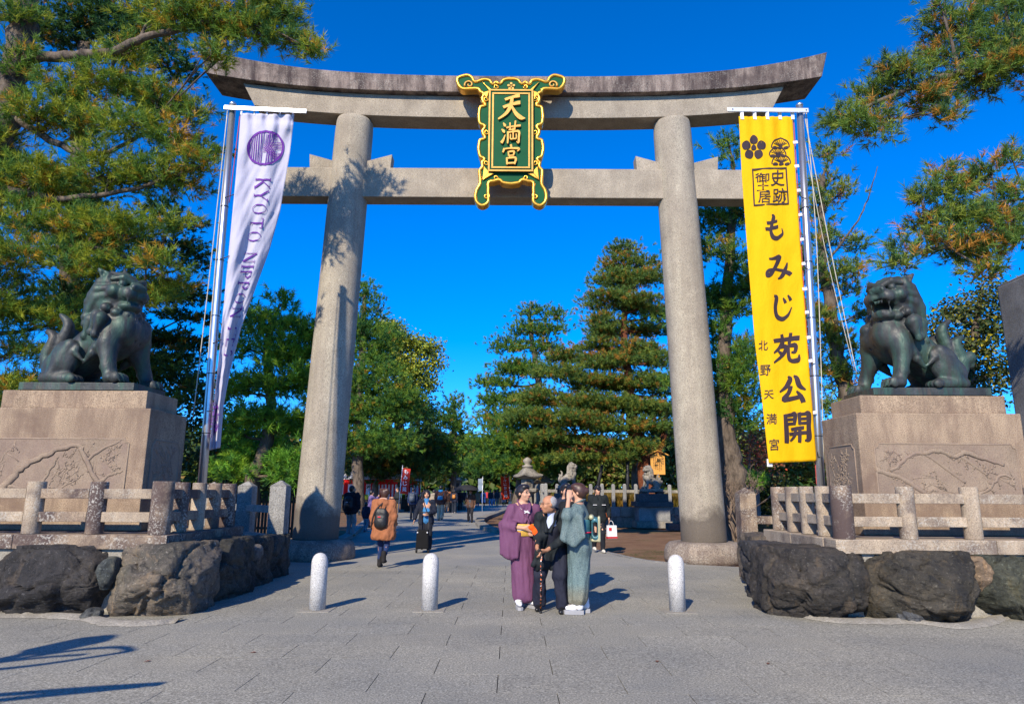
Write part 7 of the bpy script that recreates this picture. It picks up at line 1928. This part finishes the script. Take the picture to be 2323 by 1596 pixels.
b.trousers((.016, .018, .032), .022, .012, hem=.05); b.shoes(m_plain('black_leather', (.012, .012, .013), .3, spec=.5))
cn = D(1226, 1390, 9.12); cane = thing('walking_stick', 'black walking stick with orange and white flecks under the old man\'s hands', 'walking stick', (cn.x, cn.y, 0))
ct_ = Matrix.Rotation(b.t.rotation_euler.z, 3, 'Z') @ (Vector((-.045, -.415, .775)) * b.k) + Vector(b.t.location)
cb = G(1226, 1390)
cane.location = (cb.x, cb.y, 0); d = ct_ - cb
t = NT('flecked_cane'); v_ = t.voro(30, out='Color'); t_ = t.mix(t.ramp(t.voro(36), [(.0, 1.), (.35, 1.), (.45, 0.)], 'CONSTANT'), (.01, .01, .012), t.ramp(t.noise(40, 1), [(.4, (.6, .12, .02)), (.52, (.65, .6, .55)), (.62, (.5, .08, .02))], 'CONSTANT'))
cm = t.fin(t_, .4)
MB().tube([d * .04, d * .97], [.011, .012], 8).build('shaft', cm, cane)
MB().tube(spline([d * .97, d * 1.0 + Vector((0, 0, .02)), d + Vector((-.03, -.03, .035)), d + Vector((-.06, -.05, .01))], 4), .013, 8).build('handle', M['wood_dark'], cane)
MB().lathe([(.016, 0), (.018, .015), (.012, .045)], (0, 0, 0), 10).build('ferrule', M['dark_metal'], cane)

# 3. teal kimono, hand raised to her hair
c = Person('woman in a pale teal kimono seen from the side, raising a hand to her hair', loc_at(1314, 1391), 1.60, R(-97), .0115)
J = c.J
c.yaw = R(-8); c.pitch = R(6)
J['shL'] = Vector((.165, .0, 1.33)); J['elL'] = Vector((.25, -.14, 1.24)); J['wrL'] = Vector((.135, -.12, 1.46)); c.hd['L'] = Vector((-.32, .12, .9)); c.hd['Ls'] = Vector((-.2, .9, 0)); c.curl['L'] = .6
J['elR'] = Vector((-.22, -.03, 1.07)); J['wrR'] = Vector((-.13, -.20, 1.0)); c.hd['R'] = Vector((.5, -.8, 0)); c.hd['Rs'] = Vector((0, 0, 1))
J['anL'] = Vector((.07, -.02, .085)); J['anR'] = Vector((-.07, .06, .085)); J['knL'] = Vector((.06, -.02, .48)); J['knR'] = Vector((-.06, .02, .48))
c.body(legs=False, res=.0105); c.face(); c.hair('bun', 'brown_hair', .010)
tk = NT('teal_silk'); pn = tk.n('ShaderNodeSeparateXYZ'); tk.l(tk.tc.outputs['Object'], pn.inputs[0])
base = tk.ramp(pn.outputs['Z'], [(.06, (.135, .125, .09)), (.26, (.10, .112, .095)), (.38, (.082, .125, .13)), (.9, (.068, .10, .105))])
tkm = tk.mix(tk.ramp(tk.noise(85, 3, .7), [(.38, 0.), (.62, 1.)]), base, tk.mix(1.0, base, (2.1, 2.0, 1.85), 'MULTIPLY')); tk.bump(tk.noise(9, 4), .25, .02); tk = tk.fin(tkm, .6)
slL = [('c', J['elL'], J['elL'].lerp(J['wrL'], .25), .075, .072), *[('c', Vector((.24 + .02 * math.sin(q * 9), -.17 + .21 * q, 1.21 + .03 * q)), Vector((.275 + .018 * math.sin(q * 14), -.215 + .30 * q, .965 - .12 * (1 - abs(q - .55) / .55) + .05 * q)), .030, .024, {'k': .03}) for q in lerps(0, 1, 13)], ('-c', J['elL'].lerp(J['wrL'], .42), J['elL'].lerp(J['wrL'], 1.4), .05, .06, {'k': .006})]
slR = [('c', J['elR'], J['elR'].lerp(J['wrR'], .5), .08, .07), ('b', Vector((-.235, -.08, .84)), (.04, .12, .32), .03, (.1, 0, 0))]
kimono(c, tk, [slL, slR], .11)
ob2 = m_plain('teal_gold_brocade', (.045, .14, .17), .35, .15, var=.6, scale=7); ob3 = m_plain('pale_gold_brocade', (.42, .40, .24), .4, .2, var=.3, scale=9)
ring(c, 1.06, .176, .160, .27, 'sash', ob2, (0, -.003))
ring(c, 1.03, .192, .178, .016, 'sash_cord', cloth((.75, .02, .08)), (0, -.003), .007)
c.put('sash_drum', [('b', (0, .225, 1.075), (.15, .055, .155), .045), ('-b', (0, .225, 1.075), (.3, .028, .09), .02, {'k': .01})], ob2, .012)
c.put('sash_fold', [('b', (0, .275, 1.075), (.152, .018, .165), .016), ('b', (0, .215, .935), (.14, .05, .022), .02)], ob3, .011)
c.put('sash_pad', [('c', (-.13, .175, 1.225), (.13, .175, 1.225), .035, .035)], ob3, .012)
collar(c, M['white_cloth'], .018, 0, -.008, 'white_collar', 1.275); collar(c, tk, .026, 0, .004, 'kimono_collar', 1.14)
zori(c, 'L', h_=.055); zori(c, 'R', h_=.055)

# 4. two women half hidden behind them
d_ = Person('dark haired woman in a navy hooded jacket, half hidden behind the old man', (*D(1285, 1300, 11.3)[:2], 0), 1.62, R(10), .017)
d_.yaw = R(15); d_.body(res=.012); d_.face(); d_.hair('bun', res=.012); d_.top((.020, .026, .045), .70, .035, True, .9); d_.trousers((.02, .02, .03)); d_.shoes((.03, .03, .03))
e_ = Person('woman in black with a red hair tie and cap, tucked behind the teal kimono', (*D(1299, 1300, 10.7)[:2], 0), 1.58, R(35), .017)
e_.body(res=.012); e_.face(); e_.hair('long', 'black_hair', .012); e_.cap(); e_.top((.012, .012, .014), .72, .03, False, .9); e_.trousers((.015, .015, .018)); e_.shoes((.02, .02, .02))
ps = e_.h(-.085, .02, -.16); e_.put('hair_tie', [('e', ps + Vector((.0, -.04, 0)), (.025, .025, .03)), ('e', ps + Vector((.01, -.045, -.05)), (.022, .022, .03)), ('e', ps + Vector((.02, -.04, .05)), (.02, .02, .025))], cloth((.75, .01, .02)), .008)

# 5. black jacket and cap, walking up with a paper bag
f = Person('smiling woman in a black hooded jacket and cap, walking with a paper bag', loc_at(1358, 1252), 1.66, R(6), .017)
f.stride(.10); f.yaw = R(10); f.pitch = R(3); J = f.J; J['wrL'] = Vector((.27, -.03, .84)); J['elL'] = Vector((.26, .05, 1.08))
f.body(res=.0145); f.face(); f.hair('bun', 'black_hair', .013); f.cap((.012, .014, .022)); f.top((.012, .016, .018), .74, .05, True, .92); f.shirt((.015, .017, .02)); f.trousers((.012, .014, .020), .004); f.shoes((.58, .55, .48))
for b_ in (-1, 1): f.put('reflective_strip', [('b', (b_ * .115, -.165, 1.18), (.055, .012, .008), .006)], M['white_cloth'], .008)
f.put('pocket_zip', [('c', (.17, -.15, .98), (.20, -.13, .88), .008, .008)], cloth((.45, .10, .02)), .008)
w = Matrix.Rotation(f.t.rotation_euler.z, 3, 'Z') @ (J['wrL'] * f.k) + Vector(f.t.location)
pb = thing('paper_bag', 'white and red paper carrier bag hanging from the black jacketed woman\'s hand', 'bag', (w.x + .06, w.y - .04, w.z - .50))
MB().box((0, 0, .165), (.26, .11, .33), .25, top=(.96, .7)).build('bag', cloth((.66, .66, .68)), pb, .006)
MB().box((0, 0, .03), (.267, .117, .045), .25).build('red_band', cloth((.45, .02, .03)), pb); MB().box((-.045, -.075, .24), (.07, .01, .07), .25).build('red_mark', cloth((.6, .02, .03)), pb)
MB().tube(spline([(-.07, 0, .33), (-.04, .01, .43), (.02, .01, .43), (.06, 0, .33)], 4), .006, 5).build('handle', M['white_cloth'], pb)

# 6. orange coat, seen from behind, with a rucksack
g = Person('woman in an orange brown hooded coat walking away from the viewer', loc_at(866, 1287), 1.54, R(172), .017)
g.stride(.13); g.J['anR'] += Vector((0, .04, .06)); J = g.J
g.body(res=.014); g.hair('fluffy', 'brown_hair', .013); g.top((.30, .115, .052), .58, .055, True, .92, 'coat', .03, openv=False); g.trousers((.018, .035, .105), .0, hem=.16); g.shoes((.018, .017, .018), True)
g.put('hood_lining', [('e', J['neck'] + Vector((0, .085, .035)), (.10, .05, .035), (.5, 0, 0))], cloth((.45, .27, .20)), .014)
def backpack(p, label, c, size=(.15, .09, .20), z=1.12, off=.20, emblem=None, strap=True, cat='backpack', shape='sack'):
    t = thing('backpack' if cat == 'backpack' else cat.replace(' ', '_'), label, cat, p.t.location, p.t.rotation_euler.z)
    k = p.k
    prim = [('b', (0, off, z), size, .07), ('e', (0, off + .04, z - size[2] * .35), (size[0] * .95, size[1] * 1.05, size[2] * .65)), ('c', (-size[0] * .5, off + .02, z + size[2] * .95), (size[0] * .5, off + .02, z + size[2] * .95), .03, .03)]
    V, Q = sdf(prim, .016, .03); obj('bag', np_mesh('bag', V * k, Q), m_plain('bag_fabric', c, .5, var=.25, scale=9, bump=.6, bscale=14, spec=.4), t)
    if strap:
        for b in (-1, 1):
            MB().tube([q_ * k for q_ in spline([Vector((b * .07, off - .02, z + size[2] * .9)), Vector((b * .11, .02, 1.40)), Vector((b * .13, -.15, 1.28)), Vector((b * .15, -.13, 1.08)), Vector((b * .12, off - .06, z - size[2] * .7))], 5)], .016, 6, flat=.4).build('strap', cloth(c), t)
    if emblem is not None:
        for x_, w_ in ((-.022, .012), (0, .016), (.022, .012)): MB().box(Vector((x_, off + size[1] + .052, z + .04)) * k, (w_, .006, .024), ry=.35).build('emblem', emblem, t)
    return t
backpack(g, 'black drawstring rucksack with a small red emblem on the orange coat', (.016, .017, .019), (.14, .07, .20), 1.03, .21, cloth((.75, .02, .05)))
MB().tube([q_ * g.k for q_ in spline([Vector((-.02, .17, 1.36)), Vector((.10, .28, 1.20)), Vector((.20, .20, .95)), Vector((.24, .10, .80))], 5)], .018, 6, flat=.35).build('shoulder_strap', cloth((.05, .04, .04)), g.t)

# 7. woman with a trolley bag
h = Person('older woman in a navy jacket and bright blue jumper coming towards the viewer', loc_at(964, 1250), 1.52, R(4), .018)
J = h.J; J['wrL'] = Vector((.06, -.22, 1.0)); J['elL'] = Vector((.24, .0, 1.08)); h.hd['L'] = Vector((-.8, -.5, 0)); h.hd['Ls'] = Vector((0, 0, 1)); J['elR'] += Vector((-.06, 0, 0)); J['wrR'] += Vector((-.10, 0, -.02))
h.stride(.05); h.body(res=.014); h.face(); h.hair('bob', 'black_hair', .014)
h.shirt((.045, .19, .42), 'jumper'); h.put('polo_neck', [('c', J['neck'] + Vector((0, -.01, .0)), J['neck'] + Vector((0, -.02, .045)), .062, .058)], cloth((.045, .19, .42)))
P = [('e', J['chest'] + Vector((.0, .03, .02)), (.185, .11, .21)), ('c', J['chest'] + Vector((.075, .01, 0)), Vector((.10, .01, .80)), .11, .12), ('c', J['chest'] + Vector((-.075, .01, 0)), Vector((-.10, .01, .80)), .11, .12), ('-c', J['neck'] + Vector((0, -.13, .05)), Vector((0, -.19, .70)), .075, .095, {'k': .01}), ('-b', Vector((0, 0, .70 - .3)), (.6, .6, .3), 0, {'k': .01})]
for c_ in 'LR':
    e, w = J['el' + c_], J['wr' + c_]
    P += [('c', J['neck'] - Vector((0, 0, .06)), J['sh' + c_], .06, .075), ('c', J['sh' + c_], e, .078, .066), ('c', e, e.lerp(w, .85), .066, .056)]
h.put('jacket', P, cloth((.012, .016, .030))); h.trousers((.016, .018, .026), .018, .02); h.shoes((.02, .02, .02))
MB().tube([q_ * h.k for q_ in spline([Vector((-.08, -.10, 1.37)), Vector((-.02, -.165, 1.18)), Vector((.07, -.15, .98))], 4)], .012, 5, flat=.4).build('bag_strap', cloth((.012, .014, .03)), h.t)
tl_ = Vector(h.t.location) + Vector((-.02, -.42, 0)); tr_ = thing('trolley_bag', 'black two wheeled trolley bag pushed in front by the woman in blue', 'trolley bag', tl_)
MB().box((0, 0, .33), (.32, .20, .46), top=(.92, .8)).build('bag', m_plain('black_nylon', (.006, .0065, .008), .75, spec=.15), tr_, .03)
for sx in (-1, 1):
    MB().tube([(sx * .13, .10, .10), (sx * .12, .16, .98)], .010, 6).build('handle_bar', M['dark_metal'], tr_)
    MB().tube([(sx * .15 - .02, .02, .065), (sx * .15 + .02, .02, .065)], .062, 14).build('wheel', M['dark_metal'], tr_)
    MB().box((sx * .12, -.105, .50), (.03, .01, .03)).build('buckle', M['alu'], tr_)
MB().tube([(-.14, .16, .98), (.14, .16, .98)], .012, 6).build('grip', M['dark_metal'], tr_)

# ------------------------------------------------------------------ the walkers farther up the path
CG = 'visitors walking on the approach'
def walker(label, px, fy, H, rz, top, bottom, shoes, hair, style='short', hem=.76, hood=False, stride=.08, res=.026, fat=.03, coat=False, female=False, wide=0.0, skirt=None):
    p = Person(label, loc_at(px, fy), H, R(rz), res, CG, 'skin', female)
    if stride: p.stride(stride)
    return p, dict(top=top, bottom=bottom, shoes=shoes, hair=hair, style=style, hem=hem, hood=hood, fat=fat, wide=wide, skirt=skirt)
def dress(pw):
    p, o = pw
    p.body(legs=False, res=p.res * .9); p.hair(o['style'], o['hair'], p.res * .75)
    p.top(o['top'], o['hem'], o['fat'], o['hood'], .9, 'coat' if o['hem'] < .66 else 'jacket', .02 if o['hem'] < .66 else 0)
    if o['skirt']: p.put('skirt', [('e', p.J['hip'], (.17, .13, .14)), ('c', p.J['hip'], Vector((0, 0, .40)), .15, .17), ('-b', Vector((0, 0, .34 - .3)), (.5, .5, .3), 0, {'k': .01})], cloth(o['skirt']))
    p.trousers(o['bottom'], .012, o['wide']); p.shoes(o['shoes'])
    return p
W = walker
p = W('man in a dark padded jacket and pale grey trousers standing beside the left column', 794, 1219, 1.66, 165, (.012, .013, .02), (.27, .27, .28), (.22, .12, .06), 'black_hair', fat=.06, res=.02, stride=.02); p[0].yaw = R(-60); dress(p)
backpack(p[0], 'dark rucksack with a small white tag on the man in pale grey trousers', (.010, .011, .016), (.14, .08, .20), 1.10, .22, cloth((.6, .65, .8)))
p = W('small child in a navy top and grey trousers beside the kerb', 828, 1206, 1.08, 150, (.014, .018, .035), (.21, .21, .25), (.18, .18, .22), 'black_hair', res=.02, stride=.02); dress(p)
p = W('person in a lilac jumper raising an arm behind the small child', 840, 1196, 1.52, 120, (.17, .12, .26), (.02, .025, .05), (.03, .03, .03), 'black_hair', female=True, stride=.0); p[0].J['elR'] = Vector((-.24, -.12, 1.22)); p[0].J['wrR'] = Vector((-.14, -.25, 1.38)); dress(p)
p = W('man in a dark jacket and tan trousers standing by the red pennant', 899, 1174, 1.72, -62, (.020, .024, .026), (.32, .19, .085), (.02, .06, .16), 'black_hair', res=.02, stride=.02); p[0].J['wrL'] = Vector((.15, -.30, 1.08)); p[0].J['wrR'] = Vector((-.12, -.32, 1.08)); p[0].J['elL'] = Vector((.23, -.03, 1.08)); p[0].J['elR'] = Vector((-.23, -.03, 1.08)); p[0].pitch = R(14); dress(p); p[0].face()
p = W('person in a navy jacket with a blue and grey backpack behind the woman in blue', 935, 1178, 1.68, 175, (.020, .035, .085), (.02, .022, .03), (.03, .03, .03), 'black_hair'); dress(p)
backpack(p[0], 'blue and grey backpack left of the woman in the bright blue jumper', (.075, .095, .12), (.15, .09, .22), 1.14, .21)
p = W('person in a beige parka right behind the woman in the bright blue jumper', 983, 1172, 1.60, 170, (.30, .25, .19), (.03, .03, .035), (.04, .04, .04), 'black_hair', 'bob', .62, True); dress(p)
p = W('person in a grey brown coat between the beige parka and the waist bag man', 988, 1162, 1.56, 178, (.13, .115, .11), (.03, .03, .035), (.04, .04, .04), 'black_hair', 'bob', .6); dress(p)
p = W('man in a brown leather jacket and khaki trousers with a blue hood showing', 998, 1180, 1.79, 178, (.085, .040, .032), (.40, .335, .235), (.045, .04, .04), 'black_hair', stride=.12, res=.02, wide=.025, fat=.04); dress(p)
p[0].put('blue_hood', [('e', p[0].J['neck'] + Vector((0, .07, .0)), (.11, .06, .06)), ('c', p[0].J['neck'] + Vector((-.08, .02, .03)), p[0].J['neck'] + Vector((.08, .02, .03)), .035, .035)], cloth((.02, .25, .60)))
wbg = backpack(p[0], 'bright blue waist bag slung across the brown leather jacket', (.02, .21, .40), (.14, .05, .09), 1.06, .19, None, False, 'waist bag')
MB().tube([q_ * p[0].k for q_ in spline([Vector((.14, .16, 1.0)), Vector((-.12, .19, 1.16)), Vector((-.17, .05, 1.33))], 4)], .014, 5, flat=.4).build('strap', cloth((.02, .15, .3)), wbg)
p = W('man in a tan leather jacket just ahead of the waist bag man', 1013, 1162, 1.76, 182, (.26, .105, .05), (.28, .16, .09), (.05, .04, .03), 'black_hair'); dress(p)
p = W('girl in dark navy with wide trousers and an orange backpack', 1029, 1164, 1.62, 176, (.018, .022, .04), (.016, .022, .036), (.45, .38, .35), 'black_hair', 'bob', stride=.13, wide=.03, female=True); dress(p)
backpack(p[0], 'small orange leather backpack on the girl in dark navy', (.45, .17, .02), (.12, .06, .13), 1.16, .20)
p = W('dark clothed walker right of the orange backpack', 1043, 1158, 1.66, 180, (.014, .015, .02), (.016, .017, .022), (.03, .03, .03), 'black_hair'); dress(p)
p = W('woman in a brown checked jacket walking this way under an umbrella', 1066, 1184, 1.60, -8, (.115, .062, .042), (.022, .021, .026), (.02, .02, .02), 'brown_hair', 'bob', res=.019, hem=.72, female=True, stride=.03); p[0].J['elR'] = Vector((-.22, -.02, 1.10)); p[0].J['wrR'] = Vector((-.14, -.14, 1.26)); p[0].hd['R'] = Vector((.1, -.1, .9)); dress(p); p[0].shirt((.10, .10, .11)); p[0].face()
um = thing('umbrella', 'dark translucent domed umbrella over the woman in the checked jacket', 'umbrella', Vector(p[0].t.location) + Vector((-.16, -.16, 1.2)))
MB().tube([(0, 0, 0), (-.05, 0, .62)], .010, 6).build('shaft', M['alu'], um)
V = []; F = []; nn = 32
for i in range(7):
    a_ = i / 6 * 1.12
    for k in range(nn):
        w = 2 * math.pi * k / nn; sc = 1 - .06 * abs(math.sin(4 * w)) * (i / 6)
        V.append((-.05 + .66 * math.sin(a_) / math.sin(1.12) * math.cos(w) * sc, .66 * math.sin(a_) / math.sin(1.12) * math.sin(w) * sc, .64 + .50 * (math.cos(a_) - 1) + .02 * abs(math.sin(4 * w)) * (i / 6)))
for i in range(6):
    for k in range(nn): F.append((i * nn + k, i * nn + (k + 1) % nn, (i + 1) * nn + (k + 1) % nn, (i + 1) * nn + k))
MB().add(V, F, True).build('canopy', m_cloth('dark_gauze', (.05, .052, .058), .1, transl=.45), um, fix=False)
for k in range(8):
    w = 2 * math.pi * k / 8
    MB().tube([(-.05 + .66 * math.sin(a_ * 1.12) / math.sin(1.12) * math.cos(w), .66 * math.sin(a_ * 1.12) / math.sin(1.12) * math.sin(w), .635 + .50 * (math.cos(a_ * 1.12) - 1)) for a_ in lerps(0.02, 1, 5)], .006, 4).build('rib', M['dark_metal'], um)
MB().lathe([(.012, .63), (.006, .72)], (-.05, 0, 0), 8).build('tip', M['dark_metal'], um)
far = [('woman in a long camel coat right behind the umbrella', 1083, 1150, 1.60, (.26, .12, .06), (.03, .06, .14), (.25, .10, .04), 'long', .45, None),
       ('woman in a long lavender coat over a wine red skirt', 1096, 1149, 1.62, (.38, .36, .48), (.03, .03, .04), (.16, .07, .04), 'bob', .42, (.14, .02, .045)),
       ('person in a red jacket behind the lavender coat', 1104, 1144, 1.66, (.45, .035, .035), (.02, .02, .025), (.03, .03, .03), 'short', .76, None),
       ('man in black jacket and bright blue jeans in the crowd', 1112, 1148, 1.66, (.014, .015, .018), (.055, .17, .34), (.55, .53, .5), 'short', .78, None),
       ('second walker in blue jeans just right of the brighter pair', 1119, 1146, 1.62, (.016, .02, .03), (.03, .10, .22), (.1, .1, .1), 'short', .76, None),
       ('man in a quilted black jacket and grey trousers, hands behind his back', 1127, 1148, 1.70, (.022, .026, .03), (.12, .12, .125), (.14, .08, .05), 'short', .80, None),
       ('woman in a long grey coat with tan boots and a tan bag', 1143, 1149, 1.60, (.14, .14, .15), (.03, .03, .03), (.30, .12, .045), 'bob', .44, None),
       ('man in jeans and a black jacket holding the orange red pennant', 1158, 1160, 1.64, (.014, .014, .016), (.03, .075, .13), (.5, .5, .5), 'short', .80, None),
       ('dark clothed walker between the camel coat and the umbrella', 1052, 1150, 1.66, (.013, .013, .018), (.015, .016, .02), (.03, .03, .03), 'short', .74, None),
       ('walker with a pale yellow bag in the crowd right of the quilted jacket', 1135, 1144, 1.6, (.025, .03, .04), (.03, .03, .035), (.05, .05, .05), 'bob', .7, None),
       ('distant walker in a black coat at the far left of the crowd', 960, 1146, 1.68, (.014, .014, .02), (.018, .018, .022), (.03, .03, .03), 'short', .62, None),
       ('distant walker in dark brown near the far lantern', 1036, 1140, 1.64, (.06, .035, .025), (.02, .02, .024), (.03, .03, .03), 'short', .7, None),
       ('distant walker in slate blue in the deep crowd', 1070, 1140, 1.64, (.05, .065, .10), (.02, .02, .03), (.03, .03, .03), 'bob', .66, None),
       ('distant walker in a cream jacket in the deep crowd', 1092, 1138, 1.60, (.40, .36, .28), (.02, .02, .03), (.03, .03, .03), 'bob', .72, None),
       ('distant walker in charcoal left of the pennant bearer', 1150, 1142, 1.68, (.03, .03, .033), (.02, .02, .02), (.03, .03, .03), 'short', .72, None),
       ('distant walker in black right beside the navy pennant', 1174, 1148, 1.66, (.012, .012, .015), (.016, .016, .018), (.03, .03, .03), 'short', .74, None)]
rw = random.Random(21)
for lab, px, fy, H, tc, bc, sc_, sty, hem, sk in far:
    p = W(lab, px, fy, H, 180 + rw.uniform(-12, 12), tc, bc, sc_, rw.choice(['black_hair', 'black_hair', 'brown_hair']), sty, hem, res=.032, stride=rw.choice([-.1, .08, .1]), female=sty != 'short', skirt=sk)
    dress(p)
    if lab.startswith('woman in a long lavender'): backpack(p[0], 'small black and white backpack on the lavender coat', (.03, .03, .03), (.11, .06, .14), 1.16, .20)
    if 'tan bag' in lab:
        tb = thing('shoulder_bag', 'tan shoulder bag on the long grey coat', 'bag', p[0].t.location, p[0].t.rotation_euler.z)
        V, Q = sdf([('b', (-.16, .16, .92), (.15, .05, .10), .04)], .02, .02); obj('bag', np_mesh('bag', V, Q), cloth((.36, .18, .08)), tb)
        MB().tube(spline([Vector((-.26, .14, 1.0)), Vector((-.15, .16, 1.2)), Vector((.12, .05, 1.38))], 4), .012, 5).build('strap', cloth((.36, .18, .08)), tb)

# ------------------------------------------------------------------ marks and small fittings belong to the part that carries them
CARRIER = {'crest_petal': 'green_field', 'scroll': 'green_field', 'outer_frame': 'board', 'inner_frame': 'board', 'tab': 'cloth', 'chain': 'cloth', 'brush_character': 'cloth', 'small_character': 'cloth', 'plum_crest': 'cloth', 'pine_crest': 'cloth',
           'printed_frame': 'cloth', 'printed_emblem': 'cloth', 'letter': 'cloth', 'band': 'shaft', 'cap': 'shaft', 'window_bar': 'window_dark_plate', 'buckle': 'bag', 'red_band': 'bag', 'red_mark': 'bag', 'handle_bar': 'bag', 'eye': 'body', 'eyebrow': 'body', 'lips': 'body', 'hair': 'body',
           'glasses': 'body', 'sash_cord': 'sash', 'sash_knot': 'sash', 'sash_bow': 'sash', 'kimono_collar': 'kimono', 'lapel': 'jacket', 'pocket_zip': 'jacket', 'reflective_strip': 'jacket', 'hood_lining': 'coat', 'emblem': 'bag', 'raised_border': 'shaft', 'carved_branch': 'carved_field'}
for o in list(COL.objects):
    if o.parent is None or o.parent.parent is not None: continue
    want = CARRIER.get(o.name.split('.')[0])
    if not want: continue
    for q_ in o.parent.children:
        if q_.name.split('.')[0] == want and q_ is not o and abs(q_.rotation_euler.z) + abs(q_.rotation_euler.x) + abs(q_.rotation_euler.y) < 1e-6:
            o.location = Vector(o.location) - Vector(q_.location); o.parent = q_
            break
